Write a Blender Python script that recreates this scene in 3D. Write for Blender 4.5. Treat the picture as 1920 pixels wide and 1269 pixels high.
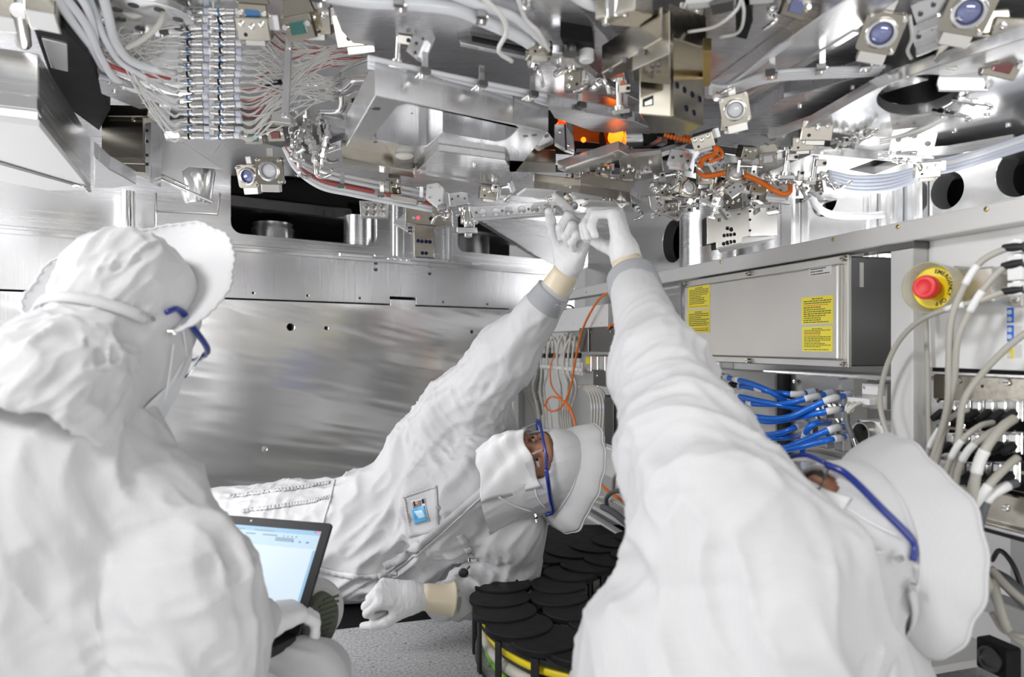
import bpy, bmesh, math, random
import numpy as np
import openvdb
from mathutils import Vector, Matrix
random.seed(7)
SC = bpy.context.scene
COL = SC.collection
for _o in list(bpy.data.objects):
    bpy.data.objects.remove(_o)

# ------------------------------------------------------------------ camera
CH = 0.68            # camera height over the floor (a crouching photographer)
F = 1280.0           # focal length in pixels of the 1920 x 1269 frame (24 mm lens)
HZ = 644.0           # row of the horizon
cam = bpy.data.cameras.new('camera'); cam.lens = 24.0; cam.sensor_width = 36.0
cam.shift_y = (HZ - 634.5) / 1920.0
cam.clip_start = 0.02
co = bpy.data.objects.new('camera', cam); COL.objects.link(co)
co.location = (0, 0, CH); co.rotation_euler = (math.pi / 2, 0, 0)
SC.camera = co
cam.dof.use_dof = True; cam.dof.focus_distance = 1.75; cam.dof.aperture_fstop = 3.2

# ------------------------------------------------------------------ light
SC.view_settings.view_transform = 'Standard'; SC.view_settings.look = 'None'
SC.view_settings.gamma = 1.0; SC.view_settings.use_curve_mapping = False
SC.view_settings.exposure = 0.15
W = bpy.data.worlds.new('World'); SC.world = W; W.use_nodes = True
W.node_tree.nodes['Background'].inputs[0].default_value = (0.97, 0.97, 0.975, 1)
W.node_tree.nodes['Background'].inputs[1].default_value = 0.30

def area(name, loc, target, sx, sy, power, col=(1, 1, 1), spread=180):
    l = bpy.data.lights.new(name, 'AREA'); l.shape = 'RECTANGLE'; l.size = sx; l.size_y = sy
    l.energy = power; l.color = col; l.spread = math.radians(spread)
    o = bpy.data.objects.new(name, l); COL.objects.link(o); o.location = loc
    d = Vector(target) - Vector(loc)
    o.rotation_euler = d.to_track_quat('-Z', 'Y').to_euler()
    return o
# cleanroom lamp behind the photographer, added out-of-view fills, and the work lamp inside the machine behind the cabinet
area('room_lamp', (-1.7, -0.6, 2.1), (0.0, 1.7, 0.6), 0.5, 0.5, 46)
area('wall_fill', (2.1, -1.0, 1.3), (-0.3, 1.9, 0.7), 2.2, 1.8, 19, (1.0, 0.99, 0.97))  # added unseen panel, sized to brighten reflections in the left wall
area('low_fill', (0.3, -0.9, 0.25), (0.1, 1.9, 1.25), 1.2, 0.3, 9)  # added low fill out of view, lifts the bench undersides
area('work_lamp', (0.80, 1.70, 0.935), (0.98, 1.66, 1.20), 0.7, 0.10, 1.3)
area('left_fill', (-2.0, 0.9, 0.9), (-0.9, 1.6, 0.9), 0.9, 0.9, 24, (0.98, 0.98, 1.0))  # added unseen fill, brightens the hanging plates on the left

# ------------------------------------------------------------------ pixel -> place helpers
def P(px, py, Y):
    return Vector(((px - 960) / F * Y, Y, CH + (HZ - py) / F * Y))
def H(px, py, h):
    return P(px, py, F * h / (HZ - py))
def V(*a): return Vector(a)
def uproj(p):
    return (960 + F * p[0] / p[1], HZ - F * (p[2] - CH) / p[1])
# wall planes: origin, along-direction s, normal towards the room
LW_O = V(-0.591, 2.75, 0); LW_D = V(1.36, 1, 0).normalized(); LW_N = V(LW_D.y, -LW_D.x, 0)
RW_O = V(0.2266, 2.9, 0); RW_D = V(0.297, -1, 0).normalized(); RW_N = V(RW_D.y, -RW_D.x, 0)
if RW_N.x > 0: RW_N = -RW_N
if LW_N.y > 0: LW_N = -LW_N
def onplane(px, py, O, N, off=0.0):
    d = V((px - 960) / F, 1, (HZ - py) / F)
    c = V(0, 0, CH); o = O + N * off
    t = (o - c).dot(N) / d.dot(N)
    return c + d * t
def L(px, py, off=0.0): return onplane(px, py, LW_O, LW_N, off)
def R(px, py, off=0.0): return onplane(px, py, RW_O, RW_N, off)
def lsz(px, py, off=0.0):
    p = L(px, py, off); return ((p - LW_O).dot(LW_D), p.z)
def rsz(px, py, off=0.0):
    p = R(px, py, off); return ((p - RW_O).dot(RW_D), p.z)
def frame(o, x, y, z=None):
    x = Vector(x).normalized(); y = Vector(y); y = (y - x * y.dot(x)).normalized(); z = x.cross(y)
    m = Matrix((x, y, z)).transposed().to_4x4(); m.translation = o
    return m
def LM(off=0.0):   # local x along wall, y up, z towards ... (x cross y)
    return frame(LW_O + LW_N * off, LW_D, (0, 0, 1))
def RM(off=0.0):
    return frame(RW_O + RW_N * off, RW_D, (0, 0, 1))

# ------------------------------------------------------------------ object helpers
WM = {}
def tag(o, label=None, cat=None, group=None, kind=None):
    if label: o['label'] = label
    if cat: o['category'] = cat
    if group: o['group'] = group
    if kind: o['kind'] = kind
    return o
def thing(name, label, cat, loc=(0, 0, 0), group=None, kind=None, mat=None):
    o = bpy.data.objects.new(name, None); COL.objects.link(o)
    o.empty_display_size = 0.05
    m = mat.copy() if mat is not None else Matrix.Translation(Vector(loc))
    o.matrix_world = m; WM[o.name] = m
    return tag(o, label, cat, group, kind)

def wmat(o):
    while o.parent is not None: o = o.parent
    return WM.get(o.name, Matrix.Identity(4))

class MB:
    def __init__(s): s.v = []; s.f = []
    def add(s, vs, fs):
        b = len(s.v); s.v.extend([tuple(v) for v in vs]); s.f.extend([tuple(i + b for i in f) for f in fs]); return s
    def box(s, c, size, M=None):
        c = Vector(c); x, y, z = [q / 2 for q in size]
        vs = [Vector((i * x, j * y, k * z)) for i in (-1, 1) for j in (-1, 1) for k in (-1, 1)]
        if M is not None: vs = [M.to_3x3() @ v for v in vs]
        vs = [v + c for v in vs]
        return s.add(vs, [(0, 1, 3, 2), (4, 6, 7, 5), (0, 4, 5, 1), (2, 3, 7, 6), (0, 2, 6, 4), (1, 5, 7, 3)])
    def prism(s, poly, vec):
        n = len(poly); vec = Vector(vec)
        vs = [Vector(p) for p in poly] + [Vector(p) + vec for p in poly]
        return s.add(vs, [tuple(range(n)), tuple(range(2 * n - 1, n - 1, -1))] + [(i, i + n, (i + 1) % n + n, (i + 1) % n) for i in range(n)])
    def hexa(s, a, b):       # two matching polygons
        n = len(a)
        return s.add(list(a) + list(b), [tuple(range(n)), tuple(range(2 * n - 1, n - 1, -1))] + [(i, i + n, (i + 1) % n + n, (i + 1) % n) for i in range(n)])
    def lathe(s, o, axis, prof, seg=20, cap=True):   # prof: (distance along axis, radius)
        a = Vector(axis).normalized(); t = Vector((0, 0, 1)) if abs(a.z) < .9 else Vector((1, 0, 0))
        u = a.cross(t).normalized(); w = a.cross(u); o = Vector(o)
        vs = []; fs = []
        for d, r in prof:
            for k in range(seg):
                q = 2 * math.pi * k / seg
                vs.append(o + a * d + (u * math.cos(q) + w * math.sin(q)) * r)
        for i in range(len(prof) - 1):
            for k in range(seg):
                k2 = (k + 1) % seg
                fs.append((i * seg + k, i * seg + k2, (i + 1) * seg + k2, (i + 1) * seg + k))
        if cap:
            fs.append(tuple(range(seg - 1, -1, -1))); b = (len(prof) - 1) * seg
            fs.append(tuple(range(b, b + seg)))
        return s.add(vs, fs)
    def cyl(s, a, b, r, r2=None, seg=20):
        a = Vector(a); b = Vector(b)
        return s.lathe(a, b - a, [(0, r), ((b - a).length, r if r2 is None else r2)], seg)
    def tube(s, pts, r, seg=8, smooth=6, closed=False):
        pts = [Vector(p) for p in pts]
        if smooth and len(pts) > 2: pts = spline(pts, smooth)
        n = len(pts); rr = r if callable(r) else (lambda t: r)
        vs = []; fs = []; T0 = (pts[1] - pts[0]).normalized()
        nrm = T0.orthogonal().normalized()
        for i, p in enumerate(pts):
            T = (pts[min(i + 1, n - 1)] - pts[max(i - 1, 0)]).normalized()
            nrm = (nrm - T * nrm.dot(T))
            nrm = nrm.normalized() if nrm.length > 1e-6 else T.orthogonal().normalized()
            b = T.cross(nrm); q = rr(i / (n - 1))
            for k in range(seg):
                an = 2 * math.pi * k / seg
                vs.append(p + (nrm * math.cos(an) + b * math.sin(an)) * q)
        for i in range(n - 1):
            for k in range(seg):
                k2 = (k + 1) % seg
                fs.append((i * seg + k, i * seg + k2, (i + 1) * seg + k2, (i + 1) * seg + k))
        fs.append(tuple(range(seg - 1, -1, -1))); fs.append(tuple(range((n - 1) * seg, n * seg)))
        return s.add(vs, fs)
    def sphere(s, c, r, seg=14, ring=8, M=None):
        c = Vector(c); r = Vector((r, r, r)) if not hasattr(r, '__len__') else Vector(r)
        vs = []; fs = []
        for i in range(ring + 1):
            th = math.pi * i / ring
            for k in range(seg):
                ph = 2 * math.pi * k / seg
                v = Vector((r.x * math.sin(th) * math.cos(ph), r.y * math.sin(th) * math.sin(ph), r.z * math.cos(th)))
                vs.append(c + (M.to_3x3() @ v if M is not None else v))
        for i in range(ring):
            for k in range(seg):
                k2 = (k + 1) % seg
                fs.append((i * seg + k, (i + 1) * seg + k, (i + 1) * seg + k2, i * seg + k2))
        return s.add(vs, fs)
    def strip(s, a, b):       # surface between two polylines
        n = len(a)
        return s.add(list(a) + list(b), [(i, i + 1, n + i + 1, n + i) for i in range(n - 1)])
    def build(s, name, mat, parent=None, smooth=False, bevel=0.0, world=True, seg=1):
        return obj(name, s.v, s.f, mat, parent, smooth, bevel, world, seg)

def spline(pts, n):
    out = []
    q = [2 * pts[0] - pts[1]] + pts + [2 * pts[-1] - pts[-2]]
    for i in range(1, len(q) - 2):
        a, b, c, d = q[i - 1], q[i], q[i + 1], q[i + 2]
        for k in range(n):
            t = k / n
            out.append(0.5 * ((2 * b) + (c - a) * t + (2 * a - 5 * b + 4 * c - d) * t * t + (3 * b - a - 3 * c + d) * t ** 3))
    out.append(pts[-1]); return out

def obj(name, vs, fs, mat, parent=None, smooth=False, bevel=0.0, world=True, seg=1):
    me = bpy.data.meshes.new(name)
    me.from_pydata([tuple(v) for v in vs], [], [tuple(int(i) for i in f) for f in fs])
    return link(name, me, mat, parent, smooth, bevel, world, seg)

def link(name, me, mat, parent=None, smooth=False, bevel=0.0, world=True, seg=1):
    bm = bmesh.new(); bm.from_mesh(me)
    bmesh.ops.recalc_face_normals(bm, faces=bm.faces)
    bm.to_mesh(me); bm.free()
    if mat is not None: me.materials.append(mat)
    o = bpy.data.objects.new(name, me); COL.objects.link(o)
    if parent is not None:
        o.parent = parent
        if world: me.transform(wmat(parent).inverted())
    if smooth is True: me.polygons.foreach_set('use_smooth', [True] * len(me.polygons))
    elif smooth:            # angle in degrees
        me.polygons.foreach_set('use_smooth', [True] * len(me.polygons))
        sharp(me, smooth)
    if bevel > 0:
        m = o.modifiers.new('bevel', 'BEVEL'); m.width = bevel; m.segments = seg; m.limit_method = 'ANGLE'; m.angle_limit = math.radians(35)
    return o
def sharp(me, ang):
    bm = bmesh.new(); bm.from_mesh(me); a = math.radians(ang)
    for e in bm.edges:
        if len(e.link_faces) == 2 and e.calc_face_angle(0) > a: e.smooth = False
    bm.to_mesh(me); bm.free()

def circ(x, y, r, n=20, ry=None):
    ry = r if ry is None else ry
    return [(x + r * math.cos(2 * math.pi * k / n), y + ry * math.sin(2 * math.pi * k / n)) for k in range(n)]
def rrect(x0, y0, x1, y1, r, n=5):
    out = []
    for cx, cy, a in ((x1 - r, y1 - r, 0), (x0 + r, y1 - r, 90), (x0 + r, y0 + r, 180), (x1 - r, y0 + r, 270)):
        for k in range(n + 1):
            q = math.radians(a + 90 * k / n); out.append((cx + r * math.cos(q), cy + r * math.sin(q)))
    return out
def rpoly(pts, r, n=4):    # round the corners of a 2-D polygon
    out = []; m = len(pts)
    for i in range(m):
        a, b, c = Vector(pts[i - 1]), Vector(pts[i]), Vector(pts[(i + 1) % m])
        d1 = (a - b); d2 = (c - b); q = min(r, d1.length * .45, d2.length * .45)
        p1 = b + d1.normalized() * q; p2 = b + d2.normalized() * q
        for k in range(n + 1):
            t = k / n; out.append(tuple((1 - t) ** 2 * p1 + 2 * t * (1 - t) * b + t * t * p2))
    return out

def slab_mesh(outer, holes=(), thick=0.01, bevel=0.0):
    cu = bpy.data.curves.new('slab', 'CURVE'); cu.dimensions = '2D'; cu.fill_mode = 'BOTH'
    cu.extrude = max(thick / 2 - bevel, 1e-5); cu.bevel_depth = bevel; cu.bevel_resolution = 0
    if bevel: cu.offset = -bevel
    for loop in [outer] + list(holes):
        sp = cu.splines.new('POLY'); sp.points.add(len(loop) - 1)
        for p, q in zip(sp.points, loop): p.co = (q[0], q[1], 0, 1)
        sp.use_cyclic_u = True
    o = bpy.data.objects.new('slab', cu); COL.objects.link(o)
    dg = bpy.context.evaluated_depsgraph_get()
    me = bpy.data.meshes.new_from_object(o.evaluated_get(dg))
    bpy.data.objects.remove(o); bpy.data.curves.remove(cu)
    return me
def slab(name, M, outer, holes, thick, mat, parent=None, bevel=0.0, world=True):
    """plate with holes: outline in the local xy plane of M, body from z=0 to z=thick"""
    me = slab_mesh(outer, holes, thick, bevel)
    me.transform(Matrix.Translation((0, 0, thick / 2))); me.transform(M)
    me.materials.clear()
    bm = bmesh.new(); bm.from_mesh(me); bmesh.ops.remove_doubles(bm, verts=bm.verts, dist=1e-6); bm.to_mesh(me); bm.free()
    o = link(name, me, mat, parent, 40 if True else False, 0, world)
    return o

def copy_tree(o, parent=None):
    c = o.copy(); COL.objects.link(c)
    if parent is not None: c.parent = parent
    for ch in list(o.children): copy_tree(ch, c)
    return c

def text(name, body, size, M, mat, parent=None, align='CENTER', bold=0.0):
    cu = bpy.data.curves.new(name, 'FONT'); cu.body = body; cu.size = size; cu.extrude = 0.0002
    cu.align_x = align; cu.align_y = 'CENTER'; cu.offset = bold
    o = bpy.data.objects.new(name, cu); COL.objects.link(o)
    dg = bpy.context.evaluated_depsgraph_get()
    me = bpy.data.meshes.new_from_object(o.evaluated_get(dg))
    bpy.data.objects.remove(o); bpy.data.curves.remove(cu)
    me.transform(M); me.materials.clear()
    return link(name, me, mat, parent)

# ------------------------------------------------------------------ vector noise (numpy)
_perm = np.random.RandomState(3).rand(4096).astype(np.float32)
def vnoise(p, seed=0):
    p = np.asarray(p, dtype=np.float32); i = np.floor(p).astype(np.int64); f = p - i; f = f * f * f * (f * (f * 6 - 15) + 10)
    def h(a, b, c): return _perm[(a * 374761 + b * 668265 + c * 1274126 + seed * 9176) % 4093]
    x, y, z = i[:, 0], i[:, 1], i[:, 2]; fx, fy, fz = f[:, 0], f[:, 1], f[:, 2]
    def lx(b, c): a0 = h(x, b, c); return a0 + (h(x + 1, b, c) - a0) * fx
    y0 = lx(y, z); y0 = y0 + (lx(y + 1, z) - y0) * fy
    y1 = lx(y, z + 1); y1 = y1 + (lx(y + 1, z + 1) - y1) * fy
    return y0 + (y1 - y0) * fz

# ------------------------------------------------------------------ distance-field bodies
class Field:
    def __init__(s): s.ops = []
    def cap(s, a, b, r0, r1, k=0.03): s.ops.append(('cap', Vector(a), Vector(b), r0, r1, k)); return s
    def chain(s, pts, k=0.03):
        for (a, r0), (b, r1) in zip(pts[:-1], pts[1:]): s.cap(a, b, r0, r1, k)
        return s
    def ell(s, c, r, M=None, k=0.03): s.ops.append(('ell', Vector(c), Vector(r), M, k)); return s
    def cut(s, c, r, M=None, k=0.01): s.ops.append(('cut', Vector(c), Vector(r), M, k)); return s
    def half(s, p, n): s.ops.append(('half', Vector(p), Vector(n).normalized(), 0, 0)); return s
    def bounds(s, pad=0.02):
        lo = np.full(3, 1e9); hi = -lo
        for o in s.ops:
            if o[0] == 'cap':
                for q, r in ((o[1], o[3]), (o[2], o[4])):
                    lo = np.minimum(lo, np.array(q) - r); hi = np.maximum(hi, np.array(q) + r)
            elif o[0] == 'ell':
                r = max(o[2]); r = np.array(o[2]) if o[3] is None else np.array((r, r, r))
                lo = np.minimum(lo, np.array(o[1]) - r); hi = np.maximum(hi, np.array(o[1]) + r)
        return lo - pad, hi + pad
    def ev(s, X, Y, Z):
        D = np.full(X.shape, 1.0, dtype=np.float32)
        for o in s.ops:
            if o[0] == 'cap':
                a, b, r0, r1, k = o[1:]; ab = b - a; L2 = max(ab.length_squared, 1e-9)
                t = ((X - a.x) * ab.x + (Y - a.y) * ab.y + (Z - a.z) * ab.z) / L2
                t = np.clip(t, 0, 1)
                d = np.sqrt((X - a.x - t * ab.x) ** 2 + (Y - a.y - t * ab.y) ** 2 + (Z - a.z - t * ab.z) ** 2) - (r0 + (r1 - r0) * t)
                D = smin(D, d, k)
            elif o[0] in ('ell', 'cut'):
                c, r, M, k = o[1:]
                x, y, z = X - c.x, Y - c.y, Z - c.z
                if M is not None:
                    m = M.to_3x3().transposed()
                    x, y, z = m[0][0] * x + m[0][1] * y + m[0][2] * z, m[1][0] * x + m[1][1] * y + m[1][2] * z, m[2][0] * x + m[2][1] * y + m[2][2] * z
                k0 = np.sqrt((x / r.x) ** 2 + (y / r.y) ** 2 + (z / r.z) ** 2)
                k1 = np.sqrt((x / r.x ** 2) ** 2 + (y / r.y ** 2) ** 2 + (z / r.z ** 2) ** 2) + 1e-6
                d = k0 * (k0 - 1.0) / k1
                D = smin(D, d, k) if o[0] == 'ell' else -smin(-D, d, k)
            elif o[0] == 'half':
                p, n = o[1], o[2]
                D = np.maximum(D, (X - p.x) * n.x + (Y - p.y) * n.y + (Z - p.z) * n.z)
        return D
def smin(a, b, k):
    if k <= 0: return np.minimum(a, b)
    h = np.clip(0.5 + 0.5 * (b - a) / k, 0, 1)
    return (b + (a - b) * h - k * h * (1 - h)).astype(np.float32)
def surf(fn, lo, hi, res, smooth=2):
    """mesh the zero level of fn; returns vertices, quads"""
    n = [int(math.ceil((hi[i] - lo[i]) / res)) + 1 for i in range(3)]
    ax = [np.float32(lo[i]) + np.arange(n[i], dtype=np.float32) * np.float32(res) for i in range(3)]
    X, Y, Z = np.meshgrid(*ax, indexing='ij')
    D = fn(X, Y, Z).astype(np.float32)
    D[0], D[-1] = np.maximum(D[0], res), np.maximum(D[-1], res)
    D[:, 0], D[:, -1] = np.maximum(D[:, 0], res), np.maximum(D[:, -1], res)
    D[:, :, 0], D[:, :, -1] = np.maximum(D[:, :, 0], res), np.maximum(D[:, :, -1], res)
    g = openvdb.FloatGrid(); g.background = 1.0; g.copyFromArray(D)
    v, q = g.convertToQuads()
    v = v.astype(np.float64); q = q.astype(np.int64)
    for _ in range(smooth):
        acc = np.zeros_like(v); cnt = np.zeros(len(v))
        for a, b in ((0, 1), (1, 2), (2, 3), (3, 0)):
            np.add.at(acc, q[:, a], v[q[:, b]]); np.add.at(acc, q[:, b], v[q[:, a]])
            np.add.at(cnt, q[:, a], 1); np.add.at(cnt, q[:, b], 1)
        v = v * .5 + .5 * acc / np.maximum(cnt, 1)[:, None]
    return v * res + np.array(lo), q
def normals(v, q):
    n = np.cross(v[q[:, 2]] - v[q[:, 0]], v[q[:, 3]] - v[q[:, 1]])
    N = np.zeros_like(v)
    for i in range(4): np.add.at(N, q[:, i], n)
    N /= np.linalg.norm(N, axis=1)[:, None] + 1e-12
    return N
def outward(v, q, fld=None):
    N = normals(v, q)
    vol = (v[q[:, 0]] * np.cross(v[q[:, 1]] - v[q[:, 0]], v[q[:, 2]] - v[q[:, 0]])).sum()
    if vol < 0: N = -N
    return N
def folds(v, N, along, fa, fc, amp, seed=0, mask=None, warp=0.6, sharpn=1.5):
    """ridged wrinkles running along a direction; fa/fc = frequency along and across"""
    e = np.array(Vector(along).normalized()); t = np.array((0.0, 0, 1)) if abs(e[2]) < .8 else np.array((1.0, 0, 0))
    f = np.cross(e, t); f /= np.linalg.norm(f); g = np.cross(e, f)
    w = vnoise(v * 6.0, seed + 11)[:, None] - .5
    vw = v + w * warp * 0.1 * (f + g)[None, :]
    c = np.stack([vw @ e * fa, vw @ f * fc, vw @ g * fc], 1)
    n = vnoise(c, seed); n = 1 - np.abs(2 * n - 1); n = n ** sharpn - .4
    n2 = vnoise(c * 2.1 + 5.3, seed + 4); n2 = 1 - np.abs(2 * n2 - 1); n2 = n2 ** sharpn - .4
    d = amp * (n + .55 * n2)
    if mask is not None: d = d * mask
    return v + N * d[:, None]
def ball(v, c, r):
    d = np.linalg.norm(v - np.array(c), axis=1); return np.clip(1.3 - d / r, 0, 1)
# ------------------------------------------------------------------ materials
def nt(name):
    m = bpy.data.materials.new(name); m.use_nodes = True
    return m, m.node_tree, m.node_tree.nodes['Principled BSDF']
def plain(name, col, rough=0.5, metal=0.0, spec=None, coat=0.0, emit=None, es=0.0, trans=0.0, ior=None, alpha=None, sss=0.0):
    m, t, b = nt(name)
    b.inputs['Base Color'].default_value = (*col, 1); b.inputs['Roughness'].default_value = rough; b.inputs['Metallic'].default_value = metal
    if spec is not None: b.inputs['Specular IOR Level'].default_value = spec
    if coat: b.inputs['Coat Weight'].default_value = coat
    if emit: b.inputs['Emission Color'].default_value = (*emit, 1); b.inputs['Emission Strength'].default_value = es
    if trans: b.inputs['Transmission Weight'].default_value = trans
    if ior: b.inputs['IOR'].default_value = ior
    if sss:
        b.inputs['Subsurface Weight'].default_value = sss; b.inputs['Subsurface Radius'].default_value = (.01, .004, .002)
    return m
def N(t, kind, **kw):
    n = t.nodes.new(kind)
    for k, v in kw.items():
        if k in n.inputs: n.inputs[k].default_value = v
        else: setattr(n, k, v)
    return n
def brushed(name, col, rough, scale=(2, 2, 220), bump=0.05, rvar=0.12, metal=1.0, cvar=0.06, coords='Object', aniso=0.0):
    m, t, b = nt(name); l = t.links.new
    tc = N(t, 'ShaderNodeTexCoord'); mp = N(t, 'ShaderNodeMapping'); mp.inputs['Scale'].default_value = scale
    l(tc.outputs[coords], mp.inputs['Vector'])
    no = N(t, 'ShaderNodeTexNoise', Scale=1.0, Detail=4.0); l(mp.outputs[0], no.inputs['Vector'])
    big = N(t, 'ShaderNodeTexNoise', Scale=7.0, Detail=3.0); l(tc.outputs[coords], big.inputs['Vector'])
    r = N(t, 'ShaderNodeMapRange'); r.inputs['To Min'].default_value = rough - rvar; r.inputs['To Max'].default_value = rough + rvar
    l(no.outputs[0], r.inputs['Value']); l(r.outputs[0], b.inputs['Roughness'])
    mx = N(t, 'ShaderNodeMix', data_type='RGBA'); mx.inputs['A'].default_value = (*[c * (1 - cvar) for c in col], 1); mx.inputs['B'].default_value = (*[min(1, c * (1 + cvar)) for c in col], 1)
    l(big.outputs[0], mx.inputs['Factor']); l(mx.outputs['Result'], b.inputs['Base Color'])
    b.inputs['Metallic'].default_value = metal
    bp = N(t, 'ShaderNodeBump', Strength=bump, Distance=0.001); l(no.outputs[0], bp.inputs['Height']); l(bp.outputs[0], b.inputs['Normal'])
    if aniso: b.inputs['Anisotropic'].default_value = aniso
    return m
M_ALU = brushed('brushed_aluminium', (.84, .84, .84), .24, metal=.92)
M_ALUX = brushed('brushed_aluminium_x', (.82, .82, .83), .25, (300, 2, 2), .014, .08, .9)
M_STICK = plain('lemon_sticker', (.90, .78, .07), .4)
M_SATIN = brushed('satin_aluminium', (.74, .74, .755), .26, (3, 160, 3), .006, .07, .88)
M_BRIGHT = brushed('bright_steel', (.88, .88, .88), .18, (160, 3, 3), .006, .06, .84)
M_NICKEL = brushed('nickel_plate', (.56, .525, .45), .18, (4, 90, 90), .03, .08)
M_NICKELD = brushed('dark_nickel', (.40, .37, .31), .24, (4, 90, 90), .03, .08)
M_STAIN = brushed('stainless_sheet', (.74, .72, .68), .36, (3, 3, 200), .04, .06)
M_DSTEEL = brushed('dark_steel', (.20, .20, .20), .32, (60, 60, 6), .03)
M_GREYP = plain('grey_powder_coat', (.50, .50, .49), .55)
M_GREYP2 = plain('light_powder_coat', (.66, .655, .64), .5)
M_WHITEP = plain('white_powder_coat', (.80, .80, .79), .45)
M_BLACK = plain('black_plastic', (.012, .012, .013), .5)
M_BLACKM = brushed('black_anodised', (.009, .009, .010), .55, (30, 30, 30), .02, .08, 0.0)
M_BLACKM.node_tree.nodes['Principled BSDF'].inputs['Specular IOR Level'].default_value = .22
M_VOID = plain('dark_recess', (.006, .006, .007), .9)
M_HOLE = plain('bore_black', (.010, .010, .014), .35)
M_BLUEHOLE = plain('screw_blue_black', (.02, .02, .09), .3, .6)
M_CHROME = plain('polished_steel', (.84, .83, .81), .12, 1.0)
M_BRASS = plain('brass', (.62, .46, .20), .25, 1.0)
M_GREYCABLE = plain('grey_cable', (.43, .415, .365), .45)
M_PALECABLE = plain('pale_cable', (.66, .64, .58), .45)
M_DCABLE = plain('dark_grey_cable', (.13, .14, .15), .5)
M_BLACKCABLE = plain('black_cable', (.02, .02, .022), .4)
M_ORANGE = plain('orange_cable', (.90, .20, .015), .38)
M_BLUEHOSE = plain('blue_hose', (.006, .16, .72), .25, coat=.3)
M_DBLUE = plain('dark_blue_plastic', (.008, .025, .21), .25, coat=.3)
M_CLEARTUBE = plain('milky_tube', (.83, .84, .86), .22, coat=.5)
M_LAV = plain('lavender_tube', (.60, .64, .74), .25, coat=.4)
M_WIRE = plain('white_wire', (.82, .81, .78), .35)
M_REDTUBE = plain('red_tube', (.50, .10, .09), .35)
M_YELLOW = plain('yellow_plastic', (.86, .68, .01), .4)
M_RED = plain('red_plastic', (.72, .02, .025), .35)
M_WHITE = plain('white_plastic', (.82, .82, .81), .4)
M_INK = plain('black_ink', (.02, .02, .02), .6)
M_REDINK = plain('red_ink', (.75, .12, .05), .6)
M_AMBER = plain('amber_glass', (1.0, .30, .02), .08, trans=.7, ior=1.4)
M_AMBERLAMP = plain('amber_lamp', (1.0, .28, .02), .3, emit=(1.0, .16, .005), es=3.2)
M_LENS = plain('lens_glass', (.25, .28, .50), .05, 0.3, coat=1.0)
M_GREENLENS = plain('coated_mirror_green', (.04, .17, .15), .06, .6, coat=1.0)
M_BLUELENS = plain('coated_mirror_blue', (.05, .20, .45), .06, .6, coat=1.0)
M_REDDOT = plain('red_indicator', (1, .05, .1), .4, emit=(1, .03, .06), es=3.0)
M_GUARD = None
def _guard():
    m, t, b = nt('frosted_guard'); b.inputs['Base Color'].default_value = (.97, .96, .88, 1); b.inputs['Roughness'].default_value = .30
    b.inputs['Transmission Weight'].default_value = .85; b.inputs['IOR'].default_value = 1.25
    return m
M_GUARD = _guard()
def _glass(name, col=(1, 1, 1), rough=0.0):
    m, t, b = nt(name); b.inputs['Base Color'].default_value = (*col, 1); b.inputs['Roughness'].default_value = rough
    b.inputs['Transmission Weight'].default_value = 1.0; b.inputs['IOR'].default_value = 1.12
    return m
M_GLASS = _glass('clear_polycarbonate')
def cloth(name, col, grid=190.0, gs=.012, bump=.22):
    m, t, b = nt(name); l = t.links.new
    tc = N(t, 'ShaderNodeTexCoord')
    b.inputs['Roughness'].default_value = .85; b.inputs['Sheen Weight'].default_value = .15
    b.inputs['Specular IOR Level'].default_value = .25
    # fine conductive thread grid of the garment
    acc = None
    for ax in ('X', 'Z', 'Y'):
        w = N(t, 'ShaderNodeTexWave', wave_type='BANDS', bands_direction=ax, Scale=grid / 6.283 * 2, Distortion=1.5, Detail=1.0); w.inputs['Detail Scale'].default_value = .3
        l(tc.outputs['Object'], w.inputs['Vector'])
        g = N(t, 'ShaderNodeMath', operation='POWER'); l(w.outputs['Fac'], g.inputs[0]); g.inputs[1].default_value = 7
        if acc is None: acc = g
        else:
            s = N(t, 'ShaderNodeMath', operation='MAXIMUM'); l(acc.outputs[0], s.inputs[0]); l(g.outputs[0], s.inputs[1]); acc = s
    no = N(t, 'ShaderNodeTexNoise', Scale=9.0, Detail=5.0, Roughness=.6); l(tc.outputs['Object'], no.inputs['Vector'])
    mx = N(t, 'ShaderNodeMix', data_type='RGBA'); mx.inputs['A'].default_value = (*col, 1); mx.inputs['B'].default_value = (*[c * (1 - gs * 4) for c in col], 1)
    sc = N(t, 'ShaderNodeMath', operation='MULTIPLY'); l(acc.outputs[0], sc.inputs[0]); sc.inputs[1].default_value = .5
    l(sc.outputs[0], mx.inputs['Factor']); l(mx.outputs['Result'], b.inputs['Base Color'])
    bp = N(t, 'ShaderNodeBump', Strength=bump, Distance=.012); l(no.outputs[0], bp.inputs['Height']); l(bp.outputs[0], b.inputs['Normal'])
    return m
M_SUIT = cloth('white_coverall_fabric', (.60, .60, .605))
M_HOOD = cloth('white_hood_fabric', (.60, .60, .605))
M_MASK = cloth('white_mask_fabric', (.76, .76, .76), 400, .01, .12)
M_KNIT = cloth('grey_knit_cuff', (.42, .43, .45), 700, .1, .3)
M_GLOVE = plain('white_glove', (.76, .76, .76), .5, sss=.0)
M_CREAM = plain('cream_latex', (.78, .68, .50), .4)
M_SKIN = plain('skin', (.46, .23, .14), .45, sss=.15)
M_SKINP = plain('pale_skin', (.72, .46, .37), .45, sss=.15)
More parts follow.
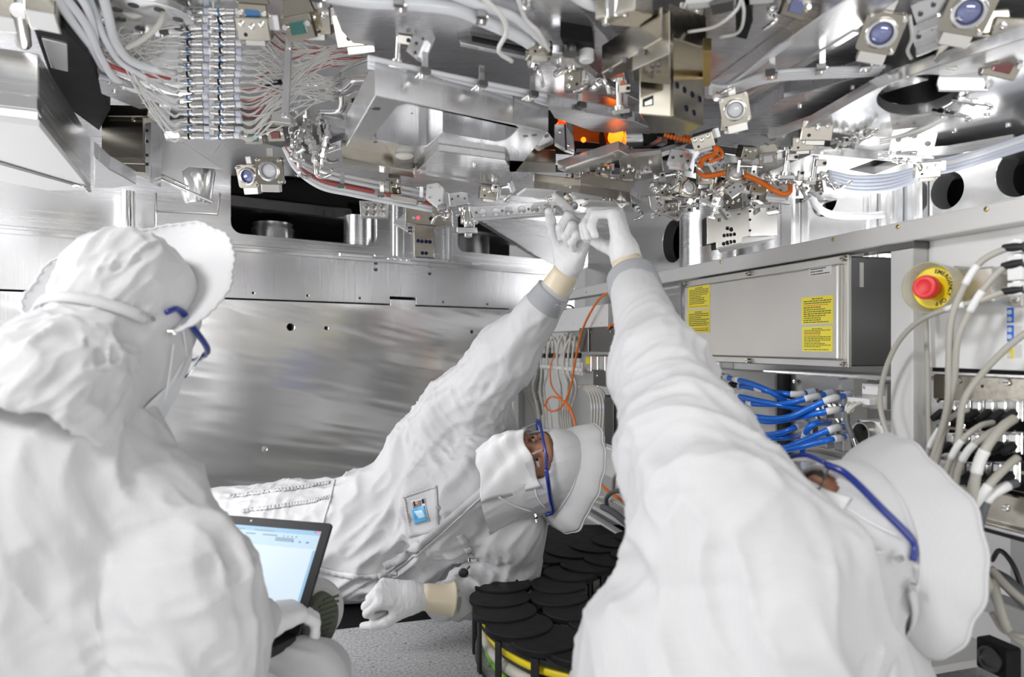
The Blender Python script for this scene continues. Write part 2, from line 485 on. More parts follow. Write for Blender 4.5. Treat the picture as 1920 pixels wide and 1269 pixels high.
def floor_mat():
    m, t, b = nt('speckled_vinyl'); l = t.links.new
    tc = N(t, 'ShaderNodeTexCoord')
    v = N(t, 'ShaderNodeTexNoise', Scale=160.0, Detail=3.0); l(tc.outputs['Object'], v.inputs['Vector'])
    r = N(t, 'ShaderNodeValToRGB'); r.color_ramp.elements[0].position = .32; r.color_ramp.elements[0].color = (.40, .40, .41, 1)
    r.color_ramp.elements[1].position = .62; r.color_ramp.elements[1].color = (.74, .74, .75, 1); l(v.outputs[0], r.inputs[0])
    s = N(t, 'ShaderNodeTexVoronoi', Scale=42.0); s.inputs['Randomness'].default_value = 1.0
    mp = N(t, 'ShaderNodeMapping'); mp.inputs['Scale'].default_value = (1, 1.6, 1); l(tc.outputs['Object'], mp.inputs['Vector']); l(mp.outputs[0], s.inputs['Vector'])
    r2 = N(t, 'ShaderNodeValToRGB'); r2.color_ramp.elements[0].position = .10; r2.color_ramp.elements[0].color = (1, 1, 1, 1); r2.color_ramp.elements[1].position = .18; r2.color_ramp.elements[1].color = (0, 0, 0, 1); l(s.outputs['Distance'], r2.inputs[0])
    n2 = N(t, 'ShaderNodeTexNoise', Scale=25.0); l(tc.outputs['Object'], n2.inputs['Vector'])
    g = N(t, 'ShaderNodeMath', operation='GREATER_THAN'); l(n2.outputs[0], g.inputs[0]); g.inputs[1].default_value = .50
    mu = N(t, 'ShaderNodeMath', operation='MULTIPLY'); l(r2.outputs[0], mu.inputs[0]); l(g.outputs[0], mu.inputs[1])
    mx = N(t, 'ShaderNodeMix', data_type='RGBA'); l(mu.outputs[0], mx.inputs['Factor']); l(r.outputs[0], mx.inputs['A']); mx.inputs['B'].default_value = (.10, .10, .10, 1)
    l(mx.outputs['Result'], b.inputs['Base Color']); b.inputs['Roughness'].default_value = .35
    return m
M_FLOOR = floor_mat()

def panel_mat():
    m, t, b = nt('vessel_panel'); l = t.links.new
    b.inputs['Base Color'].default_value = (.88, .875, .87, 1); b.inputs['Metallic'].default_value = .74; b.inputs['Roughness'].default_value = .17
    tc = N(t, 'ShaderNodeTexCoord')
    r1 = N(t, 'ShaderNodeMapping'); r1.inputs['Rotation'].default_value = (0, 0, math.radians(-36.3)); l(tc.outputs['Object'], r1.inputs['Vector'])
    ribs = N(t, 'ShaderNodeMapping'); ribs.inputs['Scale'].default_value = (460, 1, 1.0); l(r1.outputs[0], ribs.inputs['Vector'])
    n1 = N(t, 'ShaderNodeTexNoise', Scale=1.0, Detail=2.0); l(ribs.outputs[0], n1.inputs['Vector'])
    r2 = N(t, 'ShaderNodeMapping'); r2.inputs['Rotation'].default_value = (0, math.radians(-12), 0); l(r1.outputs[0], r2.inputs['Vector'])
    sw = N(t, 'ShaderNodeMapping'); sw.inputs['Scale'].default_value = (0.7, 1, 5.0); l(r2.outputs[0], sw.inputs['Vector'])
    n2 = N(t, 'ShaderNodeTexNoise', Scale=1.0, Detail=3.0, Roughness=.55); l(sw.outputs[0], n2.inputs['Vector'])
    b1 = N(t, 'ShaderNodeBump', Strength=.06, Distance=.001); l(n1.outputs[0], b1.inputs['Height'])
    b2 = N(t, 'ShaderNodeBump', Strength=.34, Distance=.03); l(n2.outputs[0], b2.inputs['Height']); l(b1.outputs[0], b2.inputs['Normal'])
    l(b2.outputs[0], b.inputs['Normal'])
    return m
M_PANEL = panel_mat()
# ------------------------------------------------------------------ setting
fl = MB().prism([(-2.4, -0.6, -.04), (2.2, -0.6, -.04), (2.2, 3.4, -.04), (-2.4, 3.4, -.04)], (0, 0, .04)).build('floor', M_FLOOR)
tag(fl, kind='structure')
HB = 0.68
ce = MB().prism([(-2.3, .50, CH + HB), (1.9, .50, CH + HB), (1.9, 3.5, CH + HB), (-2.3, 3.5, CH + HB)], (0, 0, .05)).build('ceiling', M_SATIN)
tag(ce, kind='structure')

# left vessel wall
s0, s1 = -1.8, 1.12
zg = 0.841
n0 = lsz(731, 552)[0]; n1 = lsz(780, 552)[0]
SL = .735
lower = [(s0, 0.0), (SL, 0.0), (SL, zg - .003), (n1 - .003, zg - .003), (n1 - .003, zg + .022), (n0 + .003, zg + .022), (n0 + .003, zg - .003), (s0, zg - .003)]
holes = []
for px, py, r in ((545, 613, .0145), (612, 615, .008), (885, 622, .008), (496, 841, .010), (300, 870, .01)):
    a, b = lsz(px, py); holes.append(circ(a, b, r, 18))
# LM: local z = x cross y
_m = LM(0.0); LSGN = 1 if (_m.to_3x3() @ V(0, 0, 1)).dot(LW_N) > 0 else -1
def LMB(off):           # plate whose room face is at `off` in front of the wall plane, body behind
    return LM(off)
T = 0.03
def lslab(name, outer, holes, off, th, mat, parent, bevel=0.001):
    return slab(name, LM(off - th) if LSGN > 0 else LM(off), outer, holes, th, mat, parent, bevel)
wl = lslab('wall_left', lower, holes, 0.0, T, M_PANEL, None, .0012); tag(wl, kind='structure')
band = [(s0, zg + .003), (n0, zg + .003), (n0, zg + .034), (n1, zg + .034), (n1, zg + .003), (s1, zg + .003), (s1, 1.011), (s0, 1.011)]
holes = []
for px, py, r in ((475, 549, .0048), (577, 554, .0048), (675, 559, .0048), (831, 566, .0048), (914, 570, .0048), (705, 505, .009), (705, 492, .009), (806, 512, .009), (806, 499, .009)):
    a, b = lsz(px, py); holes.append(circ(a, b, r, 14))
lslab('upper_band', band, holes, 0.0, T, M_ALUX, wl)
# black behind the joints and bores
lslab('recess_backing', [(s0, .3), (SL, .3), (SL, .95), (s0, .95)], [], -T - .02, .01, M_VOID, wl, 0)
# ledge that runs along the top of the band
lg = MB()
def lpt(s, z, off): return LW_O + LW_D * s + LW_N * off + V(0, 0, z)
def lbox(mb, a, b, z0, z1, o0, o1):
    return mb.hexa([lpt(a, z0, o0), lpt(b, z0, o0), lpt(b, z1, o0), lpt(a, z1, o0)], [lpt(a, z0, o1), lpt(b, z0, o1), lpt(b, z1, o1), lpt(a, z1, o1)])
lbox(MB(), s0, s1, 1.011, 1.026, -.06, .012).build('ledge', M_BRIGHT, wl, bevel=.002)
lbox(MB(), s0, s1, 1.026, 1.0385, -.06, -.008).build('ledge_step', M_ALU, wl, bevel=.002)
a0, a1 = lsz(628, 487)[0], lsz(690, 487)[0]
lbox(MB(), a0, a1, 1.017, 1.033, -.02, .045).build('ledge_pad', M_BRIGHT, wl, bevel=.003)
a2, a3 = lsz(700, 490)[0], lsz(880, 500)[0]
q = MB(); pl = [lpt(a1 + .01, 1.026, -.02), lpt(a1 + .01, 1.026, .040), lpt(a3 - .02, 1.026, .052), lpt(a3 + .04, 1.026, .03), lpt(a3 + .04, 1.026, -.02)]
q.prism(pl, (0, 0, .012)).build('ledge_flange', M_ALUX, wl, bevel=.002)
for k in range(4):
    c = lpt(a2 + .06 + k * .028, 1.0235, .02)
    MB().cyl(c, c + V(0, 0, .004), .011, seg=16).build('flange_bore', M_CHROME, wl, smooth=40)
# upper vessel wall with the two big windows
o1 = [lsz(433, 340, -.05), lsz(706, 350, -.05), lsz(706, 458, -.05), lsz(433, 440, -.05)]
o2 = [lsz(858, 400, -.05), lsz(1125, 420, -.05), lsz(1125, 495, -.05), lsz(858, 473, -.05)]
zb1 = .5 * (o1[2][1] + o1[3][1]); zb2 = .5 * (o2[2][1] + o2[3][1])
w1 = rrect(o1[3][0], zb1, o1[1][0], 1.33, .04); w2 = rrect(o2[3][0], zb2, o2[1][0], zb2 + .19, .035)
lslab('vessel_plate', [(s0, 1.026), (s1, 1.026), (s1, 1.36), (s0, 1.36)], [w1, w2], -.05, .035, M_ALU, wl, .001)
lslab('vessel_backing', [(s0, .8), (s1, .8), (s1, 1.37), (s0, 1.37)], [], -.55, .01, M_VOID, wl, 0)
# what stands inside the windows: machined drum, ring, dark beam
c = L(512, 430, -.30); c.z = .95
MB().lathe(c, (0, 0, 1), [(0, .085), (.20, .085), (.21, .08), (.225, .08)], 40).build('window_drum', M_ALU, wl, smooth=40)
a = o1[0][0]; b = o1[1][0]
lbox(MB(), a - .05, b - .06, 1.20, 1.25, -.36, -.16).build('window_beam', M_DSTEEL, wl, bevel=.006)
lbox(MB(), a - .05, b - .06, 1.255, 1.35, -.34, -.20).build('window_beam', M_BLACKM, wl, bevel=.006)
c = L(672, 420, -.12); c.z = 1.01
MB().lathe(c, (0, 0, 1), [(0, .06), (.20, .06)], 32).build('window_pillar', M_ALU, wl, smooth=40)
c = lpt(o2[3][0] + .15, .95, -.30)
MB().lathe(c, (0, 0, 1), [(0, .16), (.25, .16)], 36).build('window_drum', M_DSTEEL, wl, smooth=40)
lbox(MB(), o2[3][0], o2[1][0], 1.19, 1.21, -.30, -.10).build('window_beam', M_DSTEEL, wl, bevel=.004)
# ribs and column on the vessel plate between the windows
for px, w_, mat in ((745, .018, M_ALU), (792, .040, M_ALU), (838, .014, M_ALUX)):
    s_ = lsz(px, 440, -.05)[0]
    lbox(MB(), s_ - w_, s_ + w_, 1.0385, 1.355, -.05, -.018).build('vessel_rib', mat, wl, bevel=.006, seg=2)
# pieces on the left end: column, tubes, ledge sweep
for px, r in ((240, .020), (316, .022)):
    c = L(px, 420, .02); c.z = 1.0385 if px < 300 else 1.026
    MB().lathe(c, (0, 0, 1), [(0, r), (.14 if px < 300 else .045, r)], 24).build('vessel_post', M_CHROME, wl, smooth=40)
# dark threshold strip along the foot of the wall
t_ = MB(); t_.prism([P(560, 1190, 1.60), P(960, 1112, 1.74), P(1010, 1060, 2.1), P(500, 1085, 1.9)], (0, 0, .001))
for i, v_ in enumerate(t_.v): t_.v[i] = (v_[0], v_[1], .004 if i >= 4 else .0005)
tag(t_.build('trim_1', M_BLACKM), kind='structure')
t_ = lbox(MB(), s0, SL, 0, .07, 0.0, .015).build('baseboard_left', M_BLACKM, None, bevel=.002); tag(t_, kind='structure')

# vessel wall seen over the cabinet
wr = MB()
def rpt(s, z, off): return RW_O + RW_D * s + RW_N * off + V(0, 0, z)
def rbox(mb, a, b, z0, z1, o0, o1):
    return mb.hexa([rpt(a, z0, o0), rpt(b, z0, o0), rpt(b, z1, o0), rpt(a, z1, o0)], [rpt(a, z0, o1), rpt(b, z0, o1), rpt(b, z1, o1), rpt(a, z1, o1)])
_m = RM(0.0); RSGN = 1 if (_m.to_3x3() @ V(0, 0, 1)).dot(RW_N) > 0 else -1
def rslab(name, outer, holes, off, th, mat, parent, bevel=0.001):
    return slab(name, RM(off - th) if RSGN > 0 else RM(off), outer, holes, th, mat, parent, bevel)
OB = -.34
ho = []
for px, py, r in ((1775, 357, .042), (1911, 322, .050), (1262, 452, .085), (1545, 372, .05)):
    p = onplane(px, py, RW_O, RW_N, OB); ho.append(circ((p - RW_O).dot(RW_D), p.z, r, 32))
wr = rslab('wall_right', [(-.6, .5), (2.4, .5), (2.4, 1.095), (1.0, 1.095), (1.0, 1.36), (-.6, 1.36)], ho, OB, .05, M_BRIGHT, None, .001); tag(wr, kind='structure')
rslab('bore_backing', [(-.6, .5), (2.4, .5), (2.4, 1.36), (-.6, 1.36)], [], OB - .12, .01, M_VOID, wr, 0)
for px, wd in ((1490, .030), (1640, .012), (1690, .010), (1735, .012)):
    p = onplane(px, 400, RW_O, RW_N, OB); s_ = (p - RW_O).dot(RW_D)
    rbox(MB(), s_ - wd, s_ + wd, .6, 1.27, OB, OB + .03).build('vessel_rib', M_BRIGHT, wr, bevel=.008, seg=2)
p = onplane(1330, 430, RW_O, RW_N, OB + .07)
MB().lathe((p.x, p.y, .6), (0, 0, 1), [(0, .10), (.6, .10)], 40).build('vessel_column', M_ALU, wr, smooth=40)

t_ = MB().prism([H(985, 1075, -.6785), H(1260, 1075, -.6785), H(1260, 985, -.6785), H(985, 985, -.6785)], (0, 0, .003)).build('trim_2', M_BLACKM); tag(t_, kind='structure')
# ------------------------------------------------------------------ people
def body_mesh(name, fld, res, mat, parent, folds_fn=None, pad=.02, smooth=2, lo=None, hi=None):
    a, b = fld.bounds(pad)
    if lo is not None: a = np.maximum(a, np.array(lo))
    if hi is not None: b = np.minimum(b, np.array(hi))
    v, q = surf(fld.ev, a, b, res, smooth)
    if folds_fn is not None:
        n = outward(v, q); v = folds_fn(v, n)
    return obj(name, v, q, mat, parent, smooth=True)

def merge(o, d=1e-5):
    bm = bmesh.new(); bm.from_mesh(o.data); bmesh.ops.remove_doubles(bm, verts=bm.verts, dist=d)
    bmesh.ops.recalc_face_normals(bm, faces=bm.faces); bm.to_mesh(o.data); bm.free()
    o.data.polygons.foreach_set('use_smooth', [True] * len(o.data.polygons))
# --- head prototype in its own frame: +y the face looks, +z crown, +x the person's right
_HV = {}
def head_parts():
    if _HV: return _HV
    f = Field()
    f.ell((0, -.008, .030), (.074, .096, .086), k=.02).ell((0, .032, -.055), (.054, .060, .060), k=.04)
    f.cap((0, -.02, -.05), (0, -.04, -.13), .050, .050, .02)
    f.cap((-.030, .083, .022), (.030, .083, .022), .012, .012, .02)              # brow
    f.cap((0, .090, .008), (0, .112, -.030), .008, .012, .012).cap((-.010, .098, -.033), (.010, .098, -.033), .009, .009, .01)
    f.ell((-.040, .070, -.022), (.022, .020, .018), k=.02).ell((.040, .070, -.022), (.022, .020, .018), k=.02)
    f.ell((0, .088, -.066), (.022, .010, .006), k=.008).ell((0, .086, -.077), (.020, .010, .006), k=.008).ell((0, .078, -.100), (.022, .018, .016), k=.02)
    for s in (-1, 1):
        f.cut((s * .032, .094, .003), (.017, .014, .010), k=.008)
        f.ell((s * .077, -.008, -.008), (.010, .024, .032), k=.01)
    _HV['skin'] = surf(f.ev, *f.bounds(.01), .003, 1)
    def skull(X, Y, Z, e):
        g = Field(); g.ell((0, -.010, .030), (.080 + e, .102 + e, .090 + e), k=.03).ell((0, .025, -.060), (.062 + e, .068 + e, .062 + e), k=.06)
        g.cap((0, -.025, -.06), (0, -.045, -.15), .062 + e, .072 + e, .04)
        g.cap((0, -.045, -.15), (0, -.05, -.20), .074 + e, .088 + e, .05)
        return g.ev(X, Y, Z)
    def hood(X, Y, Z):
        d = skull(X, Y, Z, .010); i = skull(X, Y, Z, .0035)
        k = np.sqrt(((X) / .066) ** 2 + ((Z - .000) / .044) ** 2)
        op = np.maximum((k - 1) * .044, .02 - Y)
        d = np.maximum(np.maximum(d, -i), -op)
        return np.maximum(d, -.225 - Z)
    _HV['hood'] = surf(hood, (-.16, -.20, -.235), (.16, .12, .15), .0032, 2)
    rows = []; nv, nu = 40, 44
    for jj in range(nv + 1):
        t = jj / nv; row = []
        for ii in range(nu + 1):
            u = -1 + 2 * ii / nu
            z = -.012 - .118 * t + .012 * u * u * (1 - 2 * t)
            full = math.sin(math.pi * (.12 + .80 * t)) ** .7
            y = .048 + (.062 + .034 * full) * (1 - abs(u) ** 2.1) + .018 * math.exp(-(u / .28) ** 2) * (1 - .6 * t)
            y -= .020 * t * t
            pl = abs(((t * 3.4 + .06 * math.sin(u * 5)) % 1.0) - .5) - .25
            cr = abs(((u * 2.6 + t * 1.7) % 1.0) - .5) - .25
            y += .010 * pl * (1 - u * u) + .014 * cr * (t * (1 - abs(u)))
            y += .004 * math.sin(u * 11 + t * 7)
            row.append((u * (.080 - .012 * t), y, z + .004 * math.sin(u * 9)))
        rows.append(row)
    mk = MB()
    for a_, b_ in zip(rows[:-1], rows[1:]): mk.strip(a_, b_)
    _HV['mask'] = (mk.v, mk.f)
    v, q = _HV['hood']; n = outward(v, q)
    m = np.clip((-.02 - v[:, 1]) / .06, 0.15, 1)
    v = folds(v, n, (.15, .2, 1), 8, 34, .009, 5, m, .8, 1.5)
    _HV['hood'] = (v, q)
    return _HV

def xf(M, v): 
    A = np.array(M); return v @ A[:3, :3].T + A[:3, 3]

def make_head(person, M, skin, seed=0, mask=True, brim=(40, .036, .060), goggles=True, skirt=-.3):
    hp = head_parts()
    def put(name, mb_or_vq, mat, smooth=True, parent=person):
        v, q = mb_or_vq
        return obj(name, xf(M, np.asarray(v, dtype=float)), q, mat, parent, smooth)
    put('head', hp['skin'], skin)
    hv, hq = hp['hood']
    if skirt > -.22: hq = hq[(hv[hq][:, :, 2] > skirt).all(axis=1)]
    hd = put('hood', (hv, hq), M_HOOD)
    if mask:
        mo = put('face_mask', hp['mask'], M_MASK)
        merge(mo)
        sd = mo.modifiers.new('thick', 'SOLIDIFY'); sd.thickness = .002; sd.offset = 0
        for s in (-1, 1):
            for zz in (-.018, -.100):
                lp = MB().tube([(s * .078, .05, zz), (s * .088, .02, zz * .7 - .004), (s * .094, -.01, zz * .4)], .0014, 6, 5)
                put('mask_loop', (lp.v, lp.f), M_MASK, parent=mo)
    # eyes, brows
    for s in (-1, 1):
        e = MB().sphere((s * .032, .078, .003), .0125, 14, 10)
        ey = put('eye', (e.v, e.f), M_WHITE)
        for zc, z0_, z1_ in ((1, .10, .46), (-1, .12, .40)):       # lids
            ld = MB(); rws = []
            for j_ in range(7):
                a_ = math.pi * (.02 + (z1_ - .02) * j_ / 6) if zc > 0 else math.pi * (1 - (.02 + (z1_ - .02) * j_ / 6))
                rws.append([Vector((s * .032 + .0138 * math.sin(a_) * math.cos(b_), .078 + .0138 * math.sin(a_) * math.sin(b_), .003 + .0138 * math.cos(a_))) for b_ in [math.pi * q_ / 14 for q_ in range(-1, 16)]])
            for x_, y_ in zip(rws[:-1], rws[1:]): ld.strip(x_, y_)
            put('eyelid', (ld.v, ld.f), skin)
        i = MB().sphere((s * .032, .0885, .003), (.0052, .0025, .0052), 12, 6)
        put('iris', (i.v, i.f), M_INK, parent=ey)
        b = MB().tube([(s * .014, .094, .019), (s * .032, .096, .025), (s * .050, .086, .020)], .0035, 6, 4)
        put('eyebrow', (b.v, b.f), M_INK)
    # flared brim: a bowl-shaped ring round the crown, open to the back of the head
    tilt, out, lift = brim[:3]; arc = brim[3] if len(brim) > 3 else 180
    T = math.radians(tilt); nn_ = Vector((0, -math.sin(T), math.cos(T))); e2 = Vector((0, math.cos(T), math.sin(T))); e1 = Vector((1, 0, 0))
    cc = Vector((0, -.018, .030)); n = 120; rows = []
    rs = random.Random(seed)
    ph = [rs.uniform(0, 6) for _ in range(4)]
    for j in range(9):
        t = j / 8; row = []
        for i in range(n + 1):
            a = math.radians(arc) * (2 * i / n - 1)
            fal = 1.0 if arc >= 180 else max(0.02, 1 - abs(2 * i / n - 1) ** 10)
            wob = math.sin(a * 3 + ph[0]) * .004 + math.sin(a * 5 + ph[1]) * .0028 + math.sin(a * 9 + ph[2]) * .0016 + math.sin(a * 16 + ph[3] + 3 * t) * .0014
            ruf = math.sin(a * 60) * .0016 * t ** 4
            r1 = .086 + fal * out * math.sin(t * 1.4) + (wob + ruf) * t; r2 = .100 + fal * out * math.sin(t * 1.4) + (wob + ruf) * t
            h = -.010 + lift * t * fal + .5 * wob * t
            row.append(cc + e1 * (math.sin(a) * r1) + e2 * (math.cos(a) * r2) + nn_ * h)
        rows.append(row)
    mb = MB()
    for a_, b_ in zip(rows[:-1], rows[1:]): mb.strip(a_, b_)
    br = put('hood_brim', (mb.v, mb.f), M_HOOD)
    merge(br)
    sd = br.modifiers.new('thick', 'SOLIDIFY'); sd.thickness = .003; sd.offset = 0
    mb = MB().tube(rows[-1], .0026, 6, 0); put('brim_hem', (mb.v, mb.f), M_HOOD, parent=br)
    mb = MB().tube([q_ + (q_ - cc).normalized() * .002 for q_ in rows[1]], .0022, 6, 0); put('brim_seam', (mb.v, mb.f), M_HOOD, parent=br)
    # band and snaps at the nape
    bp = [Vector((math.sin(a) * .0935, -.012 - math.cos(a) * .103, -.030 - .02 * math.cos(a))) for a in [math.radians(x) for x in range(-60, 61, 8)]]
    mb = MB()
    up = [p + Vector((0, 0, .008)) for p in bp]; dn = [p - Vector((0, 0, .008)) for p in bp]; mb.strip(up, dn)
    eb = put('elastic_band', (mb.v, mb.f), M_HOOD); sd = eb.modifiers.new('thick', 'SOLIDIFY'); sd.thickness = .003; sd.offset = 0
    for a in (62, 82):
        for sg in (-1, 1):
            q = math.radians(a * sg); c = Vector((math.sin(q) * .0945, -.012 - math.cos(q) * .104, -.030 - .02 * math.cos(q)))
            nn = Vector((math.sin(q), -math.cos(q), 0)); s_ = MB().cyl(c, c + nn * .007, .0055, .004, 12)
            put('snap', (s_.v, s_.f), M_CHROME, 40)
    if goggles:
        g0 = None
        for s in (-1, 1):
            tp = [(s * .070, .098, .018), (s * .086, .075, .016), (s * .092, .02, .010), (s * .093, -.03, .006), (s * .088, -.045, -.012)]
            mb = MB().tube(tp, lambda t: .0048 if t < .75 else .004, 8, 6)
            put('goggle_arm', (mb.v, mb.f), M_DBLUE)
        mb = MB().tube([(-.070, .098, .020), (-.045, .122, .026), (0, .131, .027), (.045, .122, .026), (.070, .098, .020)], .0032, 8, 6)
        put('goggle_brow', (mb.v, mb.f), M_DBLUE)
        rows = []
        for j in range(8):
            t = j / 7; row = []
            for i in range(25):
                u = -1 + 2 * i / 24; z = .026 - t * (.050 - .016 * math.exp(-(u / .22) ** 2))
                y = .128 - .034 * abs(u) ** 2.4 - .010 * t
                row.append(Vector((u * .071, y, z)))
            rows.append(row)
        mb = MB()
        for a_, b_ in zip(rows[:-1], rows[1:]): mb.strip(a_, b_)
        le = put('goggle_lens', (mb.v, mb.f), M_GLASS)
        merge(le)
        sd = le.modifiers.new('thick', 'SOLIDIFY'); sd.thickness = .0018; sd.offset = 0
    return hd

# --- gloved hand: frame x = towards the thumb side, y = along the fingers, z = out of the back of the hand
def make_hand(person, M, curls, spread=(.14, .04, -.05, -.15), thumb=((.35, .35), .2, .25), mirror=False, cuff=True, cuff_dir=None, name='glove', scale=1.0, wristlen=.055):
    """curls: four tuples of (knuckle, middle, tip) bends in degrees; index first"""
    f = Field(); S = scale
    sx = -1 if mirror else 1
    # palm
    f.cap((.020 * sx * S, 0, 0), (.026 * sx * S, .072 * S, .004), .019 * S, .013 * S, .012)
    f.cap((.004 * sx * S, 0, 0), (.008 * sx * S, .078 * S, .006), .019 * S, .013 * S, .012)
    f.cap((-.010 * sx * S, 0, 0), (-.011 * sx * S, .074 * S, .005), .018 * S, .0125 * S, .012)
    f.cap((-.020 * sx * S, .004, 0), (-.028 * sx * S, .066 * S, .001), .016 * S, .0115 * S, .012)
    f.cap((0, -wristlen, 0), (0, .005, 0), .0275 * S, .024 * S, .02)
    f.cap((.026 * sx * S, .012 * S, -.008), (.036 * sx * S, .036 * S, -.016), .015 * S, .014 * S, .015)
    base = [(.027, .076, .004), (.008, .082, .006), (-.011, .078, .005), (-.028, .069, .001)]
    ln = [(.040, .025, .021), (.045, .029, .022), (.041, .027, .022), (.032, .020, .019)]
    rad = [(.0098, .0092, .0085, .0076), (.010, .0093, .0086, .0077), (.0096, .0090, .0083, .0075), (.0088, .0082, .0076, .0068)]
    for k in range(4):
        p = Vector(base[k]); p.x *= sx; p *= S
        a = 0.0; yaw = spread[k] * sx
        prev = p
        for j in range(3):
            a += math.radians(curls[k][j])
            d = Vector((math.sin(yaw) * math.cos(a), math.cos(yaw) * math.cos(a), -math.sin(a)))
            nx = prev + d * ln[k][j] * S
            f.cap(prev, nx, rad[k][j] * S, rad[k][j + 1] * S, .0035)
            prev = nx
    (sp, dn), b1, b2 = thumb      # sideways angle, palmward angle, bends towards the fingers
    p = Vector((.030 * sx, .020, -.012)) * S
    d = Vector((math.sin(sp) * sx, math.cos(sp), -math.sin(dn))).normalized()
    for L_, r0, r1, bend in ((.040, .0135, .0115, 0), (.032, .0112, .0100, b1), (.027, .0100, .0080, b2)):
        if bend:
            ax = Vector((0, 0, 1)) * (1 if not mirror else -1)
            d = (Matrix.Rotation(bend, 3, ax) @ d)
            d = (d + Vector((0, 0, -.25 * bend))).normalized()
        nx = p + d * L_ * S; f.cap(p, nx, r0 * S, r1 * S, .005); p = nx
    v, q = surf(f.ev, *f.bounds(.006), .0019, 2)
    n = outward(v, q); v = folds(v, n, (1, .1, 0), 30, 110, .0010, 8, None, .5, 1.3)
    g = obj(name, xf(M, v), q, M_GLOVE, person, True)
    if cuff:
        cd = (M.to_3x3().inverted() @ (Vector(cuff_dir) - M.translation)) if cuff_dir is not None else Vector((0, -1, 0))
        cd.normalize(); o = Vector((0, -.018, 0)) * S
        pr = [(0, .0285), (.012, .0296), (.03, .031), (.05, .0335), (.068, .036), (.070, .0385), (.074, .0385), (.075, .035)]
        mb = MB().lathe(o, cd, [(a * S, r * S) for a, r in pr], 28, cap=True)
        vv = np.array(mb.v); nn = vv - np.array(o); 
        vv = vv + .0012 * np.sin(vv[:, 1:2] * 420 + vv[:, 0:1] * 60) * (vv - (np.array(o) + np.outer((nn @ np.array(cd)), np.array(cd)))) / .03
        obj('glove_cuff', xf(M, vv), mb.f, M_CREAM, g, True)
    return g
def hand_frame(wrist, fingers, back):
    """frame with y along the fingers, z as near `back` as possible"""
    y = Vector(fingers).normalized(); z = Vector(back); z = (z - y * z.dot(y)).normalized(); x = y.cross(z)
    m = Matrix((x, y, z)).transposed().to_4x4(); m.translation = wrist; return m
def head_frame(c, face, crown):
    y = Vector(face).normalized(); z = Vector(crown); z = (z - y * z.dot(y)).normalized(); x = y.cross(z)
    m = Matrix((x, y, z)).transposed().to_4x4(); m.translation = c; return m
def cuff_ring(parent, a, b, r0, r1, mat=None):
    a = Vector(a); b = Vector(b); l = (b - a).length
    pr = [(l * t, r0 + (r1 - r0) * t + .0012 * math.sin(t * 40)) for t in [i / 14 for i in range(15)]]
    return MB().lathe(a, b - a, pr, 36).build('knit_cuff', mat or M_KNIT, parent, smooth=True)

# =========================== person 2: lying on the floor, reaching up
p2 = thing('person', 'masked person in white coverall lying on the floor, one finger pointing up', 'person', (-.25, 1.75, 0))
f = Field()
sh = P(868, 775, 1.74); el = P(948, 668, 1.62); wr_ = P(1034, 555, 1.505)
f.chain([(P(800, 850, 1.78), .10), (sh, .092), (el, .066), (wr_, .0395)], .05)
f.ell(P(890, 900, 1.76), (.155, .115, .165), k=.08)
f.ell(P(760, 990, 1.78), (.17, .115, .178), k=.08)
f.ell(P(640, 1015, 1.78), (.17, .115, .158), k=.08)
f.ell(P(520, 1030, 1.80), (.16, .11, .135), k=.08)
f.cap(P(845, 940, 1.69), P(905, 905, 1.63), .125, .094, .05)
f.chain([(P(560, 980, 1.82), .11), (P(430, 985, 1.88), .090), (P(300, 960, 1.95), .075), (P(170, 985, 1.98), .06), (P(60, 1020, 1.98), .05)], .06)
f.chain([(P(540, 1080, 1.74), .085), (P(380, 1085, 1.80), .075), (P(220, 1090, 1.9), .06)], .05)
rs_ = P(955, 985, 1.66)
f.chain([(P(900, 960, 1.72), .10), (rs_, .085), (P(962, 1070, 1.70), .065), (P(905, 1108, 1.64), .056), (P(832, 1126, 1.57), .041)], .03)
f.half((0, 0, .004), (0, 0, -1))
def p2f(v, n):
    low = np.clip((v[:, 2] - .02) / .05, 0, 1)
    m = ball(v, P(760, 980, 1.7), .45) * low
    v = folds(v, n, (.75, -.3, .75), 4.5, 15, .020, 1, m, 1.0, 1.6)
    m = ball(v, sh, .22); v = folds(v, n, (.5, 0, -.6), 7, 26, .011, 2, m, .8)
    m = ball(v, el, .20); v = folds(v, n, (.5, -.45, .75), 6, 28, .009, 3, m, .8)
    m = ball(v, P(905, 1105, 1.64), .14); v = folds(v, n, (.3, 0, 1), 6, 34, .008, 4, m, .8)
    m = ball(v, P(480, 960, 1.78), .2) * low; v = folds(v, n, (.35, -.2, 1), 6, 36, .009, 6, m, .6)
    v[:, 2] = np.maximum(v[:, 2], .003)
    return v
body_mesh('coverall', f, .0055, M_SUIT, p2, p2f)
M2 = head_frame(P(1016, 884, 1.60), (-.22, -.66, .70), (.96, -.05, .22))
make_head(p2, M2, M_SKIN, 1, skirt=-.150)
# pointing hand
w = P(1067, 492, 1.47)
Mh = hand_frame(w, (.030, -.05, .10), (.75, .55, .05))
make_hand(p2, Mh, [(38, 18, 8), (66, 88, 50), (76, 90, 55), (80, 90, 50)], thumb=((.25, .7), .3, .2), mirror=False, cuff_dir=P(1034, 552, 1.505))
cuff_ring(p2, P(1018, 574, 1.515), P(1038, 546, 1.50), .0435, .0395)
w = P(775, 1118, 1.52)
Mh = hand_frame(w, (-.10, -.03, .02), (-.1, -.5, .75))
make_hand(p2, Mh, [(60, 85, 50), (68, 90, 50), (72, 90, 50), (75, 90, 50)], thumb=((.45, .6), .5, .4), mirror=True)
cuff_ring(p2, P(842, 1127, 1.575), P(822, 1124, 1.555), .043, .040)

